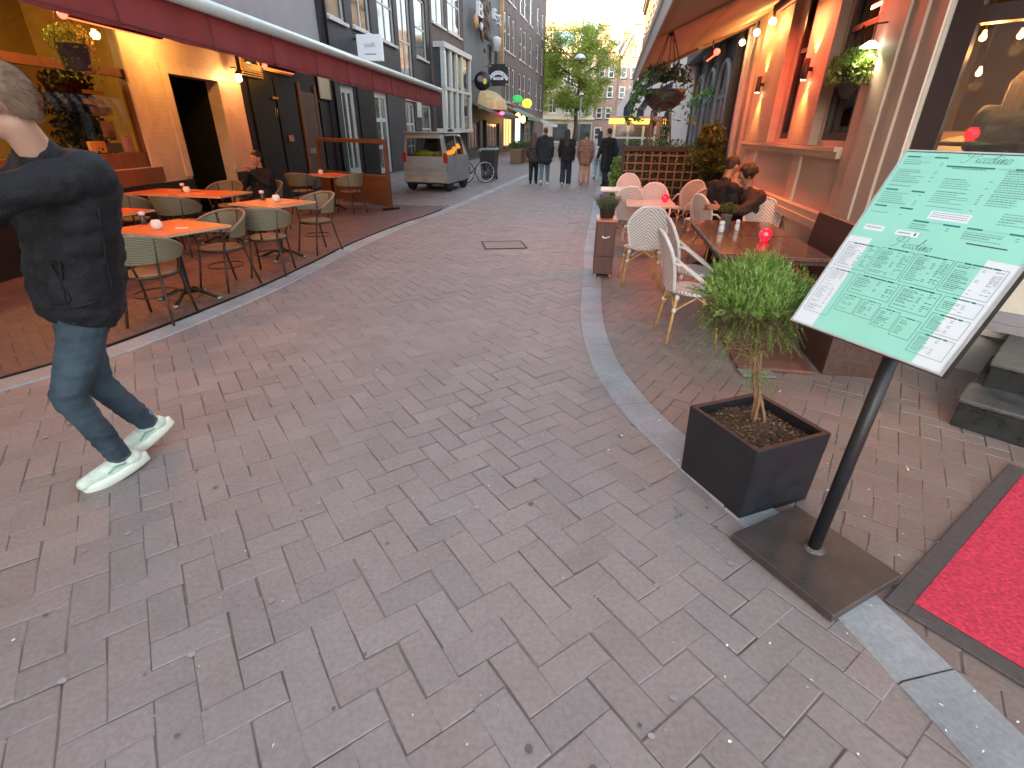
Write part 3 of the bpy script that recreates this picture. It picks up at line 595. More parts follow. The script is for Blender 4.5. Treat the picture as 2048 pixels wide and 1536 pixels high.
for i in range(nx):
    for j in range(ny): fs.append((i*(ny+1)+j,i*(ny+1)+j+1,(i+1)*(ny+1)+j+1,(i+1)*(ny+1)+j))
m_.add(vs,fs); m_.build('pile',mat('red_pile',(0.78,0.068,0.118),0.95,0.30,60,0.8,420,spec=0.15),CP)
# --- black stone steps at the corner entrance
ST=thing('entrance_steps','black polished stone steps at the corner entrance behind the menu stand','steps',(2.80,2.79,0),rad(-48))
m_=MB(); bs=mat('black_stone',(0.018,0.021,0.022),0.28,0.5,12,0.15,80,dirt=0.3)
m_.box(0,2.6,0.0,1.15,0,0.165,bev=0.006); m_.build('lower_step',bs,ST)
m_=MB(); m_.box(-0.012,2.6,-0.012,0.34,0.165,0.195,bev=0.008); m_.build('step_nosing',mat('worn_tread',(0.075,0.078,0.078),0.35,0.4,9,0.2,90,dirt=0.3),ST)
m_=MB(); m_.box(0.05,2.6,0.34,1.12,0.165,0.33,bev=0.006); m_.build('upper_step',bs,ST)
m_=MB(); m_.box(0.04,2.6,0.325,1.12,0.33,0.36,bev=0.008); m_.build('step_nosing',mat('worn_tread',(0,0,0)),ST)
m_=MB(); 
for x in (0.62,1.3,1.98): m_.box(x,x+0.004,-0.0015,0.0,0.012,0.155)
m_.build('joint',mat('stone_joint',(0.10,0.11,0.10),0.9),ST)
# --- wooden wall bench
WD=woodmat('dark_bench_wood',(0.085,0.040,0.028),(0.040,0.020,0.016),0.5,1)
BN=thing('wall_bench','dark brown wooden bench with closed base and high back against the cream wall','bench',RW(1.70,4.30),RZR)
m_=MB(); m_.box(0.05,0.50,-0.42,1.9,0.0,0.40,bev=0.004); m_.build('base',WD,BN)
m_=MB(); m_.box(0.0,0.50,-0.44,1.9,0.40,0.44,bev=0.008); m_.build('seat',WD,BN)
m_=MB(); m_.M=Matrix.Translation((0.27,0,0.44))@Matrix.Rotation(rad(6),4,'Y'); m_.box(-0.0,0.035,-0.42,1.25,0,0.56,bev=0.012); m_.build('backrest',WD,BN)
m_=MB(); m_.tube([(0.048,0.06,0.33),(0.038,0.09,0.34),(0.038,0.15,0.335),(0.048,0.18,0.325)],0.005,8); m_.tube([(0.048,-0.3,0.33),(0.038,-0.27,0.34),(0.038,-0.21,0.335),(0.048,-0.18,0.325)],0.005,8); m_.build('handle',mat('brushed_handle',(0.5,0.48,0.45),0.35,metal=0.8),BN)
PT=thing('floor_platform','low reddish wooden board lying on the paving under the big terrace table','platform',RW(1.12,3.55),RZR)
m_=MB(); m_.box(0,0.56,0.30,2.6,0.004,0.03,bev=0.004); m_.build('board',woodmat('red_board',(0.21,0.085,0.055),(0.13,0.055,0.04),0.6,1),PT)
m_=MB(); m_.box(0.0,0.25,0.16,0.29,0.004,0.02,rz=0.1,bev=0.003); m_.build('offcut',mat('grey_board',(0.22,0.22,0.18),0.8,0.25,12,0.3),PT)
# ================= TERRACE FURNITURE =================
WICK=weavemat('white_wicker',(0.66,0.62,0.60),(0.27,0.23,0.21),190,'chevron'); WRAP=mat('white_binding',(0.68,0.65,0.62),0.5,0.1,60,0.5,300)
BAMB=mat('bamboo',(0.50,0.31,0.12),0.4,0.25,18,0.2,90,dirt=0.15)
def arc(cx,cy,cz,rx,rz_,a0,a1,n,y=0): return [(cx+rx*cos(a0+(a1-a0)*i/n),cy+y,cz+rz_*sin(a0+(a1-a0)*i/n)) for i in range(n+1)]
def make_wicker(label,loc,rz):
    t=thing('wicker_chair',label,'chair',loc,rz,'white wicker bistro chairs of the right terrace')
    m=MB(); n=28; prof=[]
    def sr(a): return 0.215*(abs(cos(a))**1.5+abs(sin(a))**1.5)**(-1/1.5)*1.02
    for (k,z) in ((0.0,0.452),(0.55,0.452),(0.92,0.456),(1.0,0.448),(1.0,0.43),(0.93,0.424),(0,0.424)): prof.append((k,z))
    vs=[(sr(2*PI*i/n)*k*cos(2*PI*i/n),sr(2*PI*i/n)*k*sin(2*PI*i/n),z) for k,z in prof for i in range(n)]
    fs=[(j*n+i,j*n+(i+1)%n,(j+1)*n+(i+1)%n,(j+1)*n+i) for j in range(len(prof)-1) for i in range(n)]
    m.add(vs,fs,True); m.build('seat',WICK,t)
    # backrest: tapered panel, curved, leaning back
    def bk(u,v):   # u -1..1, v 0..1
        wd=0.165+0.055*min(1,v*1.3); top=0.47+0.46*math.sqrt(max(0,1-(abs(u)**2.6)*0.62))
        z=0.46+(top-0.46)*v; x=u*wd; y=-0.195-0.10*((z-0.46)/0.46)**1.2-0.035*(1-u*u); return Vector((x,y,z))
    m=MB(); nu,nv=16,12; vs=[bk(i/nu*2-1,j/nv) for j in range(nv+1) for i in range(nu+1)]; off=[v+Vector((0,-0.012,0)) for v in vs]; k=len(vs)
    fs=[(j*(nu+1)+i,j*(nu+1)+i+1,(j+1)*(nu+1)+i+1,(j+1)*(nu+1)+i) for j in range(nv) for i in range(nu)]
    m.add(vs,fs,True); m.add(off,[f[::-1] for f in fs],True); m.build('backrest',WICK,t)
    m=MB(); rim=[bk(-1,j/8) for j in range(9)]+[bk(i/14*2-1,1) for i in range(1,14)]+[bk(1,1-j/8) for j in range(9)]; rim=[p+Vector((0,-0.006,0)) for p in rim]; m.tube(rim,0.0155,9); m.build('back_frame',WRAP,t)
    for s in (-1,1):
        m=MB(); a=bk(s*0.98,0.80)+Vector((s*0.012,0,0)); m.tube([a,(s*0.245,-0.19,0.70),(s*0.25,-0.03,0.585),(s*0.235,0.10,0.50),(s*0.205,0.16,0.45)],0.0135,8); m.build('arm',WRAP,t)
    for (sx,sy) in ((-1,-1),(1,-1),(-1,1),(1,1)):
        m=MB(); b0=Vector((sx*0.215,sy*0.215,0.0)); b1=Vector((sx*0.165,sy*0.165,0.43)); m.tube([b0,b0.lerp(b1,0.3),b0.lerp(b1,0.31),b0.lerp(b1,0.65),b0.lerp(b1,0.66),b1],[0.0125,0.0125,0.0145,0.013,0.0145,0.013],8); lg=m.build('leg',BAMB,t)
        m=MB(); q=b0.lerp(b1,0.70); m.ell(q,(0.022,0.022,0.022),8,6); q2=b0.lerp(b1,0.95); m.ell(q2,(0.021,0.021,0.026),8,6); m.build('binding',WRAP,lg)
    m=MB()
    for s in (-1,1):
        for a,b in (((-0.18,s*0.18,0.30),(0.0,s*0.175,0.415)),((0.18,s*0.18,0.30),(0.0,s*0.175,0.415)),((s*0.18,-0.18,0.30),(s*0.175,0,0.415)),((s*0.18,0.18,0.30),(s*0.175,0,0.415))): m.tube([a,b],0.0085,7)
    m.build('brace',BAMB,t); return t
WC=None
def wicker(lx,ly,rz,label):
    global WC
    if WC is None: WC=make_wicker(label,RW(lx,ly),rz); return WC
    return dup(WC,RW(lx,ly),rz,label)
wicker(0.47,6.28,rad(-6),'white wicker chair seen from behind, beside the tall brown planter box')
wicker(0.80,4.50,rad(-92),'white wicker chair nearest the camera, its side turned to us behind the green shrub')
wicker(0.93,5.20,rad(-96),'white wicker chair partly hidden behind the nearest white chair and the shrub')
wicker(1.98,6.90,rad(172),'white wicker chair at the far end of the big brown table against the wall side')
wicker(1.45,8.62,rad(-4),'wicker chair lit orange, standing left of the seated couple')
wicker(1.38,10.0,rad(10),'orange lit wicker chair with a folded cushion, standing before the trellis')
wicker(1.98,9.25,rad(75),'orange lit wicker chair half hidden directly behind the seated man in black')
wicker(0.30,8.55,rad(0),'white wicker chair behind the small white table edge, second row from the planter box')
wicker(0.75,8.65,rad(170),'pink lit wicker chair facing us across the small candle table')
wicker(0.42,10.6,rad(175),'pinkish wicker chair farthest back by the street, in front of the trellis')
wicker(1.95,10.75,rad(185),'orange lit wicker chair farthest back against the cream wall')
def footed_base(t,h,m,sp=0.30,r=0.03,feet=4,a0=PI/4,tips=None):
    b=MB(); b.lathe([(0.05,0.085),(0.05,0.10),(r,0.13),(r,h-0.04),(r*1.7,h-0.02),(r*1.7,h)],16); b.build('column',m,t)
    for k in range(feet):
        a=a0+2*PI*k/feet; d=Vector((cos(a),sin(a),0)); b=MB(); pts=[d*0.02+Vector((0,0,0.09)),d*sp*0.35+Vector((0,0,0.105)),d*sp*0.7+Vector((0,0,0.055)),d*sp+Vector((0,0,0.018))]; b.tube(pts,[0.022,0.02,0.017,0.018],8); f=b.build('foot',m,t)
        if tips: b=MB(); b.ell(d*sp+Vector((0,0,0.017)),(0.03,0.03,0.017),10,6); b.build('foot_cap',tips,f)
IRON=mat('cast_iron',(0.015,0.014,0.014),0.42,0.3,20,0.2,120,metal=0.5)
# big brown table (two tops butted together)
BT=woodmat('brown_table_wood',(0.16,0.062,0.036),(0.085,0.035,0.024),0.22,1,0.8,0.6)
def btable(lx,ly,label,wd=0.88,ln=0.95,grp='brown wooden terrace tables'):
    t=thing('terrace_table',label,'table',RW(lx,ly),RZR,grp)
    m=MB(); m.box(-wd/2,wd/2,-ln/2,ln/2,0.715,0.75,bev=0.006); m.build('tabletop',BT,t)
    m=MB()
    for x_ in (-0.22,0.0,0.22): m.box(x_-0.002,x_+0.002,-ln/2+0.01,ln/2-0.01,0.7495,0.7508)
    m.build('plank_gap',mat('plank_gap',(0.02,0.01,0.008),0.7),t)
    m=MB(); m.box(-wd/2+0.01,wd/2-0.01,-ln/2+0.03,ln/2-0.03,0.685,0.715); m.build('apron',woodmat('apron_wood',(0.07,0.03,0.02),(0.04,0.02,0.015),0.6),t)
    footed_base(t,0.685,mat('worn_base',(0.16,0.10,0.07),0.5,0.4,20,metal=0.2),0.33); return t
btable(1.42,4.98,'brown wooden table nearest the shrub, red candle glass on it')
btable(1.42,5.96,'brown wooden table with salt shaker and potted herb, behind the one with the red candle')
# small pale table further back
def wtable(lx,ly,label,rz=0.0):
    t=thing('small_table',label,'table',RW(lx,ly),RZR+rz,'small cream tables of the right terrace')
    m=MB(); m.box(-0.34,0.34,-0.34,0.34,0.725,0.755,bev=0.008); m.build('tabletop',mat('cream_top',(0.55,0.44,0.34),0.35,0.12,8),t)
    footed_base(t,0.725,mat('grey_base',(0.30,0.30,0.31),0.35,0.2,20,metal=0.7),0.28); return t
wtable(0.62,7.85,'small cream table with red candle glass beside the tall brown planter box')
wtable(0.22,9.75,'small cream table farthest back by the street with chairs around')
wtable(1.95,10.0,'small cream table with red candle glass behind the seated couple')
# red faceted candle glasses
RG=mat('red_glass',(0.62,0.004,0.03),0.12,0.15,30,0.3,60,em=(1.0,0.02,0.05),es=0.35,coat=0.6)
def redc(p,label):
    t=thing('candle_glass',label,'candle holder',p,0.3,'red candle glasses on the right terrace')
    m=MB(); m.lathe([(0.030,0.0),(0.036,0.004),(0.030,0.010),(0.050,0.028),(0.058,0.055),(0.050,0.083),(0.036,0.098),(0.038,0.108),(0.034,0.108),(0.031,0.098),(0.046,0.080),(0.050,0.055),(0.043,0.03),(0.0,0.018)],10); 
    o=m.build('glass',RG,t); 
    for p_ in o.data.polygons: p_.use_smooth=False
    m=MB(); m.tube([(0,0,0.02),(0,0,0.045)],0.022,12); m.build('wax',mat('candle_wax',(0.7,0.15,0.12),0.5,em=(1,0.2,0.1),es=0.8),t)
x,y,z=RW(1.50,5.22,0.75); redc((x,y,z),'red faceted candle glass on the big brown table beside the shrub')
x,y,z=RW(0.83,8.0,0.755); redc((x,y,z),'red candle glass on the small cream table between pinkish and orange chairs')
x,y,z=RW(1.93,9.95,0.755); redc((x,y,z),'red candle glass farthest back, left of the seated man in black')
# salt shaker, herb pot
def shaker(p,label,grp,k=1.0):
    t=thing('salt_shaker',label,'shaker',p,0,grp)
    m=MB(); m.lathe([(0.026*k,0),(0.030*k,0.006),(0.030*k,0.05),(0.024*k,0.068),(0.020*k,0.072)],16); m.build('glass_jar',mat('frosted_jar',(0.62,0.64,0.62),0.15,0.1,20),t)
    m=MB(); m.lathe([(0.021*k,0.072),(0.026*k,0.074),(0.026*k,0.100),(0.020*k,0.108),(0,0.110)],16); m.build('lid',mat('white_plastic',(0.75,0.74,0.72),0.4),t)
x,y,z=RW(1.18,5.62,0.75); shaker((x,y,z),'white lidded salt shaker on the brown table in front of the herb pot','salt shakers on the brown table')
x,y,z=RW(1.36,5.75,0.75); shaker((x,y,z),'smaller pepper shaker just right of the white lidded shaker','salt shakers on the brown table',0.8)
def bush(m,c,r,n,rnd,tints,lf=0.02,flat=1.0,low=-0.3):
    for k in range(n):
        a=rnd.uniform(0,2*PI); u=rnd.uniform(low,1); rr=rnd.random()**0.45; st=math.sqrt(1-u*u)
        q=Vector(c)+Vector((r*st*cos(a)*rr,r*st*sin(a)*rr,r*flat*u*rr)); s=lf*rnd.uniform(0.6,1.4); nrm=Vector((rnd.gauss(0,1),rnd.gauss(0,1),rnd.gauss(0.4,1))).normalized(); t1=nrm.orthogonal().normalized(); t1=Matrix.Rotation(rnd.uniform(0,6.28),3,nrm)@t1; t2=nrm.cross(t1)
        g_=rnd.uniform(0.7,1.3); c_=rnd.choice(tints); m.col=tuple(x*g_ for x in c_); m.add([q-t1*s,q+t2*s*0.45-nrm*s*0.1,q+t1*s,q-t2*s*0.45-nrm*s*0.1],[(0,1,2,3)])
x,y,z=RW(1.30,6.05,0.75); t=thing('herb_pot','small grey metal pot of green herbs standing on the brown table','potted herb',(x,y,z))
m=MB(); m.lathe([(0.045,0),(0.052,0.01),(0.058,0.11),(0.062,0.112),(0.056,0.116),(0.05,0.10),(0,0.095)],20); m.build('pot',mat('zinc_pot',(0.22,0.24,0.23),0.4,0.2,20,metal=0.5),t)
m=MB(); bush(m,(0,0,0.165),0.10,700,random.Random(4),[(0.10,0.13,0.02),(0.16,0.17,0.03),(0.06,0.10,0.02)],0.012,0.8); m.build('leaves',leafmat('herb_leaf'),t)
# tall brown planter box with lavender pot
t=thing('planter_box','tall narrow brown wooden box on castors at the kerb, small white emblem on its side','planter box',RW(0.02,6.62),RZR+rad(3))
BW_=woodmat('box_wood',(0.12,0.045,0.035),(0.07,0.028,0.024),0.5,2)
m=MB(); m.box(-0.115,0.115,-0.20,0.20,0.05,0.68,bev=0.005); m.build('body',BW_,t)
m=MB(); m.box(-0.13,0.13,-0.215,0.215,0.68,0.705,bev=0.005); m.build('top_board',woodmat('orange_board',(0.50,0.20,0.10),(0.33,0.12,0.06),0.4,1),t)
m=MB(); m.box(-0.118,0.118,-0.205,-0.201,0.27,0.276); m.build('panel_joint',mat('dark_gap',(0.02,0.01,0.01),0.9),t)
for sx in (-0.09,0.09):
    m=MB(); m.M=Matrix.Translation((sx,-0.17,0.025))@Matrix.Rotation(PI/2,4,'Y'); m.lathe([(0,-0.012),(0.022,-0.012),(0.025,-0.006),(0.025,0.006),(0.022,0.012),(0,0.012)],14); m.build('castor',mat('castor_pale',(0.35,0.32,0.28),0.5),t)
m=MB(); m.M=Matrix.Translation((0.0,-0.2025,0.50))@Matrix.Rotation(rad(90),4,'X'); 
E_=[(-0.045,0.012),(-0.030,-0.002),(0.0,-0.004),(0.030,0.004),(0.052,0.016)]
m.tube([(a,b,0) for a,b in E_],[0.003,0.009,0.008,0.006,0.002],6); m.tube([(-0.038,0.02,0),(-0.035,0.0,0)],0.005,6); m.build('emblem',mat('white_emblem',(0.8,0.8,0.78),0.5),t)
x,y,z=RW(0.02,6.62,0.705); t=thing('lavender_pot','grey green lavender bush in a dark pot on top of the tall brown box','potted plant',(x,y,z))
m=MB(); m.lathe([(0.075,0),(0.08,0.005),(0.095,0.10),(0.10,0.105),(0.09,0.108),(0.085,0.09),(0,0.085)],20); m.build('pot',mat('dark_pot',(0.03,0.022,0.02),0.6),t)
m=MB(); rnd=random.Random(8)
for k in range(620):
    a=rnd.uniform(0,2*PI); r=0.09*math.sqrt(rnd.random()); frond(m,(r*cos(a),r*sin(a),0.09+rnd.uniform(0,0.04)),(0.75*cos(a)*r/0.09,0.75*sin(a)*r/0.09,1),rnd.uniform(0.08,0.17),rnd,0,rnd.choice([(0.13,0.19,0.11),(0.17,0.22,0.14),(0.10,0.15,0.08)]),0.0022,0.018,8)
for k in range(30):
    a=rnd.uniform(2,4.4); m.col=(0.25,0.12,0.35); q=Vector((0.10*cos(a),0.06*sin(a)+0.05,rnd.uniform(0.2,0.27))); m.ell(q,(0.006,0.006,0.012),5,4)
m.build('foliage',leafmat('lavender_leaf'),t)
# trellis planter that closes the terrace
TX=thing('trellis_planter','brown lattice trellis screen with climbing ivy closing the far end of the right terrace','trellis',RW(0.30,11.95),RZR)
TW=woodmat('trellis_wood',(0.30,0.13,0.06),(0.19,0.08,0.04),0.6,0)
m=MB(); m.box(0,1.95,0.0,0.32,0.0,0.42,bev=0.01); m.build('trough',woodmat('trough_wood',(0.05,0.028,0.02),(0.03,0.018,0.014),0.7),TX)
m=MB(); 
for i in range(12): x=0.06+i*0.166; m.box(x-0.014,x+0.014,-0.045,-0.030,0.20,1.30)
for j in range(7): z=0.30+j*0.155; m.box(0.0,1.95,-0.028,-0.014,z-0.014,z+0.014)
m.build('lattice',TW,TX)
m=MB(); m.box(-0.05,2.0,-0.06,0.02,1.30,1.40,bev=0.008); m.build('top_rail',woodmat('rail_wood',(0.05,0.025,0.018),(0.03,0.015,0.012),0.6),TX)
for x in (-0.04,1.99): m=MB(); m.box(x-0.035,x+0.035,-0.06,0.01,0.0,1.30,bev=0.006); m.build('post',woodmat('rail_wood',(0,0,0),(0,0,0)),TX)
m=MB(); m.box(0.0,1.95,0.015,0.03,0.42,1.30); m.build('backing',mat('trellis_dark',(0.02,0.028,0.02),0.9),TX)
rnd=random.Random(12); IV=[(0.05,0.13,0.03),(0.08,0.18,0.04),(0.035,0.09,0.025),(0.13,0.24,0.05)]
m=MB(); m2=MB()
for k in range(2600):
    x=rnd.uniform(-0.02,1.98); z=rnd.uniform(0.25,1.45) if rnd.random()<0.55 else 1.2+rnd.random()*0.32; bush(m,(x,rnd.uniform(-0.02,0.25) if z>1.28 else rnd.uniform(-0.012,0.01),z),0.02,1,rnd,IV,0.028)
m.build('ivy',leafmat('ivy_leaf'),TX)
t=thing('creeper','bright green trailing creeper hanging down the street side of the trellis','creeper',RW(0.14,11.9),RZR)
m=MB()
for k in range(1500):
    z=rnd.random()*1.15+0.02; r=0.20*(1.2-z*0.6)*(0.8+0.2*sin(z*9)); a=rnd.uniform(0,2*PI); rr=math.sqrt(rnd.random()); bush(m,(r*rr*cos(a)-0.0,r*rr*sin(a)*0.8,z),0.02,1,rnd,[(0.13,0.28,0.05),(0.20,0.36,0.07),(0.08,0.18,0.04)],0.034)
m.build('leaves',leafmat('creeper_leaf'),t); m=MB(); m.tube([(0,0,0.0),(0.03,0.02,0.5),(0.0,0,1.1)],0.012,6); m.build('stem',mat('vine_stem',(0.12,0.08,0.05),0.9),t)
t=thing('leafy_shrub','olive green bushy shrub standing behind the seated couple at the trellis end','shrub',RW(1.86,10.85),RZR)
m=MB(); rq=random.Random(31)
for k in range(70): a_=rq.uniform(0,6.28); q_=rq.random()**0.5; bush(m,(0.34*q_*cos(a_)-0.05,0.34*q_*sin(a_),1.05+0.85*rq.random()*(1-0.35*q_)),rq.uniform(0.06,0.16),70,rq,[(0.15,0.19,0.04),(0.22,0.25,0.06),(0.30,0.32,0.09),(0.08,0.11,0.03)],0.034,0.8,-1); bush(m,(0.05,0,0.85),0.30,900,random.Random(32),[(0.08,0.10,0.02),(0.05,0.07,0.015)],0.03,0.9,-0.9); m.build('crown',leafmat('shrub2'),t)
m=MB(); m.tube([(0,0,0.3),(0.02,0,0.8),(0,0,1.3)],[0.03,0.025,0.012],8); m.build('trunk',mat('vine_stem',(0,0,0)),t)
m=MB(); m.lathe([(0.16,0),(0.17,0.01),(0.21,0.40),(0.22,0.42),(0.19,0.42),(0.18,0.36),(0,0.36)],24); m.build('pot',mat('dark_pot',(0,0,0)),t)
# ---------- left terrace ----------
RATT=weavemat('green_rattan',(0.22,0.21,0.135),(0.12,0.11,0.065),300,'rows'); RRIM=mat('rattan_rim',(0.27,0.19,0.12),0.5,0.2,40,0.4,200); DLEG=mat('dark_cane',(0.055,0.030,0.018),0.4,0.3,25,0.2,90)
SEATM=weavemat('seat_rattan',(0.30,0.22,0.12),(0.17,0.13,0.07),300,'diag')
def make_ratt(label,loc,rz):
    t=thing('rattan_chair',label,'chair',loc,rz,'round backed rattan chairs of the left terrace')
    m=MB(); m.lathe([(0,0.462),(0.12,0.460),(0.195,0.466),(0.215,0.458),(0.217,0.44),(0.20,0.428),(0,0.43)],28); m.build('seat',SEATM,t)
    m=MB(); m.lathe([(0.217,0.425),(0.226,0.43),(0.228,0.45),(0.219,0.455)],28); m.build('seat_rim',DLEG,t)
    def bk(u,v):  # u -1..1 round the back, v 0..1
        a=-PI/2+u*rad(104); f=abs(u); top=0.82-0.17*f**2.2; bot=0.57+0.02*f; r=0.275+0.05*v*(1-f*0.5); return Vector((r*cos(a),r*sin(a)+0.02,bot+(top-bot)*v))
    m=MB(); nu,nv=30,6; vs=[bk(i/nu*2-1,j/nv) for j in range(nv+1) for i in range(nu+1)]; c=Vector((0,0.02,0)); off=[Vector((c.x+(v.x-c.x)*1.035,c.y+(v.y-c.y)*1.035,v.z)) for v in vs]
    fs=[(j*(nu+1)+i,j*(nu+1)+i+1,(j+1)*(nu+1)+i+1,(j+1)*(nu+1)+i) for j in range(nv) for i in range(nu)]
    m.add(vs,[f[::-1] for f in fs],True); m.add(off,fs,True); m.build('backrest',RATT,t)
    m=MB(); m.tube([bk(i/30*2-1,1.0) for i in range(31)],0.0145,8); m.tube([bk(i/30*2-1,0.0) for i in range(31)],0.009,7); m.build('back_rim',RRIM,t)
    for s in (-1,1):
        m=MB(); e=bk(s,1); e0=bk(s,0); m.tube([e,(s*0.235,0.12,0.60),(s*0.19,0.13,0.45),(s*0.20,0.175,0.22),(s*0.215,0.215,0.0)],0.0125,8); m.build('leg',DLEG,t)
        m=MB(); m.tube([bk(s*0.42,0.98),bk(s*0.40,0.0),(s*0.155,-0.155,0.45),(s*0.175,-0.20,0.22),(s*0.20,-0.255,0.0)],0.0125,8); m.build('leg',DLEG,t)
    m=MB(); m.tube([bk(0,1.0),bk(0,0),(0,-0.215,0.44)],0.010,7); m.build('back_stay',DLEG,t)
    m=MB(); m.tube([(0.185*cos(2*PI*i/20),0.185*sin(2*PI*i/20),0.25) for i in range(20)],0.008,7,closed=True); m.build('stretcher',DLEG,t); return t
RC=None
def ratt(x,y,rz,label):
    global RC
    if RC is None: RC=make_ratt(label,(x,y,0),rz); return RC
    return dup(RC,(x,y,0),rz,label)
ratt(-3.36,4.62,rad(8),'rattan chair seen from behind nearest the camera, next to the walking man')
ratt(-3.28,5.74,rad(158),'rattan chair facing the nearest orange table from its street side')
ratt(-3.05,6.38,rad(10),'rattan chair seen from behind at the near side of the second orange table')
ratt(-2.90,7.66,rad(146),'rattan chair at the street side of the second orange table, legs at the kerb')
ratt(-5.55,7.62,rad(-6),'rattan chair with its back to us at the left of the long far table row')
ratt(-4.72,7.42,rad(-4),'rattan chair with its back to us at the right of the long far table row')
ratt(-5.35,6.75,rad(-60),'rattan chair beside the orange table half hidden by the walking man')
ratt(-4.95,9.15,rad(178),'rattan chair across the far table row, left of the seated man in dark clothes')
ratt(-4.35,9.35,rad(165),'rattan chair on which the man in dark clothes sits')
ratt(-4.55,11.55,rad(0),'shadowed rattan chair at the table before the wood and glass screen')
ratt(-3.55,11.6,rad(60),'shadowed rattan chair on the street side of the table before the screen')
OT=mat('orange_laminate',(0.62,0.15,0.045),0.42,0.08,5); OE=mat('pale_edge',(0.60,0.42,0.25),0.5)
def otable(x,y,rz,label,wd=0.80,ln=0.74,cut=None):
    t=thing('orange_table',label,'table',(x,y,0),rz,'orange topped tables of the left terrace')
    m=MB(); m.box(-wd/2,wd/2,-ln/2,ln/2,0.735,0.752); m.build('tabletop',OT,t)
    m=MB(); 
    for q in ((-wd/2-0.004,-wd/2,-ln/2,ln/2),(wd/2,wd/2+0.004,-ln/2,ln/2),(-wd/2-0.004,wd/2+0.004,-ln/2-0.004,-ln/2),(-wd/2-0.004,wd/2+0.004,ln/2,ln/2+0.004)): m.box(q[0],q[1],q[2],q[3],0.728,0.750)
    m.build('edge_band',OE,t)
    footed_base(t,0.735,IRON,0.30,0.028,4,0.5,mat('grey_foot_cap',(0.35,0.40,0.46),0.35,metal=0.5)); return t
otable(-3.45,5.22,rad(-24),'orange table nearest the camera, with white candle holder and folded cards')
otable(-3.28,7.22,rad(-24),'second orange table by the kerb with bottle, white candle holder and cards')
otable(-5.45,8.35,rad(-10),'left half of the long red lit table row at the restaurant window')
otable(-4.60,8.18,rad(-10),'right half of the long red lit table row, in front of the seated man')
otable(-4.85,6.15,rad(-15),'orange table mostly hidden behind the walking man')
otable(-4.05,12.0,rad(-38),'darker table farthest back before the wood and glass screen',0.95,0.7)
CW=mat('white_candle_glass',(0.72,0.66,0.60),0.25,0.05,10,em=(1,0.65,0.4),es=0.05)
def wcand(x,y,label,z=0.752):
    t=thing('tealight_holder',label,'candle holder',(x,y,z),0,'white candle holders of the left terrace')
    m=MB(); m.lathe([(0.030,0),(0.042,0.008),(0.052,0.035),(0.048,0.060),(0.036,0.085),(0.032,0.086),(0.043,0.058),(0.046,0.035),(0,0.02)],20); m.build('glass',CW,t)
    m=MB(); m.tube([(0,0,0.018),(0,0,0.045)],0.019,12); m.build('wax',mat('pale_wax',(0.8,0.72,0.6),0.5),t)
wcand(-3.50,5.10,'white candle holder on the nearest orange table'); wcand(-3.26,7.30,'white candle holder on the second orange table by the kerb'); wcand(-5.02,8.22,'white candle holder on the long far table row'); wcand(-4.30,12.1,'white candle holder on the table before the screen')
def bottle(x,y,label):
    t=thing('sauce_bottle',label,'bottle',(x,y,0.752),0,'small bottles on the orange tables')
    m=MB(); m.lathe([(0.026,0),(0.028,0.005),(0.028,0.06),(0.018,0.085),(0.017,0.09)],16); m.build('jar',mat('dark_jar',(0.06,0.05,0.05),0.2),t)
    m=MB(); m.lathe([(0.018,0.088),(0.030,0.092),(0.032,0.118),(0.020,0.126),(0,0.127)],16); m.build('cap',mat('white_plastic',(0,0,0)),t)
bottle(-3.80,5.36,'dark bottle with white cap on the nearest orange table'); bottle(-3.50,7.42,'dark bottle with white cap on the second orange table'); bottle(-5.12,8.30,'dark bottle with white cap on the long far table row')
def card(x,y,rz,c,label,s=(0.11,0.07)):
    m=MB(); m.box(-s[0]/2,s[0]/2,-s[1]/2,s[1]/2,0,0.003); m.box(-s[0]*0.35,s[0]*0.35,-s[1]*0.03,s[1]*0.03,0.003,0.0034)
    m.build('table_card',mat('card_'+str(c),c,0.5,0.05),label=label,cat='card',group='cards lying on the orange tables',loc=(x,y,0.7525),rz=rz)
card(-3.30,5.16,0.3,(0.75,0.72,0.68),'white card right of the candle on the nearest orange table'); card(-3.66,5.36,-0.4,(0.75,0.30,0.40),'pink card behind the candle on the nearest orange table')
card(-3.10,7.18,0.2,(0.72,0.62,0.66),'white card right of the candle on the second orange table'); card(-3.40,7.52,-0.3,(0.78,0.35,0.45),'pink card behind the candle on the second orange table')
card(-5.40,8.45,0.1,(0.65,0.60,0.20),'yellow card at the left of the long far table row'); card(-4.75,8.08,0.1,(0.75,0.55,0.30),'orange card at the right of the long far table row')
# wood and glass screen at the end of the left terrace
SC_=thing('terrace_screen','brown wooden terrace screen with a glass upper pane on black feet beside the van','screen',(-2.80,12.15,0),math.atan2(14.05-12.15,-5.0+2.80))
SWm=woodmat('screen_wood',(0.17,0.075,0.035),(0.11,0.05,0.025),0.45,0); L_=2.90
m=MB(); m.box(0.0,L_,-0.02,0.02,0.06,0.66); m.build('lower_panel',SWm,SC_)
m=MB()
for z in (0.20,0.35,0.50): m.box(0.07,L_-0.07,-0.024,-0.0205,z,z+0.006)
m.build('panel_groove',mat('dark_gap',(0,0,0)),SC_)
for x in (0.0,L_-0.08): m=MB(); m.box(x,x+0.08,-0.035,0.035,0.05,1.46,bev=0.006); m.build('post',SWm,SC_)
m=MB(); m.box(0.08,L_-0.08,-0.03,0.03,1.37,1.455,bev=0.006); m.build('top_rail',SWm,SC_)
m=MB(); m.box(0.08,L_-0.08,-0.03,0.03,0.66,0.72,bev=0.006); m.build('mid_rail',SWm,SC_)
m=MB(); m.box(0.08,L_-0.08,-0.003,0.003,0.72,1.37); m.build('glass_pane',glassmat(),SC_)
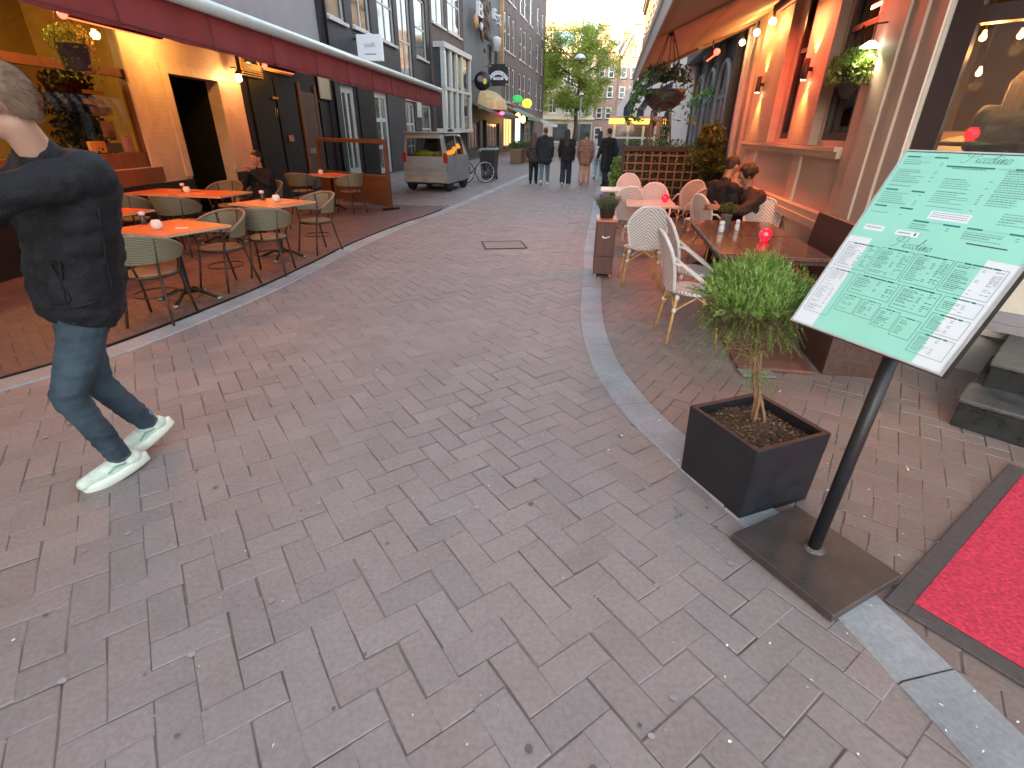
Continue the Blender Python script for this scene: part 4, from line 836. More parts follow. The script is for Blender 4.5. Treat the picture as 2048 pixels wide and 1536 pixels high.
for x in (0.04,L_-0.04):
    m=MB(); m.box(x-0.04,x+0.04,-0.22,0.22,0.0,0.05,bev=0.01); m.build('foot',IRON,SC_)
# ================= PEOPLE =================
SKN=mat('skin',(0.42,0.22,0.15),0.5,0.08,20,0.1,200)
def basis(fwd,upv=(0,0,1)):
    f=Vector(fwd).normalized(); r=f.cross(Vector(upv)).normalized(); u=r.cross(f); return Matrix(((r.x,f.x,u.x),(r.y,f.y,u.y),(r.z,f.z,u.z)))
def hand(out,wrist,d,palm_n,k=1.0,curl=0.5,thumb=1):
    """palm, four unequal bent fingers and a thumb off the palm's side"""
    d=Vector(d).normalized(); n=Vector(palm_n); n=(n-d*n.dot(d)).normalized(); s=d.cross(n)*thumb; m=MB(); w=Vector(wrist)
    m.cap(w-d*0.03,w+d*0.01,0.026*k,0.025*k,8); 
    for o in (-0.026,-0.009,0.009,0.026): m.cap(w+s*o*0.7*k,w+d*0.085*k+s*o*k,0.0145*k,0.0115*k,8)
    for i,(o,L) in enumerate(((0.028,0.070),(0.010,0.078),(-0.010,0.074),(-0.028,0.058))):
        b=w+d*0.088*k+s*o*k; dd=d; 
        for j,fr in enumerate((0.45,0.32,0.23)):
            a=curl*(0.55+0.5*j); dd=(d*cos(a*(j+1)*0.6)+n*sin(a*(j+1)*0.6)).normalized(); e=b+dd*L*fr*k; m.cap(b,e,(0.0092-j*0.0008)*k,(0.0086-j*0.0008)*k,7); b=e
    b=w+d*0.025*k+s*0.028*k; t1=(d*0.6+s*0.75+n*0.25).normalized(); e=b+t1*0.042*k; m.cap(b,e,0.0125*k,0.0105*k,7); t2=(d*0.85+s*0.35+n*0.35).normalized(); m.cap(e,e+t2*0.032*k,0.0105*k,0.0085*k,7)
    r=remesh(m,0.0042,1); out.add(r.v,r.f,True)
def person(label,loc,rz,J,face,cols,k=1.0,hair='short',group=None,vox=0.014,hands=True,coat=0.0,hood=False,wide=0.0):
    """J: joints in local metres. Body is one skin; clothes, hair and shoes follow the same joints."""
    T=thing('person',label,'person',loc,rz,group); V=lambda n: Vector(J[n])
    hd=V('head'); B=basis(face); 
    def hp(x,y,z): return hd+B@Vector((x,y,z))*k
    m=MB(); m.ell(hp(0,-0.012,0.025),(0.074*k,0.092*k,0.088*k),16,12,B.copy()); m.ell(hp(0,0.015,-0.035),(0.058*k,0.070*k,0.075*k),14,10,B.copy()); m.ell(hp(0,0.045,-0.078),(0.030*k,0.030*k,0.024*k),10,8,B.copy())
    m.cap(hp(0,0.082,0.012),hp(0,0.104,-0.022),0.009*k,0.013*k,8); m.ell(hp(0.013,0.092,-0.026),0.009*k,8,6); m.ell(hp(-0.013,0.092,-0.026),0.009*k,8,6)
    m.cap(hp(-0.035,0.078,0.028),hp(0.035,0.078,0.028),0.011*k,0.011*k,8); m.cap(hp(-0.016,0.083,-0.050),hp(0.016,0.083,-0.050),0.008*k,0.008*k,8)
    for s in (-1,1): m.ell(hp(s*0.076,-0.008,-0.008),(0.010*k,0.019*k,0.031*k),8,8,B.copy()); m.ell(hp(s*0.042,0.062,-0.018),0.022*k,8,6)
    nk=V('neck'); m.cap(hd+B@Vector((0,-0.02,-0.06))*k,nk,0.052*k,0.058*k,12)
    sl,sr=V('sl'),V('sr'); ch=(sl+sr)/2; hl,hr=V('hl'),V('hr'); pv=(hl+hr)/2
    m.cap(sl,sr,0.052*k,0.052*k); 
    for f in (-1,1):
        o=(sr-sl)*0.24*f; m.cap(ch-Vector((0,0,0.06))+o,pv+o*0.9,0.095*k,0.095*k,12)
    for a,b,c in (('sl','el','wl'),('sr','er','wr')):
        m.cap(V(a),V(b),0.047*k,0.036*k,10); m.cap(V(b),V(c),0.037*k,0.024*k,10)
    for a,b,c in (('hl','kl','al'),('hr','kr','ar')):
        m.cap(V(a),V(b),0.078*k,0.050*k,10); m.cap(V(b),V(c),0.050*k,0.034*k,10)
    body=remesh(m,vox*0.8,2)
    if hands:
        for el,wr,th in (('el','wl',-1),('er','wr',1)):
            d=V(wr)-V(el); pn=J.get('pn_'+wr,(-0.3*th,0.2,0.0)); hand(body,V(wr)+d.normalized()*0.02,d,pn,k,J.get('curl',0.5),th)
    bo=body.build('body',cols.get('skin',SKN),T)
    # eyes and mouth
    for s in (-1,1): m=MB(); m.ell(hp(s*0.030,0.079,0.010),(0.012*k,0.007*k,0.006*k),8,6,B.copy()); m.build('eye',mat('eye_dark',(0.03,0.02,0.02),0.2),T)
    m=MB(); m.ell(hp(0,0.0915,-0.050),(0.019*k,0.005*k,0.006*k),8,6,B.copy()); m.build('mouth',mat('lip',(0.33,0.12,0.10),0.5),T)
    # hair
    m=MB()
    if hair=='short': m.ell(hp(0,-0.022,0.038),(0.080*k,0.096*k,0.088*k),16,12,B.copy()); m.ell(hp(0,-0.055,-0.01),(0.066*k,0.050*k,0.055*k),12,8,B.copy())
    elif hair=='curly':
        rr=random.Random(3)
        for q in range(70): a=rr.uniform(0,2*PI); u=rr.uniform(-0.5,1); st=math.sqrt(1-u*u); m.ell(hp(0.095*st*cos(a),-0.03+0.095*st*sin(a)*(0.7 if sin(a)>0 else 1.1),0.03+0.095*u),rr.uniform(0.022,0.034)*k,7,5)
        m.ell(hp(0,-0.03,0.03),(0.095*k,0.1*k,0.1*k),12,8,B.copy())
    else:
        m.ell(hp(0,-0.02,0.035),(0.084*k,0.098*k,0.092*k),16,12,B.copy()); e=ch+Vector((0,0,-0.16 if hair=='long' else 0.0)); bkd=-(B@Vector((0,1,0)))
        for s in (-0.05,0.0,0.05): p0=hp(s,-0.065,0.0); m.cap(p0,Vector((p0.x,p0.y,e.z))+bkd*0.055+Vector((0,0,0)),0.052*k,0.036*k,10)
    h=remesh(m,0.011,2)
    if vox<0.012:      # near figure: short real hairs over the cap
        rh=random.Random(2); cc=hp(0,-0.02,0.03); base=list(h.v)
        for q in range(5200):
            p=Vector(rh.choice(base))+Vector((rh.gauss(0,0.003),rh.gauss(0,0.003),rh.gauss(0,0.003))); n_=(p-cc).normalized(); bk_=(n_*0.55-(B@Vector((0,1,0)))*0.5+Vector((0,0,-0.55))).normalized(); sd=n_.cross(bk_)
            if sd.length<1e-3: continue
            sd.normalize(); L_=rh.uniform(0.012,0.024); h.add([p-sd*0.0007,p+sd*0.0007,p+bk_*L_+n_*0.002],[(0,1,2)])
    h.build('hair',cols['hair'],T)
    # jacket
    m=MB(); e=0.018+coat*0.01; sp=Vector((0,0,0.012)); m.cap(sl-sp,sr-sp,0.066*k+e,0.066*k+e,12); m.cap(nk-Vector((0,0,0.03)),nk+Vector((0,0,0.015)),0.075*k,0.062*k,12)
    hemz=J.get('hem',-0.06)
    for f in (-1,0,1):
        o=(sr-sl)*0.27*f; q_=0.90 if vox>0.0155 else 1.0; m.cap(ch-Vector((0,0,0.07))+o*q_,pv+o*(0.92+wide)*q_+Vector((0,0,hemz)),(0.105*k+e)*q_,(0.112*k+e+wide*0.06)*q_,12)
    for a,b,c in (('sl','el','wl'),('sr','er','wr')):
        m.cap(V(a)-sp,V(b),0.060*k+e*0.8,0.050*k+e*0.8,10); m.cap(V(b),V(b).lerp(V(c),0.94),0.049*k+e*0.8,0.036*k+e*0.6,10)
    if hood: m.ell(nk+B@Vector((0,-0.07,0.01)),(0.10,0.07,0.06),12,8)
    j=remesh(m,vox,2)
    j.v=[(x+0.016*mnoise.noise(Vector((x*9,y*9,z*15)))+0.006*mnoise.noise(Vector((x*26,y*26,z*40))),y+0.018*mnoise.noise(Vector((x*8+5,y*8,z*16)))+0.007*mnoise.noise(Vector((x*24+5,y*24,z*38))),z+0.008*mnoise.noise(Vector((x*14,y*14,z*5)))) for x,y,z in j.v]; j.build('jacket',cols['top'],T)
    # trousers
    m=MB(); lw=J.get('legw',1.0)
    m.cap(hl+Vector((0,0,0.02)),hr+Vector((0,0,0.02)),0.098*k,0.098*k,12)
    for a,b,c in (('hl','kl','al'),('hr','kr','ar')):
        q_=1.16 if vox>0.0155 else 1.0; m.cap(V(a),V(b),0.094*k*q_,0.066*k*lw**0.5*q_,12); m.cap(V(b),V(b).lerp(V(c),0.97),0.066*k*lw**0.5*q_,0.050*k*lw*q_,12)
    j=remesh(m,vox,2)
    j.v=[(x+0.007*mnoise.noise(Vector((x*8,y*8,z*30))),y+0.009*mnoise.noise(Vector((x*8+5,y*8,z*34))),z) for x,y,z in j.v]; j.build('trousers',cols['legs'],T)
    # shoes
    for a,tn in (('al','tl'),('ar','tr')):
        p=V(a); d=V(tn)-p; dl=Vector((d.x,d.y,d.z)).normalized(); hl_=p-dl*0.05+Vector((0,0,-0.045)); Bs=basis(dl)
        m=MB(); m.cap(hl_,hl_+dl*0.10,0.043*k,0.045*k,10); m.cap(hl_+dl*0.10,hl_+dl*0.225,0.047*k,0.033*k,10); m.cap(p+Vector((0,0,-0.01)),p+Vector((0,0,-0.05))+dl*0.05,0.040*k,0.04*k,10)
        s_=remesh(m,0.008,2); so_=s_.build('shoe',cols['shoe'],T)
        m=MB(); nrm=Bs@Vector((0,0,1)); sd=Bs@Vector((1,0,0)); vs=[];n=22
        for zz,sc_ in ((-0.056,0.96),(-0.050,1.10),(-0.016,1.16),(-0.008,1.04)):
            for i in range(n):
                t=2*PI*i/n; ly=0.148*cos(t)+0.085; wdt=(0.043+0.008*cos(t+0.3))*sin(t); vs.append(hl_+dl*(ly*k)+sd*(wdt*sc_*k)+nrm*((zz+0.006*max(0,ly-0.14)/0.1)*k))
        fs=[tuple(range(n-1,-1,-1)),tuple(range(3*n,4*n))]+[(q*n+i,q*n+(i+1)%n,(q+1)*n+(i+1)%n,(q+1)*n+i) for q in range(3) for i in range(n)]
        m.add(vs,fs,True); m.build('sole',cols.get('sole',cols['shoe']),so_)
    return T
DEN=mat('denim',(0.018,0.032,0.048),0.85,0.35,5,0.5,260,c2=(0.065,0.105,0.135)); NAVY=mat('dark_navy_cloth',(0.014,0.018,0.026),0.85,0.3,12,0.3,200); BKC=mat('black_cloth',(0.008,0.008,0.010),0.85,0.3,12,0.3,200)
# walking man in the foreground (world coordinates relative to his standing point)
o=Vector((-1.98,2.22,0.0))
def rel(x,y,z): return (x-o.x-0.055-0.035*min(1,z/1.2),y-o.y,z)
J=dict(head=rel(-1.735,2.02,1.72),neck=rel(-1.72,2.10,1.55),sl=rel(-1.555,2.10,1.50),sr=rel(-1.90,2.27,1.50),el=rel(-1.72,1.83,1.42),wl=rel(-1.94,1.74,1.50),er=rel(-2.08,2.12,1.30),wr=rel(-2.17,1.90,1.42),
  hl=rel(-1.82,2.17,0.93),hr=rel(-1.99,2.28,0.93),kl=rel(-2.00,2.07,0.52),kr=rel(-2.03,2.27,0.50),al=rel(-1.985,2.175,0.115),ar=rel(-1.98,2.42,0.17),tl=rel(-2.12,1.97,0.075),tr=rel(-2.09,2.25,0.095),hem=0.015,curl=0.9)
FG=person('man in dark jacket, blue jeans and pale running shoes striding through the left foreground',tuple(o),0,J,(-0.88,-0.46,-0.12),
  dict(skin=mat('skin_fair',(0.52,0.30,0.22),0.5,0.06,20),hair=mat('short_fair_hair',(0.24,0.15,0.095),0.8,0.25,60,0.5,300),top=mat('jacket_slate',(0.0085,0.0095,0.013),0.7,0.5,7,0.6,150,spec=0.35),legs=DEN,shoe=mat('mesh_shoe',(0.62,0.72,0.62),0.55,0.2,25,0.3,200),sole=mat('foam_sole',(0.80,0.86,0.74),0.5)),1.07,'short',None,0.011,wide=0.0)
import mathutils as _mu
_jk=[ch for ch in FG.children if ch.name.startswith('jacket')][0]; _bv=_mu.bvhtree.BVHTree.FromPolygons([v.co for v in _jk.data.vertices],[tuple(p.vertices) for p in _jk.data.polygons])
def on_jacket(x,y,z,dx=0.9,dy=-0.45):   # point on the cloth, reached from outside
    p=Vector(rel(x,y,z)); dr=Vector((dx,dy,0)).normalized(); h=_bv.ray_cast(p+dr*0.8,-dr); return (h[0]+h[1]*0.003) if h[0] else p
def stitched(nm,pts,r,mt): m=MB(); m.tube([on_jacket(*q) for q in pts],r,6); m.build(nm,mt,FG)
SEAM=mat('jacket_seam',(0.004,0.004,0.006),0.8)
stitched('pocket_seam',[(-1.86,2.08,1.14),(-1.80,2.05,1.15),(-1.74,2.03,1.16),(-1.74,2.03,1.08),(-1.75,2.03,1.00),(-1.81,2.05,0.985),(-1.87,2.08,0.98),(-1.86,2.08,1.06),(-1.86,2.08,1.14)],0.0045,SEAM)
stitched('side_seam',[(-1.70,2.15,1.36-0.04*i) for i in range(10)],0.004,SEAM)
stitched('hem_band',[(-1.95+0.035*i,2.06,0.955+0.003*i) for i in range(10)],0.006,SEAM)
# socks, laces, heel tab
m=MB(); p=Vector(J['ar']); m.cap(p+Vector((0.0,0,0.045)),p+Vector((0,0,-0.01)),0.043,0.044,12); m.build('sock',mat('blue_sock',(0.10,0.19,0.30),0.9,0.5,60),FG)
m=MB(); p=Vector(J['al']); m.cap(p+Vector((0.0,0,0.045)),p+Vector((0,0,-0.01)),0.043,0.044,12); m.build('sock',mat('blue_sock',(0,0,0)),FG)
for a_,t_ in (('al','tl'),('ar','tr')):
    p=Vector(J[a_]); d=(Vector(J[t_])-p).normalized(); sd=basis(d)@Vector((1,0,0)); m=MB()
    for i in range(4): q=p+d*(0.055+0.022*i)+Vector((0,0,-0.001-0.006*i)); m.tube([q-sd*0.030-Vector((0,0,0.018)),q-sd*0.012,q+sd*0.012,q+sd*0.030-Vector((0,0,0.018))],0.0045,6)
    m.build('laces',mat('dark_laces',(0.04,0.035,0.06),0.8),FG)
for a_,t_ in (('al','tl'),('ar','tr')):
    p=Vector(J[a_]); d=(Vector(J[t_])-p).normalized(); sd=basis(d)@Vector((1,0,0)); up_=basis(d)@Vector((0,0,1)); m=MB()
    m.tube([p+up_*(-0.002)+d*0.048*cos(2*PI*i/16)+sd*0.044*sin(2*PI*i/16)+up_*(0.006*cos(2*PI*i/16)) for i in range(16)],0.008,7,closed=True); m.build('shoe_collar',mat('collar_grey',(0.09,0.10,0.12),0.8),FG)
    m=MB()
    for s_ in (-1,1): q=p+d*0.03-up_*0.030+sd*s_*0.0485; m.tube([q-d*0.03,q+d*0.02+up_*0.012,q+d*0.06-up_*0.004],[0.003,0.006,0.003],6)
    m.build('side_stripe',mat('stripe_mint',(0.25,0.45,0.38),0.6),FG)
p=Vector(J['ar']); d=(Vector(J['tr'])-p).normalized(); m=MB(); m.ell(p-d*0.040+Vector((0,0,0.0)),(0.018,0.018,0.026),10,8); m.build('heel_tab',mat('yellow_tab',(0.75,0.42,0.02),0.5),FG)
def walker(x,y,az,h,label,top,legs,hair,hairst,shoe,ph=0.12,legw=1.1,arms=0.0,coat=0.0,hood=False,hem=-0.06,sole=None,wide=0.0):
    k=h/1.80; j=dict(head=(0,0.03*k,1.69*k),neck=(0,0,1.52*k),sl=(-0.19*k,0,1.45*k),sr=(0.19*k,0,1.45*k),el=(-0.25*k,-0.03+ph*0.4,1.17*k),er=(0.25*k,-0.03-ph*0.4,1.17*k),wl=(-0.25*k,0.05+ph*0.7,0.93*k),wr=(0.25*k,0.05-ph*0.5,0.93*k),
      hl=(-0.095*k,0,0.92*k),hr=(0.095*k,0,0.92*k),kl=(-0.10*k,0.06-ph*0.3,0.50*k),kr=(0.10*k,0.05+ph*0.6,0.50*k),al=(-0.10*k,-ph,0.10*k+max(0,ph)*0.3),ar=(0.10*k,ph,0.09*k),tl=(-0.11*k,0.15-ph,0.065*k),tr=(0.11*k,0.15+ph,0.085*k),hem=hem,legw=legw)
    if arms: j.update(el=(-0.24*k,-0.02,1.20*k),wl=(-0.08*k,0.20,1.10*k),er=(0.24*k,-0.02,1.20*k),wr=(0.10*k,0.20,1.12*k))
    return person(label,(x,y,0),-rad(az),j,(0,1,-0.05),dict(hair=hair,top=top,legs=legs,shoe=shoe,sole=sole or shoe,skin=SKN),k,hairst,'people strolling down the street',0.016,True,coat,hood,wide)
BRH=mat('brown_hair',(0.10,0.045,0.025),0.7,0.3,60,0.5,200); DKH=mat('dark_hair',(0.025,0.014,0.012),0.65,0.3,60,0.5,200); WSH=mat('white_shoe',(0.70,0.72,0.68),0.5,0.1); BSH=mat('black_shoe',(0.015,0.015,0.015),0.5)
walker(0.66,19.2,8,1.62,'person with reddish brown hair and dark clothes, leftmost of the strolling group',mat('plum_cloth',(0.045,0.03,0.035),0.85,0.3,10),BKC,BRH,'long',BSH,0.06,1.15)
walker(1.02,18.75,8,1.76,'person with short hair in a wide dark navy jacket and light blue jeans',NAVY,mat('light_denim',(0.10,0.17,0.24),0.85,0.3,12,0.3),BRH,'short',WSH,0.16,1.0,0,2.0,True,-0.12,None,0.18)
walker(1.72,18.4,10,1.72,'person with long dark hair, black jacket and flared dark jeans with a shoulder bag',BKC,mat('deep_navy_jeans',(0.018,0.024,0.045),0.85,0.3,12),DKH,'long',WSH,0.12,1.55)
walker(2.42,19.0,8,1.66,'person in a brown cardigan over pink tunic and wide pink trousers',mat('brown_knit',(0.26,0.13,0.09),0.9,0.25,12,0.4,160),mat('pink_trousers',(0.50,0.30,0.25),0.85,0.15,12),BRH,'short',mat('beige_shoe',(0.55,0.40,0.30),0.6),0.07,1.9,0,0.5,False,-0.14,None,0.10)
walker(3.25,21.4,20,1.68,'person in pale top and light blue trousers stepping behind the woman in pink',mat('pale_top',(0.50,0.48,0.52),0.85,0.15,12),mat('sky_trousers',(0.20,0.36,0.46),0.85,0.2,12),DKH,'long',WSH,0.20,1.2)
walker(3.02,18.0,-25,1.76,'person in a long black coat walking beside the trellis, rightmost of the strolling group',BKC,BKC,DKH,'short',BSH,0.24,1.3,0,1.0,False,-0.30,None,0.15)
t=thing('shoulder_bag','small black shoulder bag carried at the hip by the person in flared jeans','bag',(1.93,18.28,0.80),rad(-10))
m=MB(); m.box(-0.03,0.05,-0.13,0.13,0.0,0.20,bev=0.03); m.build('body',BKC,t); m=MB(); m.tube([(0.0,-0.11,0.19),(-0.10,-0.08,0.50),(-0.20,0.0,0.66),(-0.10,0.08,0.50),(0.0,0.11,0.19)],0.008,6); m.build('strap',BKC,t)
# seated people
def seated(label,loc,rz,J,face,top,legs,hair,hs,shoe,skin=None,k=1.0,coat=0.0,group=None):
    return person(label,loc,rz,J,face,dict(hair=hair,top=top,legs=legs,shoe=shoe,skin=skin or SKN),k,hs,group,0.013,True,coat)
def base_seat(**kw):
    j=dict(head=(0,0.06,1.19),neck=(0,0.01,1.02),sl=(-0.19,0,0.96),sr=(0.19,0,0.96),el=(-0.25,0.06,0.70),er=(0.25,0.06,0.70),wl=(-0.12,0.28,0.76),wr=(0.12,0.28,0.76),hl=(-0.10,0,0.54),hr=(0.10,0,0.54),kl=(-0.12,0.42,0.53),kr=(0.12,0.42,0.53),al=(-0.12,0.40,0.10),ar=(0.12,0.40,0.10),tl=(-0.13,0.56,0.08),tr=(0.13,0.56,0.08),hem=0.02); j.update(kw); return j
# left: man at the far table row, hands together before his chin, facing the street and us
seated('man in dark clothes sitting behind the far table row with his hands raised together','' or (-4.35,9.35,0),rad(165),base_seat(wl=(-0.03,0.26,1.00),wr=(0.05,0.26,1.00),el=(-0.22,0.16,0.80),er=(0.22,0.16,0.80),curl=1.3),(0.1,1,-0.1),BKC,BKC,DKH,'short',BSH,mat('skin_warm',(0.48,0.20,0.11),0.5,0.08,20))
x,y,z=RW(1.50,7.55)
seated('man in black sitting sideways beside the cream wall, turned to his companion',(x,y,0),rad(-75),base_seat(head=(0.0,0.10,1.27),neck=(0,0.03,1.09),wl=(-0.14,0.40,0.80),wr=(0.10,0.40,0.84),sl=(-0.20,0.0,1.02),sr=(0.20,0.0,1.02)),(-0.15,1,-0.35),BKC,BKC,DKH,'short',BSH,mat('skin_tan',(0.36,0.17,0.10),0.5,0.08,20))
x,y,z=RW(1.86,7.42)
seated('person with dark curly hair in a brown coat leaning toward the man in black',(x,y,0),rad(100),base_seat(head=(0.02,0.13,1.17),neck=(0,0.08,1.01),sl=(-0.20,0.03,0.95),sr=(0.20,0.05,0.95),el=(-0.22,0.22,0.78),wl=(-0.12,0.48,0.80),er=(0.22,0.24,0.76),wr=(0.10,0.50,0.78),kl=(-0.12,0.36,0.53),kr=(0.12,0.36,0.53)),(0.1,1,-0.5),mat('brown_coat',(0.035,0.020,0.016),0.85,0.3,10,0.3),BKC,DKH,'curly',BSH,mat('skin_tan',(0,0,0)),1.0,0.5)
t=thing('wicker_stool','low wicker stool under the leaning person in the brown coat','stool',RW(1.88,7.42),RZR)
m=MB(); m.lathe([(0.16,0.0),(0.17,0.02),(0.19,0.44),(0.19,0.455),(0,0.46)],20); m.build('body',WICK,t)
x,y,z=RW(1.48,7.53); wicker(1.50,7.55,rad(-75),'wicker chair on which the man in black sits sideways')
# ================= BUILDINGS AND STREET =================
WFR=mat('white_frame_paint',(0.62,0.64,0.62),0.4,0.08,6,dirt=0.15); DGL=mat('dark_window_glass',(0.035,0.045,0.055),0.06,0.6,0.8,c2=(0.10,0.12,0.13),spec=0.8)
CUR=mat('net_curtain',(0.42,0.43,0.40),0.8,0.3,2.5)
def cells(m,L,z0,z1,op,d=0.18,x0=0.0):
    xs=sorted(set([x0,L]+[o[0] for o in op]+[o[1] for o in op])); zs=sorted(set([z0,z1]+[o[2] for o in op]+[o[3] for o in op]))
    for a,b in zip(xs,xs[1:]):
        for c,e in zip(zs,zs[1:]):
            cx,cz=(a+b)/2,(c+e)/2
            if any(o[0]<cx<o[1] and o[2]<cz<o[3] for o in op): continue
            m.add([(a,0,c),(b,0,c),(b,0,e),(a,0,e)],[(0,1,2,3)]); 
    for (a,b,c,e) in [o[:4] for o in op]:
        m.add([(a,0,c),(a,d,c),(a,d,e),(a,0,e)],[(0,1,2,3)]); m.add([(b,0,c),(b,d,c),(b,d,e),(b,0,e)],[(3,2,1,0)])
        m.add([(a,0,e),(b,0,e),(b,d,e),(a,d,e)],[(3,2,1,0)]); m.add([(a,0,c),(b,0,c),(b,d,c),(a,d,c)],[(0,1,2,3)])
def windowp(T,a,b,c,e,d=0.10,fw=0.07,cols=1,rows=2,fm=None,gm=None,sill=True,name='window',sm=None):
    m=MB(); fm=fm or WFR; y0,y1=d-0.03,d+0.03
    for q in ((a,a+fw,c,e),(b-fw,b,c,e),(a+fw,b-fw,c,c+fw),(a+fw,b-fw,e-fw,e)): m.box(q[0],q[1],y0,y1,q[2],q[3])
    for i in range(1,cols): x=a+(b-a)*i/cols; m.box(x-fw*0.35,x+fw*0.35,y0+0.004,y1,c+fw,e-fw)
    for j in range(1,rows): z=c+(e-c)*j/rows; m.box(a+fw,b-fw,y0+0.007,y1-0.003,z-fw*0.35,z+fw*0.35)
    f=m.build(name,fm,T); g=MB(); g.box(a+fw*0.5,b-fw*0.5,d+0.004,d+0.012,c+fw*0.5,e-fw*0.5); g.build('pane',gm or DGL,f)
    if sill: s=MB(); s.box(a-0.06,b+0.06,-0.09,d-0.03,c-0.09,c-0.001); s.build('sill',sm or fm,f)
    return f
def bld(name,label,P,rz,L,H,D,wm,wins,z0=0.0,frame=None,cat='building',group=None,roof=None,cornice=None,openings=(),backopen=False):
    T=thing(name,label,cat,(P[0],P[1],0),rz,group); m=MB(); op=[w[:4] for w in wins]+[o[:4] for o in openings]; cells(m,L,z0,H,op,0.14)
    m.add([(0,0,z0),(0,D,z0),(0,D,H),(0,0,H)],[(0,1,2,3)]); m.add([(L,0,z0),(L,D,z0),(L,D,H),(L,0,H)],[(3,2,1,0)]); m.add([(0,D,z0),(L,D,z0),(L,D,H),(0,D,H)],[(3,2,1,0)])
    m.build('wall',wm,T); r=MB(); r.box(-0.02,L+0.02,-0.05,D,H,H+0.12); 
    r.build('roof',roof or mat('flat_roof',(0.12,0.12,0.12),0.9),T)
    if cornice: c=MB(); c.box(-0.05,L+0.05,-0.35,0.0,H-0.45,H-0.01); c.box(-0.05,L+0.05,-0.22,0.0,H-0.7,H-0.45); c.build('cornice',cornice,T)
    for w_ in wins:
        kw=w_[4] if len(w_)>4 else {}; windowp(T,*w_[:4],fm=kw.get('fm',frame),**{k:v for k,v in kw.items() if k!='fm'})
    return T
# ---------- left restaurant ----------
LW=brickmat('cream_painted_brick',(0.70,0.56,0.42),(0.66,0.53,0.40),(0.60,0.48,0.36),0.22,0.065,0.006,0.6,'XZ',0.35); UP=mat('upper_render',(0.40,0.40,0.42),0.85,0.10,1.2,0.1,60,dirt=0.12)
OW=woodmat('warm_window_wood',(0.20,0.085,0.035),(0.12,0.055,0.022),0.4,2)
RL=thing('restaurant_building','restaurant with cream painted brick front and wooden shop window under the dark red awning','building',(-6.139,0.107,0),rad(89))
m=MB(); WO=[(2.0,9.05,1.06,3.15),(9.95,11.5,0.0,2.47)]
cells(m,12.45,0,3.7,WO,0.22,-14.0); m.build('wall',LW,RL)
m=MB(); 
m.add([(-14,0,3.7),(18.4,0,3.7),(18.4,0,13),(-14,0,13)],[(0,1,2,3)]); m.add([(18.4,0,0),(18.4,12,0),(18.4,12,13),(18.4,0,13)],[(0,1,2,3)]); m.add([(-14,0,0),(-14,12,0),(-14,12,13),(-14,0,13)],[(3,2,1,0)]); m.add([(-14,12,0),(18.4,12,0),(18.4,12,13),(-14,12,13)],[(3,2,1,0)])
m.build('upper_wall',UP,RL); m=MB(); m.box(-14,18.4,-0.1,12,13,13.15); m.build('roof',mat('flat_roof',(0,0,0)),RL)
m=MB(); m.box(-14,9.9,-0.05,-0.001,0.0,0.80); m.box(11.55,12.45,-0.05,-0.001,0,0.80); m.build('plinth',mat('dark_plinth',(0.012,0.010,0.010),0.6,0.3,8),RL)
# timber frame of the shop window
m=MB(); y0,y1=0.02,0.14
for x in (2.0,4.4,6.75,8.93): m.box(x,x+0.12,y0,y1,1.06,3.15)
for z,h in ((1.06,0.22),(2.32,0.11),(3.03,0.12)):
    for a,b in ((2.12,4.4),(4.52,6.75),(6.87,8.93)): m.box(a,b,y0+0.003,y1-0.003,z,z+h)
f=m.build('shop_window',OW,RL); m=MB(); m.box(2.02,9.03,0.07,0.078,1.1,3.12); m.build('pane',glassmat('shop_glass',(0.95,0.92,0.85)),f)
m=MB(); m.box(8.90,9.16,-0.035,-0.001,1.0,3.45); m.box(9.76,9.94,-0.03,-0.001,0.85,2.62); m.box(9.94,11.5,-0.03,-0.001,2.47,2.62); m.box(11.5,11.66,-0.03,-0.001,0.85,2.62); m.build('trim',mat('cream_trim',(0.62,0.50,0.36),0.5,0.1),RL)
m=MB(); m.box(1.9,9.1,-0.06,0.0,0.82,1.05); m.build('sill',OW,RL)
# room behind the window
YW=mat('ochre_wall',(0.30,0.20,0.05),0.8,0.25,1.2,0.1,20,c2=(0.52,0.36,0.09)); FLW=mat('dark_floor',(0.06,0.04,0.03),0.6)
m=MB(); x0,x1,D_=0.5,9.9,2.1
m.add([(x0,D_,0),(x1,D_,0),(x1,D_,3.6),(x0,D_,3.6)],[(0,1,2,3)]); m.add([(x1,0.22,0),(x1,D_,0),(x1,D_,3.6),(x1,0.22,3.6)],[(3,2,1,0)]); m.add([(x0,0.22,0),(x0,D_,0),(x0,D_,3.6),(x0,0.22,3.6)],[(0,1,2,3)])
m.build('inner_wall',YW,RL); m=MB(); m.add([(x0,0.22,3.6),(x1,0.22,3.6),(x1,D_,3.6),(x0,D_,3.6)],[(3,2,1,0)]); m.add([(x0,0.22,0.02),(x1,0.22,0.02),(x1,D_,0.02),(x0,D_,0.02)],[(0,1,2,3)]); m.build('inner_floor',FLW,RL)
m=MB(); m.add([(9.95,0.9,0),(11.5,0.9,0),(11.5,0.9,2.47),(9.95,0.9,2.47)],[(0,1,2,3)]); m.add([(9.95,0.22,0),(9.95,0.9,0),(9.95,0.9,2.47),(9.95,0.22,2.47)],[(0,1,2,3)]); m.add([(11.5,0.22,0),(11.5,0.9,0),(11.5,0.9,2.47),(11.5,0.22,2.47)],[(3,2,1,0)]); m.add([(9.95,0.22,2.47),(11.5,0.22,2.47),(11.5,0.9,2.47),(9.95,0.9,2.47)],[(3,2,1,0)]); m.build('doorway',mat('black_door_paint',(0.006,0.006,0.007),0.5,0.3,8),RL)
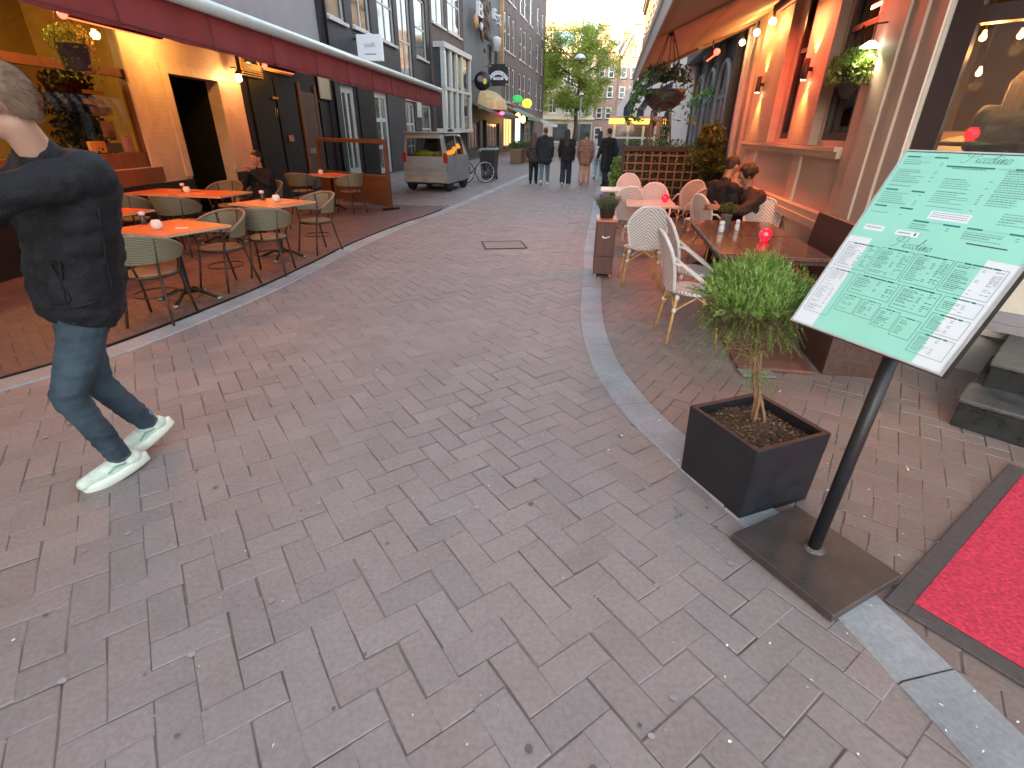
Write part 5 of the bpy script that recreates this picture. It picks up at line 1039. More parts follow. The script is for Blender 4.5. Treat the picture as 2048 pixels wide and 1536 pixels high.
m=MB(); m.box(10.2,11.3,0.86,0.895,0.05,2.2,bev=0.005); dr=m.build('door',mat('black_door_paint',(0,0,0)),RL); m=MB(); m.box(11.12,11.20,0.85,0.858,1.25,1.36); m.build('sticker',mat('pink_sticker',(0.55,0.35,0.38),0.6),dr)
m=MB(); m.tube([(10.32,0.84,1.0),(10.32,0.80,1.0),(10.32,0.80,1.14),(10.32,0.84,1.14)],0.012,6); m.build('handle',mat('brushed_handle',(0,0,0)),dr)
# notices inside the window
for (a,z,w_,h,c) in ((8.05,2.06,0.42,0.05,(0.20,0.12,0.03)),(8.0,1.93,0.40,0.06,(0.20,0.13,0.04)),(8.1,1.78,0.42,0.12,(0.12,0.09,0.04)),(8.2,1.50,0.26,0.22,(0.22,0.16,0.14)),(8.3,1.46,0.14,0.12,(0.05,0.05,0.05))):
    m=MB(); m.box(a,a+w_,0.092,0.096,z,z+h); m.build('window_notice',mat('notice_'+str(c),c,0.7),RL)
for (a,z,w_,h,c,l) in ((8.62,1.29,0.24,0.22,(0.62,0.45,0.42),'pinkish framed notice'),(7.95,1.29,0.30,0.16,(0.75,0.45,0.10),'yellow orange box'),(8.3,1.29,0.28,0.13,(0.10,0.12,0.10),'dark green box')):
    m=MB(); m.box(a,a+w_,0.15,0.20,z,z+h,bev=0.006); m.build('window_display',mat('disp_'+str(c),c,0.6),label=l+' standing on the sill inside the ochre restaurant window',cat='display',loc=(-6.139,0.107,0),rz=rad(89))
# black timber shopfront part
BT_=mat('black_timber',(0.0055,0.0055,0.006),0.55,0.3,6,0.1,60,spec=0.25); YF=mat('amber_frame',(0.50,0.30,0.08),0.5,0.15)
m=MB(); m.box(12.46,18.35,-0.02,0.25,0,3.69); m.build('timber_front',BT_,RL)
m=MB()
for (a,b,c,e) in ((12.75,13.95,0.25,2.75),(14.05,15.25,0.25,2.75),(16.95,18.05,0.25,2.35)): m=MB(); m.box(a,b,-0.05,-0.021,c,e,bev=0.008); m.build('timber_panel',BT_,RL)
m=MB(); m.box(15.55,16.6,-0.06,-0.021,0.1,2.55); m.build('narrow_door',woodmat('brown_door',(0.10,0.035,0.018),(0.05,0.02,0.012),0.4,2),RL)
m=MB(); m.box(15.45,15.56,-0.075,-0.02,0.1,2.75); m.box(16.6,16.70,-0.075,-0.02,0.1,2.75); m.build('door_frame',OW,RL)
for (a,b,c,e) in ((12.55,13.35,2.78,3.25),(13.5,15.1,2.85,3.4)):
    windowp(RL,a,b,c,e,-0.06,0.10,1,1,YF,mat('dark_transom',(0.03,0.02,0.01),0.1),False,'transom_window')
m=MB()
for i in range(6): m.box(12.5,13.4,-0.11,-0.065,2.66+i*0.045-0.0,2.682+i*0.045)
m.build('vent_slats',YF,RL)
m=MB(); m.box(17.0,18.1,-0.09,-0.052,2.45,3.3,bev=0.01); m.build('cream_panel',mat('cream_panel',(0.58,0.46,0.30),0.5),RL)
m=MB(); m.box(18.12,18.30,-0.09,-0.02,0.0,3.3); m.build('pale_post',mat('cream_trim',(0,0,0)),RL)
for (x,z,w_,h,c) in ((13.75,2.28,0.30,0.05,(0.35,0.22,0.08)),(14.35,1.35,0.22,0.14,(0.45,0.30,0.32)),(15.62,1.02,0.5,0.12,(0.35,0.25,0.26))):
    m=MB(); m.box(x,x+w_,-0.10,-0.065,z,z+h); m.build('door_plate',mat('plate_'+str(c),c,0.6),RL)
m=MB(); M_=Matrix.Translation((13.95,-0.055,2.02))@Matrix.Rotation(PI/2,4,'X')
m.tube([(13.80,-0.056,1.9),(13.86,-0.056,2.1)],0.008,5); m.tube([(13.93,-0.056,1.88),(13.97,-0.056,2.08)],0.008,5); m.build('house_numerals',mat('brass_num',(0.45,0.35,0.18),0.4,metal=0.6),RL)
# upper wall fittings
m=MB(); m.box(11.9,12.25,-0.12,-0.002,4.25,4.42); m.build('junction_box',mat('grey_box',(0.30,0.30,0.31),0.6),RL)
# left awning
AW=thing('red_awning','long dark red awning with pale front bar over the left terrace','awning',(-6.139,0.107,0),rad(89))
RED=mat('awning_red',(0.26,0.036,0.034),0.85,0.14,3,0.25,300); FX=-3.62
def FXs(s): return -2.78-0.054*s
def awn(s0,s1,zf,zw,yf,m,nx=20,ny=10,sag=0.03,th=0.006):
    vs=[]
    for j in range(ny+1):
        for i in range(nx+1):
            u=i/nx; v=j/ny; yq=yf(s0+(s1-s0)*u) if callable(yf) else yf; vs.append((s0+(s1-s0)*u,-0.02+(yq+0.02)*v,zw+(zf-zw)*v-sag*sin(PI*v)*(0.7+0.3*cos(12*PI*u))))
    k=len(vs); fs=[(j*(nx+1)+i,j*(nx+1)+i+1,(j+1)*(nx+1)+i+1,(j+1)*(nx+1)+i) for j in range(ny) for i in range(nx)]
    m.add(vs,fs,True); m.add([(x,y,z-th) for x,y,z in vs],[f[::-1] for f in fs],True)
m=MB(); awn(0.5,16.55,2.60,3.45,FXs,m,60); m.build('canvas',RED,AW)
m=MB(); nx=160; vs=[]
for i in range(nx+1):
    x=0.5+16.05*i/nx; wv=0.018*sin(i*0.55)+0.012*sin(i*1.31+1)
    vh=0.265+0.0075*x
    for k_ in (0,0.33,0.66,1.0): vs.append((x,FXs(x)-0.03+wv*k_,2.62-vh*k_))
m.add(vs,[(i*4+j,(i+1)*4+j,(i+1)*4+j+1,i*4+j+1) for i in range(nx) for j in range(3)],True)
m.add([(16.55,FXs(16.5)-0.03,2.62),(16.55,FXs(16.5)-0.03,2.235),(16.60,FX+0.55,2.47),(16.60,FX+0.55,2.74)],[(0,1,2,3)])
m.build('valance',RED,AW)
m=MB()
for i in range(14):
    x=1.0+i*1.18; y_=FXs(x)-0.05; m.bar((x,y_,2.61),(x,y_-0.010,2.62-(0.265+0.0075*x)),0.012,0.006,(0,1,0))
m.bar((0.5,FXs(0.5)-0.052,2.378),(16.5,FXs(16.5)-0.052,2.258),0.006,0.010); m.build('seams',mat('awning_seam',(0.12,0.022,0.022),0.9),AW)
m=MB(); m.tube([(0.45,FXs(0.45)-0.05,2.66),(16.5,FXs(16.5)-0.05,2.66)],0.06,14); m.build('front_bar',mat('pale_bar',(0.62,0.72,0.72),0.3,0.05,4,metal=0.2),AW)
for s in (3.2,8.3,13.4):
    m=MB(); m.bar((s,-0.03,3.25),(s+0.9,-1.9,2.92),0.06,0.05); m.bar((s+0.9,-1.9,2.92),(s,FXs(s)+0.04,2.64),0.05,0.045); m.build('folding_arm',mat('arm_grey',(0.10,0.06,0.05),0.5,metal=0.3),AW)
# lanterns and heaters, left
WARM=(1.0,0.50,0.16)
def lantern(P,label,e,ne=8,group=None,c=WARM,r=0.05):
    t=thing('wall_lantern',label,'lamp',P,0,group); m=MB(); m.lathe([(0.02,0.0),(0.055,0.02),(0.055,0.12),(0.0,0.16)],12); 
    m.build('glass',mat('lamp_glow',(1,0.8,0.5),0.5,em=(1.0,0.68,0.30),es=14),t); m=MB(); m.lathe([(0.07,0.13),(0.075,0.14),(0.03,0.19),(0.0,0.20)],12); m.build('cap',IRON,t); m=MB(); m.tube([(0,0,0.19),(-0.03,0,0.26),(-0.14,0,0.24)],0.010,6); m.build('bracket',IRON,t)
    lamp('lantern_light','POINT',(0.03,0,0.07),e,c,0.06,t); return t
def SL(s,y,z): a=rad(89); return (-6.139+s*cos(a)-y*sin(a),0.107+s*sin(a)+y*cos(a),z)
lantern(SL(12.0,-0.22,2.50),'lit lantern between the black doorway and the black timber front',75)
def heater(P,rz,label,L,e,glow=1,c=(1.0,0.16,0.05)):
    t=thing('bar_heater',label,'heater',P,rz,'bar heaters under the awnings'); m=MB(); m.box(-L/2,L/2,-0.06,0.06,0.0,0.07,bev=0.012); m.build('housing',mat('heater_black',(0.03,0.02,0.02),0.5),t)
    m=MB(); m.box(-L/2+0.03,L/2-0.03,-0.012,0.012,-0.008,0.0); m.build('element',mat('heater_element',(0.5,0.05,0.02),0.5,em=(1.0,0.12,0.04),es=1.5),t)
    m=MB(); m.ell((-L/2-0.035,0,0.02),0.045,10,8); m.build('indicator',mat('heater_red',(0.8,0.02,0.02),0.4,em=(1.0,0.03,0.02),es=6),t)
    m=MB(); m.tube([(0,0,0.07),(0,0,0.28)],0.012,6); m.build('hanger',IRON,t)
    l=lamp('heater_light','AREA',(0,0,-0.03),e,c,0.3,t); l.data.shape='RECTANGLE'; l.data.size=L*0.8; l.data.size_y=0.08; return t
heater((-4.75,7.25,2.68),rad(88),'long dark bar heater with red glowing end over the nearest left terrace tables',1.5,90)
heater((-4.9,12.3,2.72),rad(88),'bar heater with red glowing end farther along under the red awning',1.3,40)
heater((-4.3,4.6,2.70),rad(88),'bar heater under the near end of the red awning',1.3,65)
for (x,y,l) in ((-5.35,6.6,'bright ceiling spot under the red awning by the hanging pot'),(-5.4,9.6,'ceiling spot under the red awning before the cream pier'),(-5.4,13.9,'ceiling spot under the red awning at the black timber front')):
    t=thing('ceiling_spot',l,'lamp',(x,y,3.02),0,'ceiling spots under the red awning'); m=MB(); m.lathe([(0.0,0.0),(0.04,0.0),(0.055,0.02),(0.05,0.08),(0,0.10)],12); m.build('housing',IRON,t); m=MB(); m.ell((0,0,0.0),(0.035,0.035,0.02),10,6); m.build('bulb',mat('lamp_glow',(0,0,0)),t)
    lamp('spot_light','POINT',(0,0,-0.08),14 if y>13 else 34,(1.0,0.47,0.10),0.06,t)
for (s,y,z,e) in ((4.0,1.1,2.9,40),(7.2,1.4,3.0,48)):
    t=thing('pendant_lamp','warm pendant lamp hanging inside the ochre restaurant room'+(' at its near end' if s<5 else ' at its far end'),'lamp',SL(s,y,z)); m=MB(); m.ell((0,0,0),0.07,12,8); m.build('bulb',mat('lamp_glow',(0,0,0)),t); m=MB(); m.tube([(0,0,0.07),(0,0,3.6-z)],0.005,5); m.build('cord',IRON,t); lamp('pendant_light','POINT',(0,0,-0.12),e,(1.0,0.62,0.18),0.08,t)
# hanging pot, left
def hangpot(P,label,potm,r=0.13,tints=((0.16,0.28,0.05),(0.10,0.20,0.04),(0.22,0.34,0.06)),n=900,top=0.5,drop=0.35,taper=0.75,h=0.24):
    t=thing('hanging_pot',label,'hanging plant',P); m=MB(); m.lathe([(0,0),(r*taper,0),(r*taper+0.01,0.01),(r,h),(r+0.008,h+0.005),(r-0.01,h),(r-0.02,h-0.04),(0,h-0.04)],20); m.build('pot',potm,t)
    m=MB(); rnd=random.Random(int(P[1]*100)); bush(m,(0,0,h+0.05),r*1.5,n,rnd,tints,0.026,0.7,-0.2)
    for k in range(n//3): a=rnd.uniform(0,2*PI); q=rnd.random(); bush(m,(r*1.25*cos(a),r*1.25*sin(a),h-q*drop),0.03,1,rnd,tints,0.024)
    m.build('foliage',leafmat('hang_leaf'),t); m=MB()
    for k in range(3): a=2*PI*k/3; m.tube([(r*cos(a),r*sin(a),h),(0,0,h+top)],0.004,5)
    m.build('hanger',IRON,t); return t
hangpot((-4.85,6.55,2.20),'grey metal pot with green plant hanging under the red awning before the ochre window',mat('zinc_blue',(0.09,0.10,0.13),0.5,0.3,9,0.4,40,metal=0.4),0.15,n=380)
# ---------- black building with white windows, left ----------
P2=(-5.75,17.9); AZ2=6.0
def LB(az): return rad(90-az)
NB=brickmat('black_brick',(0.030,0.034,0.042),(0.045,0.048,0.056),(0.02,0.022,0.026),0.22,0.065,0.008,0.6)
u2=dict(cols=1,rows=2,fw=0.10)
ws=[(0.9,2.1,0.2,2.95,dict(cols=2,rows=1,fw=0.22,sill=False)),(2.0+0.6,4.4,4.75,7.2,dict(cols=2,rows=2,fw=0.09)),(4.0,5.5,0.05,2.95,dict(cols=2,rows=3,fw=0.20,sill=False)),(5.2,7.2,4.75,7.2,dict(cols=2,rows=2,fw=0.09)),(7.7,9.6,3.0,7.2,dict(cols=2,rows=2,fw=0.12)),(0.6,2.0,4.7,7.2,u2),(10.3,12.3,4.75,7.2,u2),(0.6,2.0,8.2,10.4,u2),(3.0,4.4,8.2,10.4,u2),(5.4,7.0,8.2,10.4,u2),(8.0,9.6,8.2,10.4,u2),(10.4,12.3,8.2,10.4,u2),(7.9,9.4,0.05,2.8,dict(cols=2,rows=3,fw=0.12,sill=False)),(10.5,12.5,0.6,2.8,u2)]
B2=bld('black_townhouse','black painted brick townhouse with white sash windows behind the red awning','' or P2,LB(AZ2),13.0,12.5,10,NB,ws,cornice=WFR)
for q_ in ((1.0,1.9,-0.07,-0.001,2.97,3.72),(3.95,5.6,-0.07,-0.001,2.97,3.7),(7.85,9.5,-0.05,-0.001,2.83,2.98)): m=MB(); m.box(*q_); m.build('white_fascia',WFR,B2)
m=MB(); m.box(4.3,5.2,-0.09,-0.0705,3.18,3.45); m.build('fascia_plate',mat('grey_plate',(0.16,0.16,0.13),0.5),B2)
m=MB(); m.box(9.75,10.35,-0.06,-0.001,2.2,3.1); m.build('white_notice_board',WFR,B2)
m=MB(); m.tube([(0.25,-0.06,0),(0.25,-0.06,12.3)],0.05,8); m.build('downpipe',IRON,B2)
m=MB(); m.box(2.25,3.85,-0.05,-0.001,0.0,3.6); m.build('dark_shop_panel',BT_,B2)
c=cos(rad(AZ2)); 
def LP(P,az,s,y,z): a=LB(az); return (P[0]+s*cos(a)-y*sin(a),P[1]+s*sin(a)+y*cos(a),z)
t=thing('projecting_sign','white box sign projecting from the black townhouse above the red awning','sign',LP(P2,AZ2,2.6,0,3.75),LB(AZ2))
m=MB(); m.box(-0.10,0.10,-0.95,-0.10,0,0.75,bev=0.01); m.build('box',mat('white_sign',(0.66,0.68,0.72),0.4,0.04,em=(0.7,0.75,0.9),es=0.12),t); m=MB(); m.box(-0.02,0.02,-0.10,0.0,0.1,0.15); m.box(-0.02,0.02,-0.10,0,0.6,0.65); m.build('bracket',IRON,t)
m=MB(); mtx=Matrix.Translation((-0.103,-0.55,0.45))@Matrix(((0,0,-1,0),(-1,0,0,0),(0,1,0,0),(0,0,0,1)))
textmb(m,'sush',0.22,mtx,0.002); m.box(-0.104,-0.101,-0.75,-0.35,0.17,0.20); m.build('lettering',mat('blue_grey_ink',(0.18,0.24,0.30),0.5),t)
# brick house with the tall white bay
P3=(-4.35,30.8); AZ3=10.0; BRK=brickmat('grey_brown_brick',(0.17,0.125,0.115),(0.215,0.155,0.14),(0.12,0.10,0.095),0.22,0.065,0.01,0.85)
BH3=bld('brick_townhouse','grey brown brick townhouse with a tall white shop bay beside the black townhouse','' or P3,LB(AZ3),6.3,13,10,BRK,[(0.35,2.6,6.6,9.4,dict(cols=2,rows=2,fw=0.12)),(3.2,5.9,6.6,9.4,dict(cols=2,rows=2,fw=0.12)),(0.5,2.6,10.2,12.2,u2),(3.2,5.9,10.2,12.2,u2),(0.9,2.4,0.1,1.5,dict(cols=1,rows=1,sill=False))],cornice=WFR)
t=BH3; m=MB(); 
for a,b in ((0.35,0.6),(1.55,1.75),(2.7,2.95),(3.9,4.1),(5.75,6.0)): m.box(a,b,-0.55,-0.35,1.75,5.5)
m.box(0.3,6.05,-0.60,0.0,5.5,5.75); m.box(0.3,6.05,-0.60,0.0,1.55,1.75); m.box(0.35,6.0,-0.53,-0.37,3.6,3.75); bay=m.build('white_bay',WFR,t)
m=MB(); m.box(0.4,5.95,-0.42,-0.40,1.8,5.5); m.box(0.4,0.5,-0.40,0.0,1.8,5.5); m.box(5.85,5.95,-0.40,0,1.8,5.5); m.build('pane',DGL,bay)
m=MB(); m.box(3.05,3.85,-0.45,-0.425,3.9,5.4); m.build('yellow_poster',mat('yellow_poster',(0.42,0.44,0.18),0.6,0.3,3),bay)
# dark pub
P4=(-3.20,36.95); AZ4=10.5; PB=mat('pub_black_paint',(0.035,0.040,0.045),0.55,0.3,3,0.1,50); UPB=mat('pub_grey_render',(0.17,0.19,0.20),0.8,0.15,2)
pubw=[(0.6,3.4,0.5,2.2,dict(cols=3,rows=1,fw=0.08,sill=False,fm=PB,gm=mat('pub_lit_glass',(0.10,0.06,0.04),0.1,0.9,2.0,c2=(0.30,0.16,0.10),em=(0.8,0.4,0.25),es=0.02))),(4.2,5.4,0.1,2.4,dict(cols=1,rows=1,fw=0.08,sill=False,fm=PB)),(6.0,10.0,0.5,2.2,dict(cols=4,rows=1,fw=0.08,sill=False,fm=PB,gm=mat('pub_lit_glass',(0,0,0)))),(6.3,7.6,5.2,7.2,dict(cols=1,rows=2,fm=PB)),(8.4,9.7,5.2,7.2,dict(cols=1,rows=2,fm=PB))]
PU=bld('dark_pub','dark fronted pub with grey upper wall covered in signs and figures','' or P4,LB(AZ4),11.2,14,9,UPB,pubw)
m=MB(); m.box(0,11.2,-0.06,-0.001,2.35,3.3); m.box(0,0.5,-0.05,-0.001,0,2.35); m.box(3.5,4.1,-0.05,-0.001,0,2.35); m.box(5.5,5.9,-0.05,-0.001,0,2.35); m.box(10.1,11.2,-0.05,-0.001,0,2.35); cells(m,11.15,0,2.4,[w_[:4] for w_ in pubw[:3]],0.1,0.02); m.v=[(x,y-0.02 if y==0 else y,z) for x,y,z in m.v]; m.build('black_shopfront',PB,PU)
m=MB(); m.box(10.45,10.75,-0.30,-0.001,5.6,13.0); m.build('amber_pilaster',mat('amber_stone',(0.50,0.33,0.18),0.7,0.2,2),PU)
m=MB(); m.add([(0.2,-0.001,3.35),(11.0,-0.001,3.35),(11.0,-1.5,2.75),(0.2,-1.5,2.75)],[(0,1,2,3)]); m.box(0.2,11,-1.53,-1.49,2.55,2.77); m.build('black_awning',PB,PU)
def frontsign(P,label,name='hanging_sign'): return thing(name,label,'sign',P,0)
# signs that project over the street face us
rzs=LB(AZ4)
def facing(s,z,y=0): 
    p=LP(P4,AZ4,s,y,z); return p
t=thing('hanging_sign','black square pub sign with white arched banner hanging over the street','sign',facing(5.6,4.55,-0.1),rzs)
m=MB(); m.box(-0.05,0.05,-1.55,-0.15,0,1.35); m.build('board',mat('sign_black',(0.012,0.013,0.018),0.4),t)
m=MB(); 
for k in range(14):
    a0=PI*(0.18+0.64*k/14); a1=PI*(0.18+0.64*(k+1)/14); cy,cz=-0.85,-0.15; r0,r1=0.86,1.10; q=lambda a,r:(-0.054,cy+cos(a)*r*0.80,cz+sin(a)*r)
    m.add([q(a0,r0),q(a0,r1),q(a1,r1),q(a1,r0)],[(0,1,2,3),])
m.box(-0.056,-0.051,-1.22,-0.48,0.38,0.56); m.build('banner',mat('sign_white',(0.62,0.68,0.76),0.5,em=(0.7,0.8,1),es=0.05),t)
m=MB(); mtx=Matrix.Translation((-0.057,-0.85,0.47))@Matrix(((0,0,-1,0),(-1,0,0,0),(0,1,0,0),(0,0,0,1))); textmb(m,'FOOD',0.17,mtx,0.001)
for i,ch in enumerate('COFFEESHOP'):
    a=PI*(0.74-0.48*i/9); m2=Matrix.Translation((-0.057,-0.85+cos(PI-a)*0.98*0.80*-1*-1,-0.15+sin(a)*0.98))@Matrix(((0,0,-1,0),(-1,0,0,0),(0,1,0,0),(0,0,0,1))); textmb(m,ch,0.18,m2,0.001)
m.build('lettering',mat('sign_ink',(0.03,0.04,0.06),0.5),t); m=MB(); m.tube([(0,0.1,1.2),(0,-1.6,1.2)],0.02,6); m.tube([(0,0.1,0.15),(0,-0.2,0.15)],0.02,6); m.build('bracket',IRON,t)
m=MB()
for (y,z) in ((-0.25,0.1),(-1.45,0.1),(-0.25,1.25),(-1.45,1.25)): m.ell((-0.052,y,z),(0.004,0.10,0.07),10,6)
m.build('corner_ornament',mat('ornament_grey',(0.25,0.33,0.38),0.5),t)
t=thing('round_sign','round black lamp sign with yellow and red emblem beside the square pub sign','sign',facing(1.6,4.55,-0.75),rzs)
m=MB(); m.M=Matrix.Rotation(PI/2,4,'Y'); m.lathe([(0,-0.10),(0.50,-0.10),(0.55,-0.05),(0.55,0.05),(0.50,0.10),(0,0.10)],28); m.M=None; m.build('drum',mat('sign_black',(0,0,0)),t)
m=MB(); m.ell((-0.105,0.12,0.12),(0.01,0.22,0.18),12,8); m.build('emblem_field',mat('sign_mauve',(0.30,0.20,0.25),0.5),t); m=MB(); m.ell((-0.11,-0.18,-0.02),(0.012,0.13,0.17),12,8); m.build('emblem',mat('sign_yellow',(0.50,0.42,0.08),0.5,em=(0.8,0.7,0.1),es=0.1),t)
m=MB(); m.tube([(0,0.55,0),(0,0.80,0)],0.03,6); m.build('bracket',IRON,t)
# big lettering and relief on the pub's upper wall
m=MB(); FW=Matrix(((1,0,0,0),(0,0,-1,0),(0,1,0,0),(0,0,0,1)))
textmb(m,'UIJAHHI',1.9,Matrix.Translation((5.2,-0.06,11.45))@Matrix.Scale(1.35,4,(1,0,0))@FW,0.05); m.build('large_lettering',mat('sign_white2',(0.68,0.74,0.76),0.6),PU)
t=thing('wall_relief','cluster of white letters and brown ornamental shapes mounted on the pub wall','sign',facing(0,0,0),rzs)
m=MB(); textmb(m,'B',1.15,Matrix.Translation((2.1,-0.5,8.4))@Matrix.Scale(2.2,4,(1,0,0))@FW,0.10); textmb(m,'E',0.9,Matrix.Translation((6.4,-0.5,8.9))@Matrix.Scale(2.2,4,(1,0,0))@FW,0.10); textmb(m,'S',0.95,Matrix.Translation((7.9,-0.5,8.8))@Matrix.Scale(2.2,4,(1,0,0))@FW,0.10); m.build('letters',mat('sign_white2',(0,0,0)),t)
m=MB(); m.ell((4.5,-0.2,8.4),(0.75,0.14,1.2),12,8); rq=random.Random(8)
for q_ in range(46): m.ell((4.4+rq.gauss(0,0.65),-0.2-0.2*rq.random(),8.5+rq.gauss(0,0.85)),(rq.uniform(0.12,0.34),0.12,rq.uniform(0.12,0.36)),7,5)
m=remesh(m,0.07,2)
m.build('ornament',mat('relief_brown',(0.10,0.065,0.045),0.7,0.4,3,0.4,10),t)
m=MB(); m.ell((1.5,-0.4,7.75),(0.38,0.15,0.42),12,8); m.build('boot_shape',mat('relief_orange',(0.55,0.30,0.14),0.6),t)
m=MB(); m.ell((2.9,-0.4,7.7),(0.34,0.12,0.26),5,4); m.build('white_shape',mat('sign_white2',(0,0,0)),t); m=MB(); m.lathe([(0.28,-0.75),(0.36,0.0),(0.36,0.08),(0.12,0.20),(0,0.22)],10,(7.4,-0.4,7.6)); m.build('white_shape',mat('sign_white2',(0,0,0)),t)
t=thing('half_dome_awning','cream half dome canopy over the pub door below the signs','awning',facing(5.0,0,0),rzs); m=MB()
n1,n2=16,8; vs=[(1.9*cos(PI*i/n1)*1.0,-1.7*sin(PI*i/n1)*cos(PI/2*j/n2),3.0+1.3*sin(PI/2*j/n2)*(1.0)) for j in range(n2+1) for i in range(n1+1)]
vs=[((x*(cos(PI/2*(k//(n1+1))/n2)*0.9+0.1)),y,z) for k,(x,y,z) in enumerate(vs)]
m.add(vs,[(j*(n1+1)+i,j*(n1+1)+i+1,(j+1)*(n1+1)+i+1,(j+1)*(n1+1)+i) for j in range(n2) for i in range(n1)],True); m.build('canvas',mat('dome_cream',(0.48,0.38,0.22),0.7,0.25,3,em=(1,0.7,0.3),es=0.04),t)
t=thing('red_lamp','small red lamp glowing above the pub entrance','lamp',facing(3.3,2.75,-1.7)); m=MB(); m.ell((0,0,0),(0.16,0.16,0.10),10,8); m.build('bulb',mat('red_glow',(0.8,0.02,0.05),0.5,em=(1,0.03,0.12),es=5),t); m=MB(); m.tube([(0,0,0.1),(0.2,0.5,0.25)],0.02,5); m.build('bracket',IRON,t)
# brick row beyond
P5=(-1.13,48.0); AZ5=11.0; BR5=brickmat('mauve_brick',(0.19,0.135,0.13),(0.235,0.165,0.155),(0.14,0.115,0.11),0.22,0.065,0.01,0.85); ww=[]
for fl,(c_,e_) in enumerate(((3.9,6.6),(7.6,10.2),(11.1,13.4))):
    for (a,b) in ((0.8,1.9),(2.4,3.5),(4.3,5.4),(7.6,9.0),(9.7,11.1),(13.0,14.6),(17.5,19.0),(21.0,22.5)): ww.append((a,b,c_,e_,dict(cols=1,rows=2,fw=0.16)))
B5=bld('brick_row','mauve brown brick row of houses with tall white windows beyond the pub','' or P5,LB(AZ5),24.0,16.5,24,BR5,ww+[(0.8,4.6,0.4,2.7,dict(cols=3,rows=1,fw=0.1,fm=IRON,gm=mat('warm_shop_glass',(0.5,0.30,0.12),0.3,0.8,1.2,c2=(0.75,0.50,0.22),em=(1.0,0.55,0.2),es=0.55))),(6.0,9.0,0.3,2.9,dict(cols=2,rows=1,fw=0.1,gm=mat('bright_shop_glass',(0.6,0.65,0.7),0.3,0.8,1.5,em=(0.7,0.85,1.0),es=1.1))),(11,16,0.3,2.6,dict(cols=3,rows=1,fw=0.1))],cornice=WFR)
for (s0,s1,z,yo,c_,l) in ((0.2,7.5,3.35,-2.2,(0.24,0.30,0.25),'long grey green shop awning beyond the pub'),(7.7,17.5,2.95,-2.6,(0.42,0.46,0.38),'pale green awning farthest along the left row')):
    t=thing('shop_awning',l,'awning',LP(P5,AZ5,0,0,0),LB(AZ5),'awnings of the far left shops'); m=MB(); awn(s0,s1,z-0.6,z+0.25,yo,m,12,6); m.build('canvas',mat('cv'+str(c_),c_,0.8,0.15,2),t); m=MB(); m.box(s0,s1,yo-0.05,yo,z-0.85,z-0.55); m.build('valance',WFR if z<3 else mat('cv2',(0.34,0.38,0.33),0.8),t)
t=thing('neon_sign','green and yellow lit sign with red dot above the far left shop awning','sign',LP(P5,AZ5,2.2,-0.9,3.75),LB(AZ5))
m=MB(); m.ell((0,0,0.40),(0.08,0.45,0.30),12,8); m.build('green_disc',mat('neon_green',(0.05,0.5,0.12),0.5,em=(0.1,0.9,0.2),es=0.15),t); m=MB(); m.ell((-0.1,-0.85,0.05),(0.1,0.45,0.36),14,8); m.build('yellow_disc',mat('neon_yellow',(0.8,0.8,0.05),0.5,em=(1,0.95,0.08),es=0.45),t); m=MB(); m.ell((-0.1,0.40,-0.1),(0.08,0.2,0.2),10,8); m.build('red_disc',mat('neon_red',(0.6,0.10,0.14),0.5),t)
for (s,z,l) in ((0.9,2.75,'warm lantern nearest the pub under the grey green awning'),(3.4,2.6,'warm lantern over the shop door under the grey green awning')):
    p=LP(P5,AZ5,s,-1.2,z); t=thing('shop_lantern',l,'lamp',p,0,'warm lanterns of the far left shop'); m=MB(); m.ell((0,0,0),(0.22,0.22,0.30),10,8); m.build('glass',mat('amber_glow',(0.9,0.5,0.15),0.5,em=(1,0.50,0.12),es=3.0),t); m=MB(); m.tube([(0,0,0.28),(0,0,0.5)],0.02,5); m.build('hanger',IRON,t); lamp('lantern_light','POINT',(0,0,-0.4),18,WARM,0.2,t)
for i,(x,y,l) in enumerate(((0.15,31.5,'brown wooden planter crate beside the far left shop, nearest the pub'),(0.95,32.8,'brown wooden planter crate nearest the strolling people'))):
    t=thing('planter_crate',l,'planter',(x,y,0),LB(AZ5),'wooden planter crates of the far left shops'); m=MB(); m.box(-0.6,0.6,-0.3,0.3,0.0,0.75,bev=0.02); m.build('crate',woodmat('crate_wood',(0.22,0.15,0.09),(0.14,0.09,0.06),0.7),t); m=MB(); bush(m,(0,0,0.9),0.5,500,random.Random(40+i),[(0.08,0.14,0.04),(0.14,0.20,0.06)],0.07,0.6); m.build('foliage',leafmat('crate_leaf'),t)
# ---------- right side restaurant ----------
RB=thing('trattoria_building','cream restaurant with pilasters and dark sash windows lit orange and red, on the right','building',RW(2.217,10.8),-rad(99.8))
CRM=mat('cream_render',(0.50,0.41,0.34),0.7,0.10,1.6,0.18,25,dirt=0.08); CPB=brickmat('cream_pilaster_brick',(0.50,0.40,0.31),(0.47,0.37,0.29),(0.44,0.35,0.27),0.24,0.075,0.004,0.65,'XZ',0.25)
def S(ly): return 10.8-ly
Lr=S(4.73)
wo=[(S(8.10),S(7.44),1.60,3.55),(S(6.55),S(5.86),1.60,3.55)]
m=MB(); cells(m,Lr,0,3.7,wo,0.09); m.build('wall',CRM,RB); m=MB(); m.add([(0,0,3.7),(Lr,0,3.7),(Lr,0,11.5),(0,0,11.5)],[(0,1,2,3)]); m.add([(0,0,0),(0,9,0),(0,9,11.5),(0,0,11.5)],[(0,1,2,3)]); m.build('upper_wall',CRM,RB)
m=MB()
def pil(a,b,d,z0=0.0,z1=3.69): m.box(S(a),S(b),-d,-0.001,z0,z1)
m=MB(); pil(10.75,10.55,0.12); m.build('edge_pilaster',mat('edge_grey',(0.42,0.41,0.42),0.6),RB); m=MB()
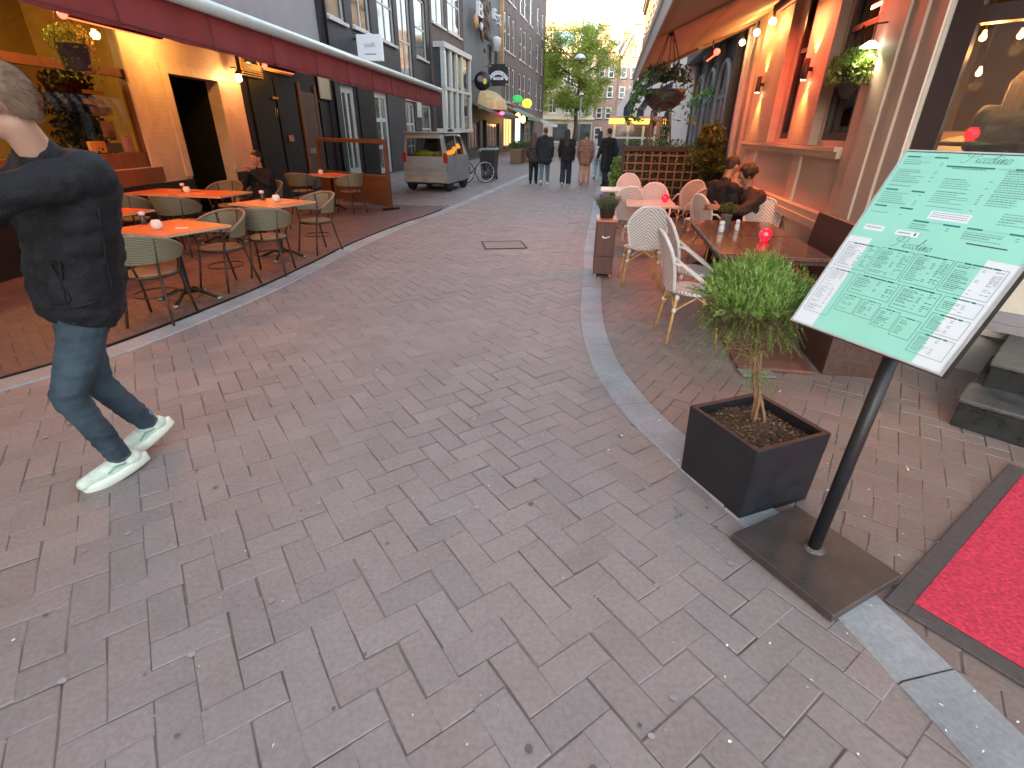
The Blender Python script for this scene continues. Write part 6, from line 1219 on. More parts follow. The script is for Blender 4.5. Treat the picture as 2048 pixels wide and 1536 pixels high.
pil(10.15,9.90,0.08); pil(9.62,8.30,0.10,1.55); pil(7.38,6.62,0.10,1.55)
m.build('pilaster',CPB,RB)
m=MB(); pil(5.80,5.52,0.030); pil(5.52,5.22,0.060); pil(5.22,4.98,0.040); pil(4.98,4.735,0.018); m.build('corner_pilaster',mat('cream_gloss',(0.56,0.44,0.37),0.5,0.06,2),RB)
m=MB(); pil(9.85,5.83,0.10,1.505,1.545); pil(9.85,5.83,0.07,1.44,1.505); m.build('sill',mat('cream_sill',(0.55,0.45,0.36),0.5,0.08),RB)
m=MB(); pil(10.5,4.75,0.10,0.86,0.93); pil(10.5,4.75,0.12,0.78,0.86); m.build('dado_ledge',mat('cream_sill',(0,0,0)),RB)
for q_ in (7.2,9.3): m=MB(); pil(q_,q_-0.25,0.035,0.93,1.44); m.build('dado_rib',mat('cream_sill',(0,0,0)),RB)
m=MB(); pil(10.5,4.735,0.06,0,0.35); m.build('plinth',mat('grey_plinth',(0.16,0.14,0.14),0.7,0.2,6),RB)
m=MB(); m.tube([(S(10.35),-0.05,0),(S(10.35),-0.05,11)],0.045,10); m.build('downpipe',mat('grey_pipe',(0.35,0.35,0.36),0.5),RB)
DFR=mat('dark_frame_paint',(0.025,0.013,0.013),0.35,0.2)
for (a,b,c_,e_) in wo: windowp(RB,a,b,c_,e_,0.035,0.07,1,2,DFR,glassmat('dark_room_glass',(0.16,0.10,0.07),0.10),False)  # dark tint in the panes stands in for an unlit room behind
# chamfered corner with the big window
ca=rad(-48)-0.0; C1=Vector(RW(2.217,4.73)); 
TC_=thing('corner_bay','chamfered corner of the cream restaurant with its big dark framed window above the black steps','building',(C1.x,C1.y,0),ca)
m=MB(); cells(m,3.0,0,3.7,[(0.02,2.4,0.98,3.5)],0.22); m.add([(0,0,3.7),(3.0,0,3.7),(3.0,0,11.5),(0,0,11.5)],[(0,1,2,3)]); m.add([(3.0,0,0),(3.0,9,0),(3.0,9,11.5),(3.0,0,11.5)],[(3,2,1,0)]); m.build('wall',mat('pale_stone',(0.50,0.47,0.40),0.75,0.12,3,0.2,40,dirt=0.15),TC_)
m=MB(); m.box(0.05,3.0,-0.05,-0.001,0.36,0.42); m.box(0.05,3.0,-0.03,-0.001,0.42,0.50); m.build('base_moulding',mat('grey_moulding',(0.22,0.21,0.23),0.6,0.15),TC_)
m=MB(); y0,y1=0.03,0.15
for q in ((0.02,0.17,0.98,3.5),(2.25,2.4,0.98,3.5),(0.17,2.25,0.98,1.06),(0.17,2.25,2.34,2.44),(0.17,2.25,3.4,3.5),(1.15,1.23,1.06,2.34)): m.box(q[0],q[1],y0,y1,q[2],q[3])
f=m.build('shop_window',DFR,TC_); m=MB(); m.box(0.1,2.3,0.08,0.088,1.02,3.45); m.build('pane',glassmat('shop_glass2',(0.93,0.90,0.85),0.10),f)
# room behind the right windows
RM=thing('dining_room','dim warm dining room seen through the restaurant windows on the right','room',RW(2.217,10.8),-rad(99.8)); BRW=mat('umber_wall',(0.30,0.155,0.07),0.8,0.35,1.1,0.1,30,c2=(0.42,0.23,0.10))
m=MB(); D0,D1=0.31,3.4; m.add([(0.1,D1,0.05),(9.5,D1,0.05),(9.5,D1,3.68),(0.1,D1,3.68)],[(0,1,2,3)]); m.add([(0.1,D0,0.05),(0.1,D1,0.05),(0.1,D1,3.68),(0.1,D0,3.68)],[(0,1,2,3)]); m.add([(9.5,D1,0.05),(9.5,2.6,0.05),(9.5,2.6,3.68),(9.5,D1,3.68)],[(0,1,2,3)]); m.build('back_wall',BRW,RM)
m=MB(); m.add([(0.1,D0,3.68),(Lr+0.02,D0,3.68),(9.5,2.6,3.68),(9.5,D1,3.68),(0.1,D1,3.68)],[(0,1,2,3,4)]); m.build('ceiling',mat('room_ceiling',(0.25,0.16,0.08),0.8),RM); m=MB(); m.add([(0.1,D0,0.3),(Lr+0.02,D0,0.3),(9.5,2.6,0.3),(9.5,D1,0.3),(0.1,D1,0.3)],[(0,1,2,3,4)]); m.build('floor',FLW,RM)
def SR(s,y,z): a=-rad(99.8); p=RW(2.217,10.8); return (p[0]+s*cos(a)-y*sin(a),p[1]+s*sin(a)+y*cos(a),z)
for i,(P_,l) in enumerate((((3.83,5.0,2.38),'upper warm filament bulb in the big corner window'),((3.71,5.0,2.26),'warm filament bulb hanging left and lower inside the big corner window'),((4.37,5.6,2.19),'dim warm bulb hanging lowest deep inside the big corner window'),(SR(5.0,1.1,2.42),'warm bulb inside the window left of the corner pilaster'),(SR(3.2,1.2,2.6),'warm bulb inside the farther dark window'))):
    t=thing('filament_bulb',l,'lamp',P_,0); m=MB(); m.lathe([(0.010,0.05),(0.015,0.03),(0.026,0.0),(0.021,-0.02),(0,-0.03)],12); m.build('bulb',mat('filament_glow',(1,0.6,0.2),0.4,em=(1,0.42,0.10),es=6),t); m=MB(); m.tube([(0,0,0.06),(0,0,3.66-P_[2])],0.004,5); m.build('cord',IRON,t)
    if i in (1,2,3): lamp('bulb_light','POINT',(0,0,-0.10),18,(1.0,0.50,0.16),0.05,t)
t=thing('indoor_sofa','brown sofa with cushions inside the big corner window','sofa',(4.75,5.45,0.55),rad(-48)); m=MB(); m.box(-1.0,0.7,-0.1,0.6,0.0,0.55,bev=0.06); m.box(-1.0,0.7,0.45,0.7,0.5,1.15,bev=0.07); m.build('body',mat('sofa_cloth',(0.20,0.13,0.10),0.8,0.3,4),t)
m=MB(); m.ell((-0.4,0.3,0.85),(0.30,0.14,0.26),12,8); m.build('cushion',mat('grey_cushion',(0.35,0.33,0.30),0.8),t); m=MB(); m.ell((0.3,0.3,0.85),(0.30,0.14,0.26),12,8); m.build('cushion',mat('green_cushion',(0.06,0.12,0.05),0.8),t)
t=thing('indoor_table','round dark table with a red candle inside the big corner window','table',(4.05,5.0,0.85)); m=MB(); m.lathe([(0.22,-0.5),(0.22,-0.47),(0.03,-0.45),(0.22,-0.448)] if 0 else [(0.22,-0.55),(0.22,-0.52),(0.03,-0.49),(0.03,0.72),(0.38,0.73),(0.38,0.76),(0,0.76)],24); m.build('top',DFR,t)
p=(4.02,4.98,1.615); redc(p,'red candle glass glowing on the table inside the corner window')
# person inside, seated at the corner window
p=(4.45,5.15,0.88)
seated('person in dark clothes sitting inside behind the big corner window','' or p,rad(-60),base_seat(),(0,1,-0.1),BKC,BKC,DKH,'long',BSH)
t=thing('indoor_plant','tall dark leafy plant standing inside the ochre restaurant window','plant',SL(8.35,0.55,0.8)); m=MB(); rq=random.Random(15)
for k in range(130): q_=rq.random(); bush(m,(rq.gauss(0,0.10),rq.gauss(0,0.16),0.15+1.35*q_),0.17,26,rq,[(0.010,0.014,0.010),(0.018,0.026,0.014),(0.006,0.008,0.006)],0.05,1,-1)
m.build('foliage',leafmat('indoor_leaf'),t); m=MB(); m.lathe([(0.10,-0.8),(0.11,-0.79),(0.16,-0.1),(0.17,0.0),(0.12,0.0),(0,-0.05)],16); m.build('pot',mat('dark_pot',(0,0,0)),t); m=MB(); m.tube([(0,0,0),(0.02,0,1.2)],0.02,6); m.build('stem',mat('vine_stem',(0,0,0)),t)
# sconces: slim up/down lights on the pilasters
def sconce(ly,z,label,e,c,up=True,off=0.10):
    p=RW(2.217-off-0.07,ly,z); t=thing('wall_sconce',label,'lamp',p,RZR,'up and down wall sconces on the cream pilasters'); m=MB(); m.lathe([(0.0,-0.10),(0.032,-0.10),(0.034,-0.098),(0.034,0.10),(0.032,0.102),(0,0.102)],16); m.build('tube',mat('sconce_brass',(0.10,0.05,0.04),0.4,metal=0.5),t); m=MB(); m.box(0.03,0.07,-0.015,0.015,-0.02,0.02); m.build('bracket',IRON,t)
    m=MB(); m.lathe([(0,-0.106),(0.026,-0.106),(0.026,-0.102),(0,-0.102)],14); m.build('lens',mat('lens_glow',(1,0.8,0.5),0.5,em=(1,0.72,0.38),es=25),t)
    lamp('down_light','SPOT',(0.01,0,-0.11),e,c,0.02,t,(rad(7),rad(7),0),95)
    if up: lamp('up_light','SPOT',(0.01,0,0.11),e*0.9,c,0.02,t,(PI-rad(4),rad(6),0),95)
AMB=(1.0,0.40,0.08)
sconce(9.10,2.30,'sconce on the wide pilaster beside the downpipe',42,AMB); sconce(7.05,2.30,'sconce on the pilaster between the two dark windows',42,AMB)
p=RW(2.10,5.60,2.33); t=thing('wall_lamp','white shaded lamp shining on the corner pilaster above the hanging plant','lamp',p,RZR); m=MB(); m.lathe([(0.02,0.04),(0.075,0.0),(0.078,-0.008),(0.0,-0.004)],18); m.build('shade',mat('white_shade',(0.8,0.8,0.78),0.4,em=(1,0.95,0.8),es=3),t); m=MB(); m.tube([(0,0,0.04),(0,0,0.16),(0.19,0,0.18)],0.008,6); m.build('bracket',IRON,t)
lamp('lamp_light','SPOT',(0.02,-0.02,-0.02),42,(1.0,0.86,0.50),0.03,t,(rad(-8),rad(10),0),120)
hangpot(RW(2.05,5.72,1.95),'dark wall pot with bright green plant under the white shaded lamp',mat('dark_pot',(0,0,0)),0.13,((0.20,0.30,0.05),(0.12,0.20,0.04)),700,0.35,0.1,0.25,0.20)
# canopy of the right terrace
AR=thing('terrace_canopy','large beige canvas canopy with pale front rail over the right terrace','awning',RW(2.217,10.8),-rad(99.8)); BEI=None
mm,t_,b_,o_=_nodes('beige_canvas'); tc=N(t_,'ShaderNodeTexCoord'); sp=N(t_,'ShaderNodeSeparateXYZ'); t_.links.new(tc.outputs['Object'],sp.inputs[0]); mu=N(t_,'ShaderNodeMath',operation='MULTIPLY'); mu.inputs[1].default_value=9.5; t_.links.new(sp.outputs[1],mu.inputs[0]); sn=N(t_,'ShaderNodeMath',operation='SINE'); t_.links.new(mu.outputs[0],sn.inputs[0])
mr=N(t_,'ShaderNodeMapRange'); mr.inputs[1].default_value=0.85; mr.inputs[2].default_value=1.0; t_.links.new(sn.outputs[0],mr.inputs[0]); col=mixc(t_,mr.outputs[0],(0.46,0.34,0.25),(0.36,0.26,0.19)); t_.links.new(col,b_.inputs['Base Color']); b_.inputs['Roughness'].default_value=0.85
tl=N(t_,'ShaderNodeBsdfTranslucent'); tl.inputs[0].default_value=(0.40,0.27,0.18,1); mx=N(t_,'ShaderNodeMixShader',Fac=0.25); t_.links.new(b_.outputs[0],mx.inputs[1]); t_.links.new(tl.outputs[0],mx.inputs[2]); t_.links.new(mx.outputs[0],o_.inputs[0])
m=MB(); FY=-1.90; awn(0.0,7.8,2.52,3.30,FY,m,24,8,0.02); m.build('canvas',mm,AR)
m=MB(); m.box(-0.05,7.85,FY-0.05,FY+0.03,2.50,2.60,bev=0.015); m.box(-0.05,7.85,FY-0.035,FY-0.025,2.36,2.50); m.build('front_rail',mat('canopy_rail',(0.50,0.49,0.46),0.5,0.1),AR)
m=MB(); m.box(-0.05,7.85,-0.14,0.0,3.28,3.44,bev=0.02); m.build('cassette',mat('canopy_rail',(0,0,0)),AR)
for s in (0.25,4.2,7.4): m=MB(); m.bar((s,-0.08,3.26),(s+0.5,-1.0,2.86),0.05,0.04); m.bar((s+0.5,-1.0,2.86),(s+0.1,FY,2.53),0.045,0.035); m.build('folding_arm',mat('arm_rust',(0.20,0.12,0.08),0.5),AR)
m=MB(); m.box(-0.02,0.04,FY,-0.02,2.50,2.54); m.build
for i,(ly,l) in enumerate(((10.5,'track bulb at the far end under the beige canopy'),(9.55,'middle one of three track bulbs under the beige canopy'),(8.7,'nearest of three track bulbs under the beige canopy'))):
    t=thing('track_bulb',l,'lamp',RW(1.98,ly,3.0),0,'track bulbs under the beige canopy'); m=MB(); m.ell((0,0,0),0.045,12,8); m.build('bulb',mat('lamp_glow',(0,0,0)),t); m=MB(); m.tube([(0,0,0.04),(0,0,0.14)],0.02,8); m.build('socket',IRON,t); lamp('bulb_light','POINT',(-0.05,0,-0.02),9,(1.0,0.42,0.12),0.05,t)
heater(RW(1.80,7.3,2.95),rad(80.2),'bar heater glowing red near the dark windows under the beige canopy',0.9,150,1,(1.0,0.13,0.06))
heater(RW(1.45,10.0,2.74),rad(80.2),'bar heater under the far end of the beige canopy',0.9,80,1,(1.0,0.18,0.08))
# hanging basket
t=thing('hanging_basket','large brown woven basket lamp with trailing leaves hung on ropes from the beige canopy','hanging basket',(1.62,6.35,1.86)); m=MB(); m.lathe([(0.0,0.0),(0.09,0.01),(0.17,0.07),(0.215,0.15),(0.225,0.21),(0.21,0.21),(0.20,0.15),(0.15,0.08),(0,0.03)],28)
m.build('basket',weavemat('basket_weave',(0.060,0.036,0.028),(0.015,0.010,0.008),200,'rows'),t); m=MB()
for k in range(5): a=2*PI*k/5; m.tube([(0.22*cos(a),0.22*sin(a),0.20),(0.02*cos(a),0.02*sin(a),0.74)],0.005,5)
m.build('rope',mat('rope',(0.12,0.05,0.04),0.9),t); m=MB(); rnd=random.Random(77); bush(m,(0,0,0.30),0.30,520,rnd,[(0.035,0.075,0.035),(0.06,0.11,0.05),(0.09,0.15,0.06)],0.030,0.55,-0.1)
for k in range(260): a=rnd.choice([rnd.uniform(2.6,3.9),rnd.uniform(0,6.28)]); q=rnd.random(); bush(m,((0.31+0.06*q)*cos(a),(0.31+0.06*q)*sin(a),0.28-q*0.42),0.04,1,rnd,[(0.05,0.12,0.04),(0.10,0.20,0.06)],0.034)
m.build('foliage',leafmat('basket_leaf'),t)
t=thing('rope_knot','dark knotted rope bundle with red tassel where the basket hangs from the canopy','rope',(1.62,6.35,2.60)); m=MB(); m.ell((0,0,0),(0.03,0.03,0.05),8,6); m.build('knot',IRON,t); m=MB(); m.tube([(0.02,0,-0.02),(0.05,0,-0.10)],[0.006,0.014],6); m.build('tassel',mat('tassel_red',(0.35,0.03,0.04),0.8),t)
# dark arcaded building next door
AB=thing('arcade_building','black painted building with tall arched window frames next to the cream restaurant','building',RW(2.217,17.2),-rad(99.8)); m=MB(); ABm=mat('arcade_black',(0.020,0.022,0.026),0.45,0.3,3)
m.box(0,6.4,0,8,0,9.5); m.build('wall',ABm,AB); AG=mat('arcade_grey',(0.20,0.22,0.23),0.5,0.15)
for i,x in enumerate((0.75,2.35,3.95)):
    m=MB(); pts=[(x,-0.05,0.6)]+[(x,-0.05,1.0),(x,-0.05,2.35)]+[(x+0.62-0.62*cos(PI*k/10),-0.05,2.35+0.62*sin(PI*k/10)) for k in range(1,10)]+[(x+1.24,-0.05,2.35),(x+1.24,-0.05,0.6)]; m.tube(pts,0.06,6); m.box(x+0.58,x+0.66,-0.06,-0.01,0.6,2.9); m.box(x,x+1.24,-0.055,-0.012,2.30,2.38); f=m.build('arched_window',AG,AB)
    m=MB(); m.box(x+0.04,x+1.2,-0.03,-0.003,0.6,2.5); m.build('pane',DGL,f)
m=MB(); m.box(0,6.4,-0.35,-0.001,3.35,3.6); m.box(0,6.4,-0.22,-0.001,3.6,3.95); m.build('cornice',mat('arcade_cornice',(0.07,0.075,0.08),0.5,0.2),AB)
m=MB()
for x in (0.35,2.1,3.75,5.5): m.box(x-0.12,x+0.12,-0.10,-0.001,0,3.35)
m.build('pier',ABm,AB)
t=thing('fairy_garland','teal and green garland of small plants and lights strung across the black arcade','garland',RW(2.05,14.3,2.15),RZR); m=MB(); bush(m,(0,0.9,0.15),0.28,160,random.Random(5),[(0.10,0.30,0.18),(0.20,0.40,0.12)],0.05,0.7); bush(m,(0,-0.9,0.25),0.24,120,random.Random(6),[(0.10,0.30,0.18),(0.25,0.40,0.10)],0.05,0.7); m.build('foliage',leafmat('garland_leaf'),t); m=MB(); m.tube([(0,-1.4,0.3),(0,-0.7,0.15),(0,0,0.08),(0,0.7,0.15),(0,1.4,0.3)],0.012,5); m.build('wire',IRON,t)
# white house and striped awning
WH=thing('white_house','white painted narrow house front behind the navy striped awning','building',RW(2.217,27.5),-rad(99.8)); m=MB(); m.box(0,10.3,0,8,0,11.5); m.build('wall',mat('white_house_paint',(0.55,0.57,0.60),0.7,0.06,2),WH); m=MB(); m.box(9.9,10.3,-0.62,-0.001,0,4.6,bev=0.03); m.build('pillar',mat('white_house_paint',(0,0,0)),WH)
for x in (1.0,4.0): windowp(WH,x,x+2.2,0.5,2.9,-0.05,0.1,2,1,IRON,DGL,False)
for x in (1.0,4.0,7.0): windowp(WH,x,x+1.5,5.2,7.4,-0.05,0.1,1,2,WFR,DGL,False); windowp(WH,x,x+1.5,8.4,10.4,-0.05,0.1,1,2,WFR,DGL,False)
SA=thing('striped_awning','curved navy and white striped awning over the terrace beyond the black arcade','awning',RW(2.217,17.9),RZR); m=MB(); n=12; st=0.32; y=0; i=0
while y<4.6:
    m.mi=i%2; 
    PR=[(0,3.55),(-0.9,3.35),(-1.75,2.95),(-2.15,2.35)]
    def q(k,yy): t=k/n*3; i_=min(2,int(t)); t-=i_; return (PR[i_][0]*(1-t)+PR[i_+1][0]*t,yy,PR[i_][1]*(1-t)+PR[i_+1][1]*t)
    for k in range(n): m.add([q(k,y),q(k+1,y),q(k+1,y+st),q(k,y+st)],[(0,1,2,3)])
    m.add([(-2.15,y,2.35),(-2.17,y,2.10),(-2.17,y+st,2.10),(-2.15,y+st,2.35)],[(0,1,2,3)])
    y+=st; i+=1
m.build('canvas',[mat('stripe_white',(0.62,0.60,0.63),0.8,0.05),mat('stripe_navy',(0.020,0.026,0.055),0.8,0.1)],SA)
m=MB(); ctr=Vector((0,0,2.1)); pp=[Vector((-2.15,0,2.10)),Vector((-2.15,0,2.35)),Vector((-1.75,0,2.95)),Vector((-0.9,0,3.35)),Vector((0,0,3.55))]
for j in range(9):
    m.mi=j%2; r0,r1=1-j*0.095,1-(j+1)*0.095
    for a_,b_q in zip(pp,pp[1:]): m.add([ctr+(a_-ctr)*r0,ctr+(b_q-ctr)*r0,ctr+(b_q-ctr)*r1,ctr+(a_-ctr)*r1],[(0,1,2,3)])
m.build('side_flap',[mat('stripe_white',(0,0,0)),mat('stripe_navy',(0,0,0))],SA)
t=thing('plant_ladder','brown wooden step ladder used as a plant stand beyond the trellis','plant stand',RW(1.15,14.6),RZR+0.3); m=MB(); LD=woodmat('ladder_wood',(0.28,0.15,0.08),(0.18,0.10,0.05),0.6)
for s in (-0.28,0.28): m.bar((s*1.3,-0.35,0),(s*0.8,0,2.1),0.05,0.03); m.bar((s*1.3,0.35,0),(s*0.8,0.02,2.1),0.05,0.03)
for k in range(6): z=0.3+k*0.32; m.box(-0.34+k*0.02,0.34-k*0.02,-0.33+z*0.15,-0.15+z*0.12,z,z+0.03)
m.build('ladder',LD,t); m=MB(); rnd=random.Random(2)
for k in range(5): bush(m,(rnd.uniform(-0.2,0.2),-0.2+0.03*k,0.4+k*0.33),0.14,60,rnd,[(0.07,0.14,0.05),(0.14,0.22,0.07)],0.04)
m.build('foliage',leafmat('ladder_leaf'),t)
# glazed veranda with orange light strip farther down the right side
VD=thing('glazed_veranda','glazed cafe veranda with pinkish canopy and glowing orange light strip down the street','veranda',(0,0,0),0); VD.location=(5.2,30.0,0); VD.rotation_euler=(0,0,RZR)
m=MB(); 
for x in (0.0,0.72,1.5,2.1,2.9): m.box(x,x+0.12,-0.05,0.05,0.0,1.95)
m.box(0,3.0,-0.045,0.045,1.35,1.45); m.box(0,3.0,-0.045,0.045,0.0,0.5); fr_=m.build('frame',mat('veranda_frame',(0.42,0.50,0.46),0.5),VD); m=MB(); m.box(0.05,2.95,-0.01,0.01,0.5,1.9); m.build('pane',DGL,fr_)
m=MB(); m.box(-0.25,2.2,-0.3,0.2,2.28,2.62,bev=0.03); m.box(2.2,3.1,-0.2,0.2,2.24,2.5); m.box(0.0,0.12,0.05,6,0,2.3); m.box(-0.2,3.0,0.2,6,2.35,2.6); m.build('canopy',mat('pink_canopy',(0.50,0.34,0.30),0.7),VD)
m=MB(); m.box(-0.25,1.95,-0.33,-0.301,2.06,2.25); m.box(-0.25,1.95,-0.30,0.2,2.06,2.279); m.build('light_strip',mat('orange_strip',(0.9,0.4,0.05),0.5,em=(1.0,0.36,0.03),es=2.6),VD)
m=MB(); textmb(m,'Primi',0.34,Matrix.Translation((0.48,-0.06,1.62))@FW,0.01); m.build('lettering',mat('veranda_ink',(0.05,0.05,0.06),0.5),VD)
for i,(x,z) in enumerate(((3.05,2.45),(2.95,2.15),(3.6,2.3))):
    t=thing('festoon_bulb',['topmost small warm bulb right of the orange light strip','lower small warm bulb right of the orange light strip','small warm bulb farthest right of the orange light strip'][i],'lamp',(5.2+x,29.2,z),0,'small bulbs beside the veranda'); m=MB(); m.ell((0,0,0),(0.10,0.08,0.07),8,6); m.build('bulb',mat('amber_glow',(0,0,0)),t)
# row of houses further right
RR=bld('right_house_row','tall olive brown house row on the right beyond the striped awning','' or RW(2.217,64,0)[:2],-rad(99.8),36.4,13.0,10,brickmat('olive_brick',(0.24,0.19,0.14),(0.28,0.22,0.16),(0.18,0.15,0.12)),[(x,x+1.3,z,z+2.2,dict(cols=1,rows=2,fw=0.12)) for x in (1,4,7,10,13,16,19,22,25,28,31,34) for z in (4.2,7.6,10.2)][:36],cornice=mat('olive_cornice',(0.36,0.31,0.22),0.7))
# ---------- end of the street ----------
OB=thing('cream_mansion','cream stone mansion with orange lit roof and attic window closing the street behind the tree','building',(1.5,92,0),rad(0)); SG_=mat('sand_stone',(0.50,0.41,0.32),0.8,0.1,0.6)
ows=[(1.2+i*2.6,2.5+i*2.6,z,z+2.3,dict(cols=2,rows=2,fw=0.14)) for i in range(4) for z in (4.3,8.0)]
m=MB(); cells(m,11,0,13,[w_[:4] for w_ in ows],0.2); m.add([(0,0,0),(0,12,0),(0,12,13),(0,0,13)],[(0,1,2,3)]); m.add([(11,0,0),(11,12,0),(11,12,13),(11,0,13)],[(3,2,1,0)]); m.build('wall',SG_,OB)
for w_ in ows: windowp(OB,*w_[:4],**w_[4])
m=MB(); m.box(-0.2,11.2,-0.4,0,3.4,3.8); m.box(-0.2,11.2,-0.3,0,7.2,7.5); m.box(-0.2,11.2,-0.5,0,12.4,13.0); m.build('string_course',mat('pale_course',(0.60,0.52,0.42),0.7),OB)
m=MB(); m.box(-0.2,8.3,0.5,12,13,15.4); m.build('attic',mat('attic_render',(0.50,0.42,0.33),0.8),OB); m=MB(); m.box(-0.6,8.7,-0.1,12,15.4,17.3,bev=0.3); m.build('roof',mat('terracotta_roof',(0.50,0.34,0.20),0.8,0.15),OB); m=MB(); m.box(4.2,7.4,0.35,0.5,13.4,15.2); m.build('attic_window',mat('blue_glass',(0.10,0.20,0.32),0.1),OB); m=MB(); m.box(2.8,3.3,4,4.5,17.3,20.2); m.build('chimney',mat('chimney_brick',(0.40,0.26,0.18),0.9),OB)
for x in (0.6,4.6,8.4): m=MB(); m.box(x,x+2.4,-0.03,-0.001,0.3,2.8); m.build('ground_floor_window',DGL,OB)
def gable(P,wd,h1,h2,label,bm,seed):
    t=thing('gabled_house',label,'building',(P[0],P[1],0),0,'gabled brick houses at the end of the street'); m=MB(); c=wd/2
    pr=[(0,0),(wd,0),(wd,h1),(c+0.75,h2-1.2),(c+0.75,h2),(c-0.75,h2),(c-0.75,h2-1.2),(0,h1)]; n=len(pr); D=8
    m.add([(x,0,z) for x,z in pr]+[(x,D,z) for x,z in pr],[tuple(range(n)),tuple(range(2*n-1,n-1,-1))]+[(i,i+n,(i+1)%n+n,(i+1)%n) for i in range(n)]); m.build('wall',bm,t)
    m=MB()
    for a,b in ((pr[2],pr[3]),(pr[7],pr[6])): m.bar((a[0],-0.12,a[1]),(b[0],-0.12,b[1]),0.3,0.3,(0,1,0))
    m.box(c-0.9,c+0.9,-0.28,-0.002,h2,h2+0.25); m.build('coping',mat('pale_course',(0,0,0)),t)
    for (x,z,w_,h) in [(c-0.45,h1+0.3,0.9,1.2)]+[(wd*k-0.5,z,1.0,1.7) for z in (3.6,6.6,9.4) for k in (0.2,0.5,0.8) if z+1.7<h1]+[(wd*0.5-0.6,0.1,1.2,2.3),(wd*0.15-0.3,0.8,1.0,1.5)]: windowp(t,x,x+w_,z,z+h,-0.06,0.18,1,2,WFR,DGL,True)
    return t
GB=brickmat('red_gable_brick',(0.40,0.26,0.20),(0.45,0.30,0.24),(0.26,0.18,0.15),0.22,0.065,0.01,0.85)
gable((11.2,94),5.0,12.2,16.3,'brick house with pointed neck gable right behind the tree',GB,1); gable((16.2,94.5),5.2,12.0,16.6,'brick house whose gable rises beside the right hand roofs',GB,2); gable((21.4,94),5.0,12.0,16.0,'brick gabled house mostly hidden behind the right house row',GB,3)
# tree
def tree(P,H,R,label,seed):
    t=thing('street_tree',label,'tree',P); rnd=random.Random(seed); m=MB(); m.tube([(0,0,0),(0.1,0,2.2),(0.0,0.1,4.2),(0.25,0,7.0),(0.1,0,10.5)],[0.34,0.26,0.22,0.13,0.04],9); ends=[]
    for k in range(26):
        z=rnd.uniform(3.2,10.0); a=rnd.uniform(0,2*PI); L=R*(1-abs(z-7.5)/9)*rnd.uniform(0.6,0.95); e=Vector((cos(a)*L,sin(a)*L,z+L*0.55)); md=Vector((cos(a)*L*0.5,sin(a)*L*0.5,z+L*0.15)); m.tube([(0.1,0,z-0.3),md,e],[0.10,0.06,0.02],6); ends+= [e,md.lerp(e,0.5)]
    m.build('trunk',mat('bark',(0.10,0.075,0.055),0.9,0.3,3,0.4,20),t); m=MB(); TT=[(0.27,0.36,0.05),(0.34,0.43,0.08),(0.21,0.30,0.04),(0.40,0.46,0.10)]
    for k in range(330):
        e=rnd.choice(ends)+Vector((rnd.gauss(0,0.9),rnd.gauss(0,0.9),rnd.gauss(0,0.7))); bush(m,e,rnd.uniform(0.5,1.2),80,rnd,TT,0.12,0.75,-1)
    for k in range(16): a=rnd.uniform(0,2*PI); bush(m,(cos(a)*1.2,sin(a)*1.2,rnd.uniform(10.8,12.8)),0.9,90,rnd,TT,0.13,0.9,-1)
    m.build('crown',leafmat('tree_leaf',0.6,0.45),t)
tree((7.6,72,0),14,5.2,'fresh green street tree with sunlit orange top at the end of the street',4)
tree((2.4,84,0),11,3.4,'smaller green tree half hidden by the left brick row at the street end',9)
# street lamps on span wires
for i,(x,y,z,r,l) in enumerate(((6.55,61,8.3,0.55,'large white dome street lamp hanging on a wire before the tree'),(6.95,61.5,5.15,0.26,'small white street lamp lower down before the tree'))):
    t=thing('street_lamp',l,'street lamp',(x,y,z)); m=MB(); m.lathe([(r,0),(r*0.98,r*0.25),(r*0.7,r*0.65),(r*0.15,r*0.85),(0,r*0.86)],18); m.lathe([(0,-0.02),(r*0.95,0)],18); m.build('lamp_shade',mat('lamp_white',(0.62,0.70,0.80),0.3),t); m=MB(); 
    if i==0: m.tube([(-9,0,r*1.1),(0,0,r*0.9),(9,0,r*1.3)],0.015,5); m.build('span_wire',IRON,t)
    else: m.tube([(0,0,-5.15),(0,0,0)],0.06,8); m.build('pole',mat('pole_grey',(0.30,0.32,0.34),0.5),t)
# ---------- van ----------
VN=thing('micro_van','small weathered silver micro van parked at the left, yellow cloth in its rear window','van',(-2.62,16.05,0),rad(-13)); VP=mat('van_silver',(0.27,0.31,0.34),0.38,0.22,2.5,0.1,30,metal=0.15,dirt=0.35,coat=0.3); RUB=mat('tyre_rubber',(0.015,0.015,0.015),0.8); VG=glassmat('van_glass',(0.55,0.60,0.60),0.10)
def vsec(y,wb,wt,zb,zs,zt):  # cross section: lower width, roof width
    return [(-wb,y,zb),(-wb-0.01,y,zb+0.2),(-wb,y,zs),(-wt,y,zt-0.06),(-wt+0.06,y,zt),(wt-0.06,y,zt),(wt,y,zt-0.06),(wb,y,zs),(wb+0.01,y,zb+0.2),(wb,y,zb)]
secs=[vsec(0.0,0.655,0.57,0.26,0.95,1.50),vsec(0.05,0.67,0.585,0.24,0.96,1.58),vsec(0.95,0.68,0.60,0.24,0.96,1.60),vsec(1.60,0.68,0.58,0.24,0.96,1.55),vsec(2.02,0.67,0.45,0.26,0.94,1.05),vsec(2.15,0.64,0.42,0.30,0.86,0.90)]
m=MB(); n=10
for a,b in zip(secs,secs[1:]):
    for i in range(n):
        j=(i+1)%n
        zmid=(a[i][2]+a[j][2])/2
        glass=(i in (2,6)) and (secs.index(a)<3)
        if glass: continue
        m.add([a[i],a[j],b[j],b[i]],[(0,1,2,3)])
m.add(secs[-1],[tuple(range(n))])
r_=secs[0]; ww_=0.55
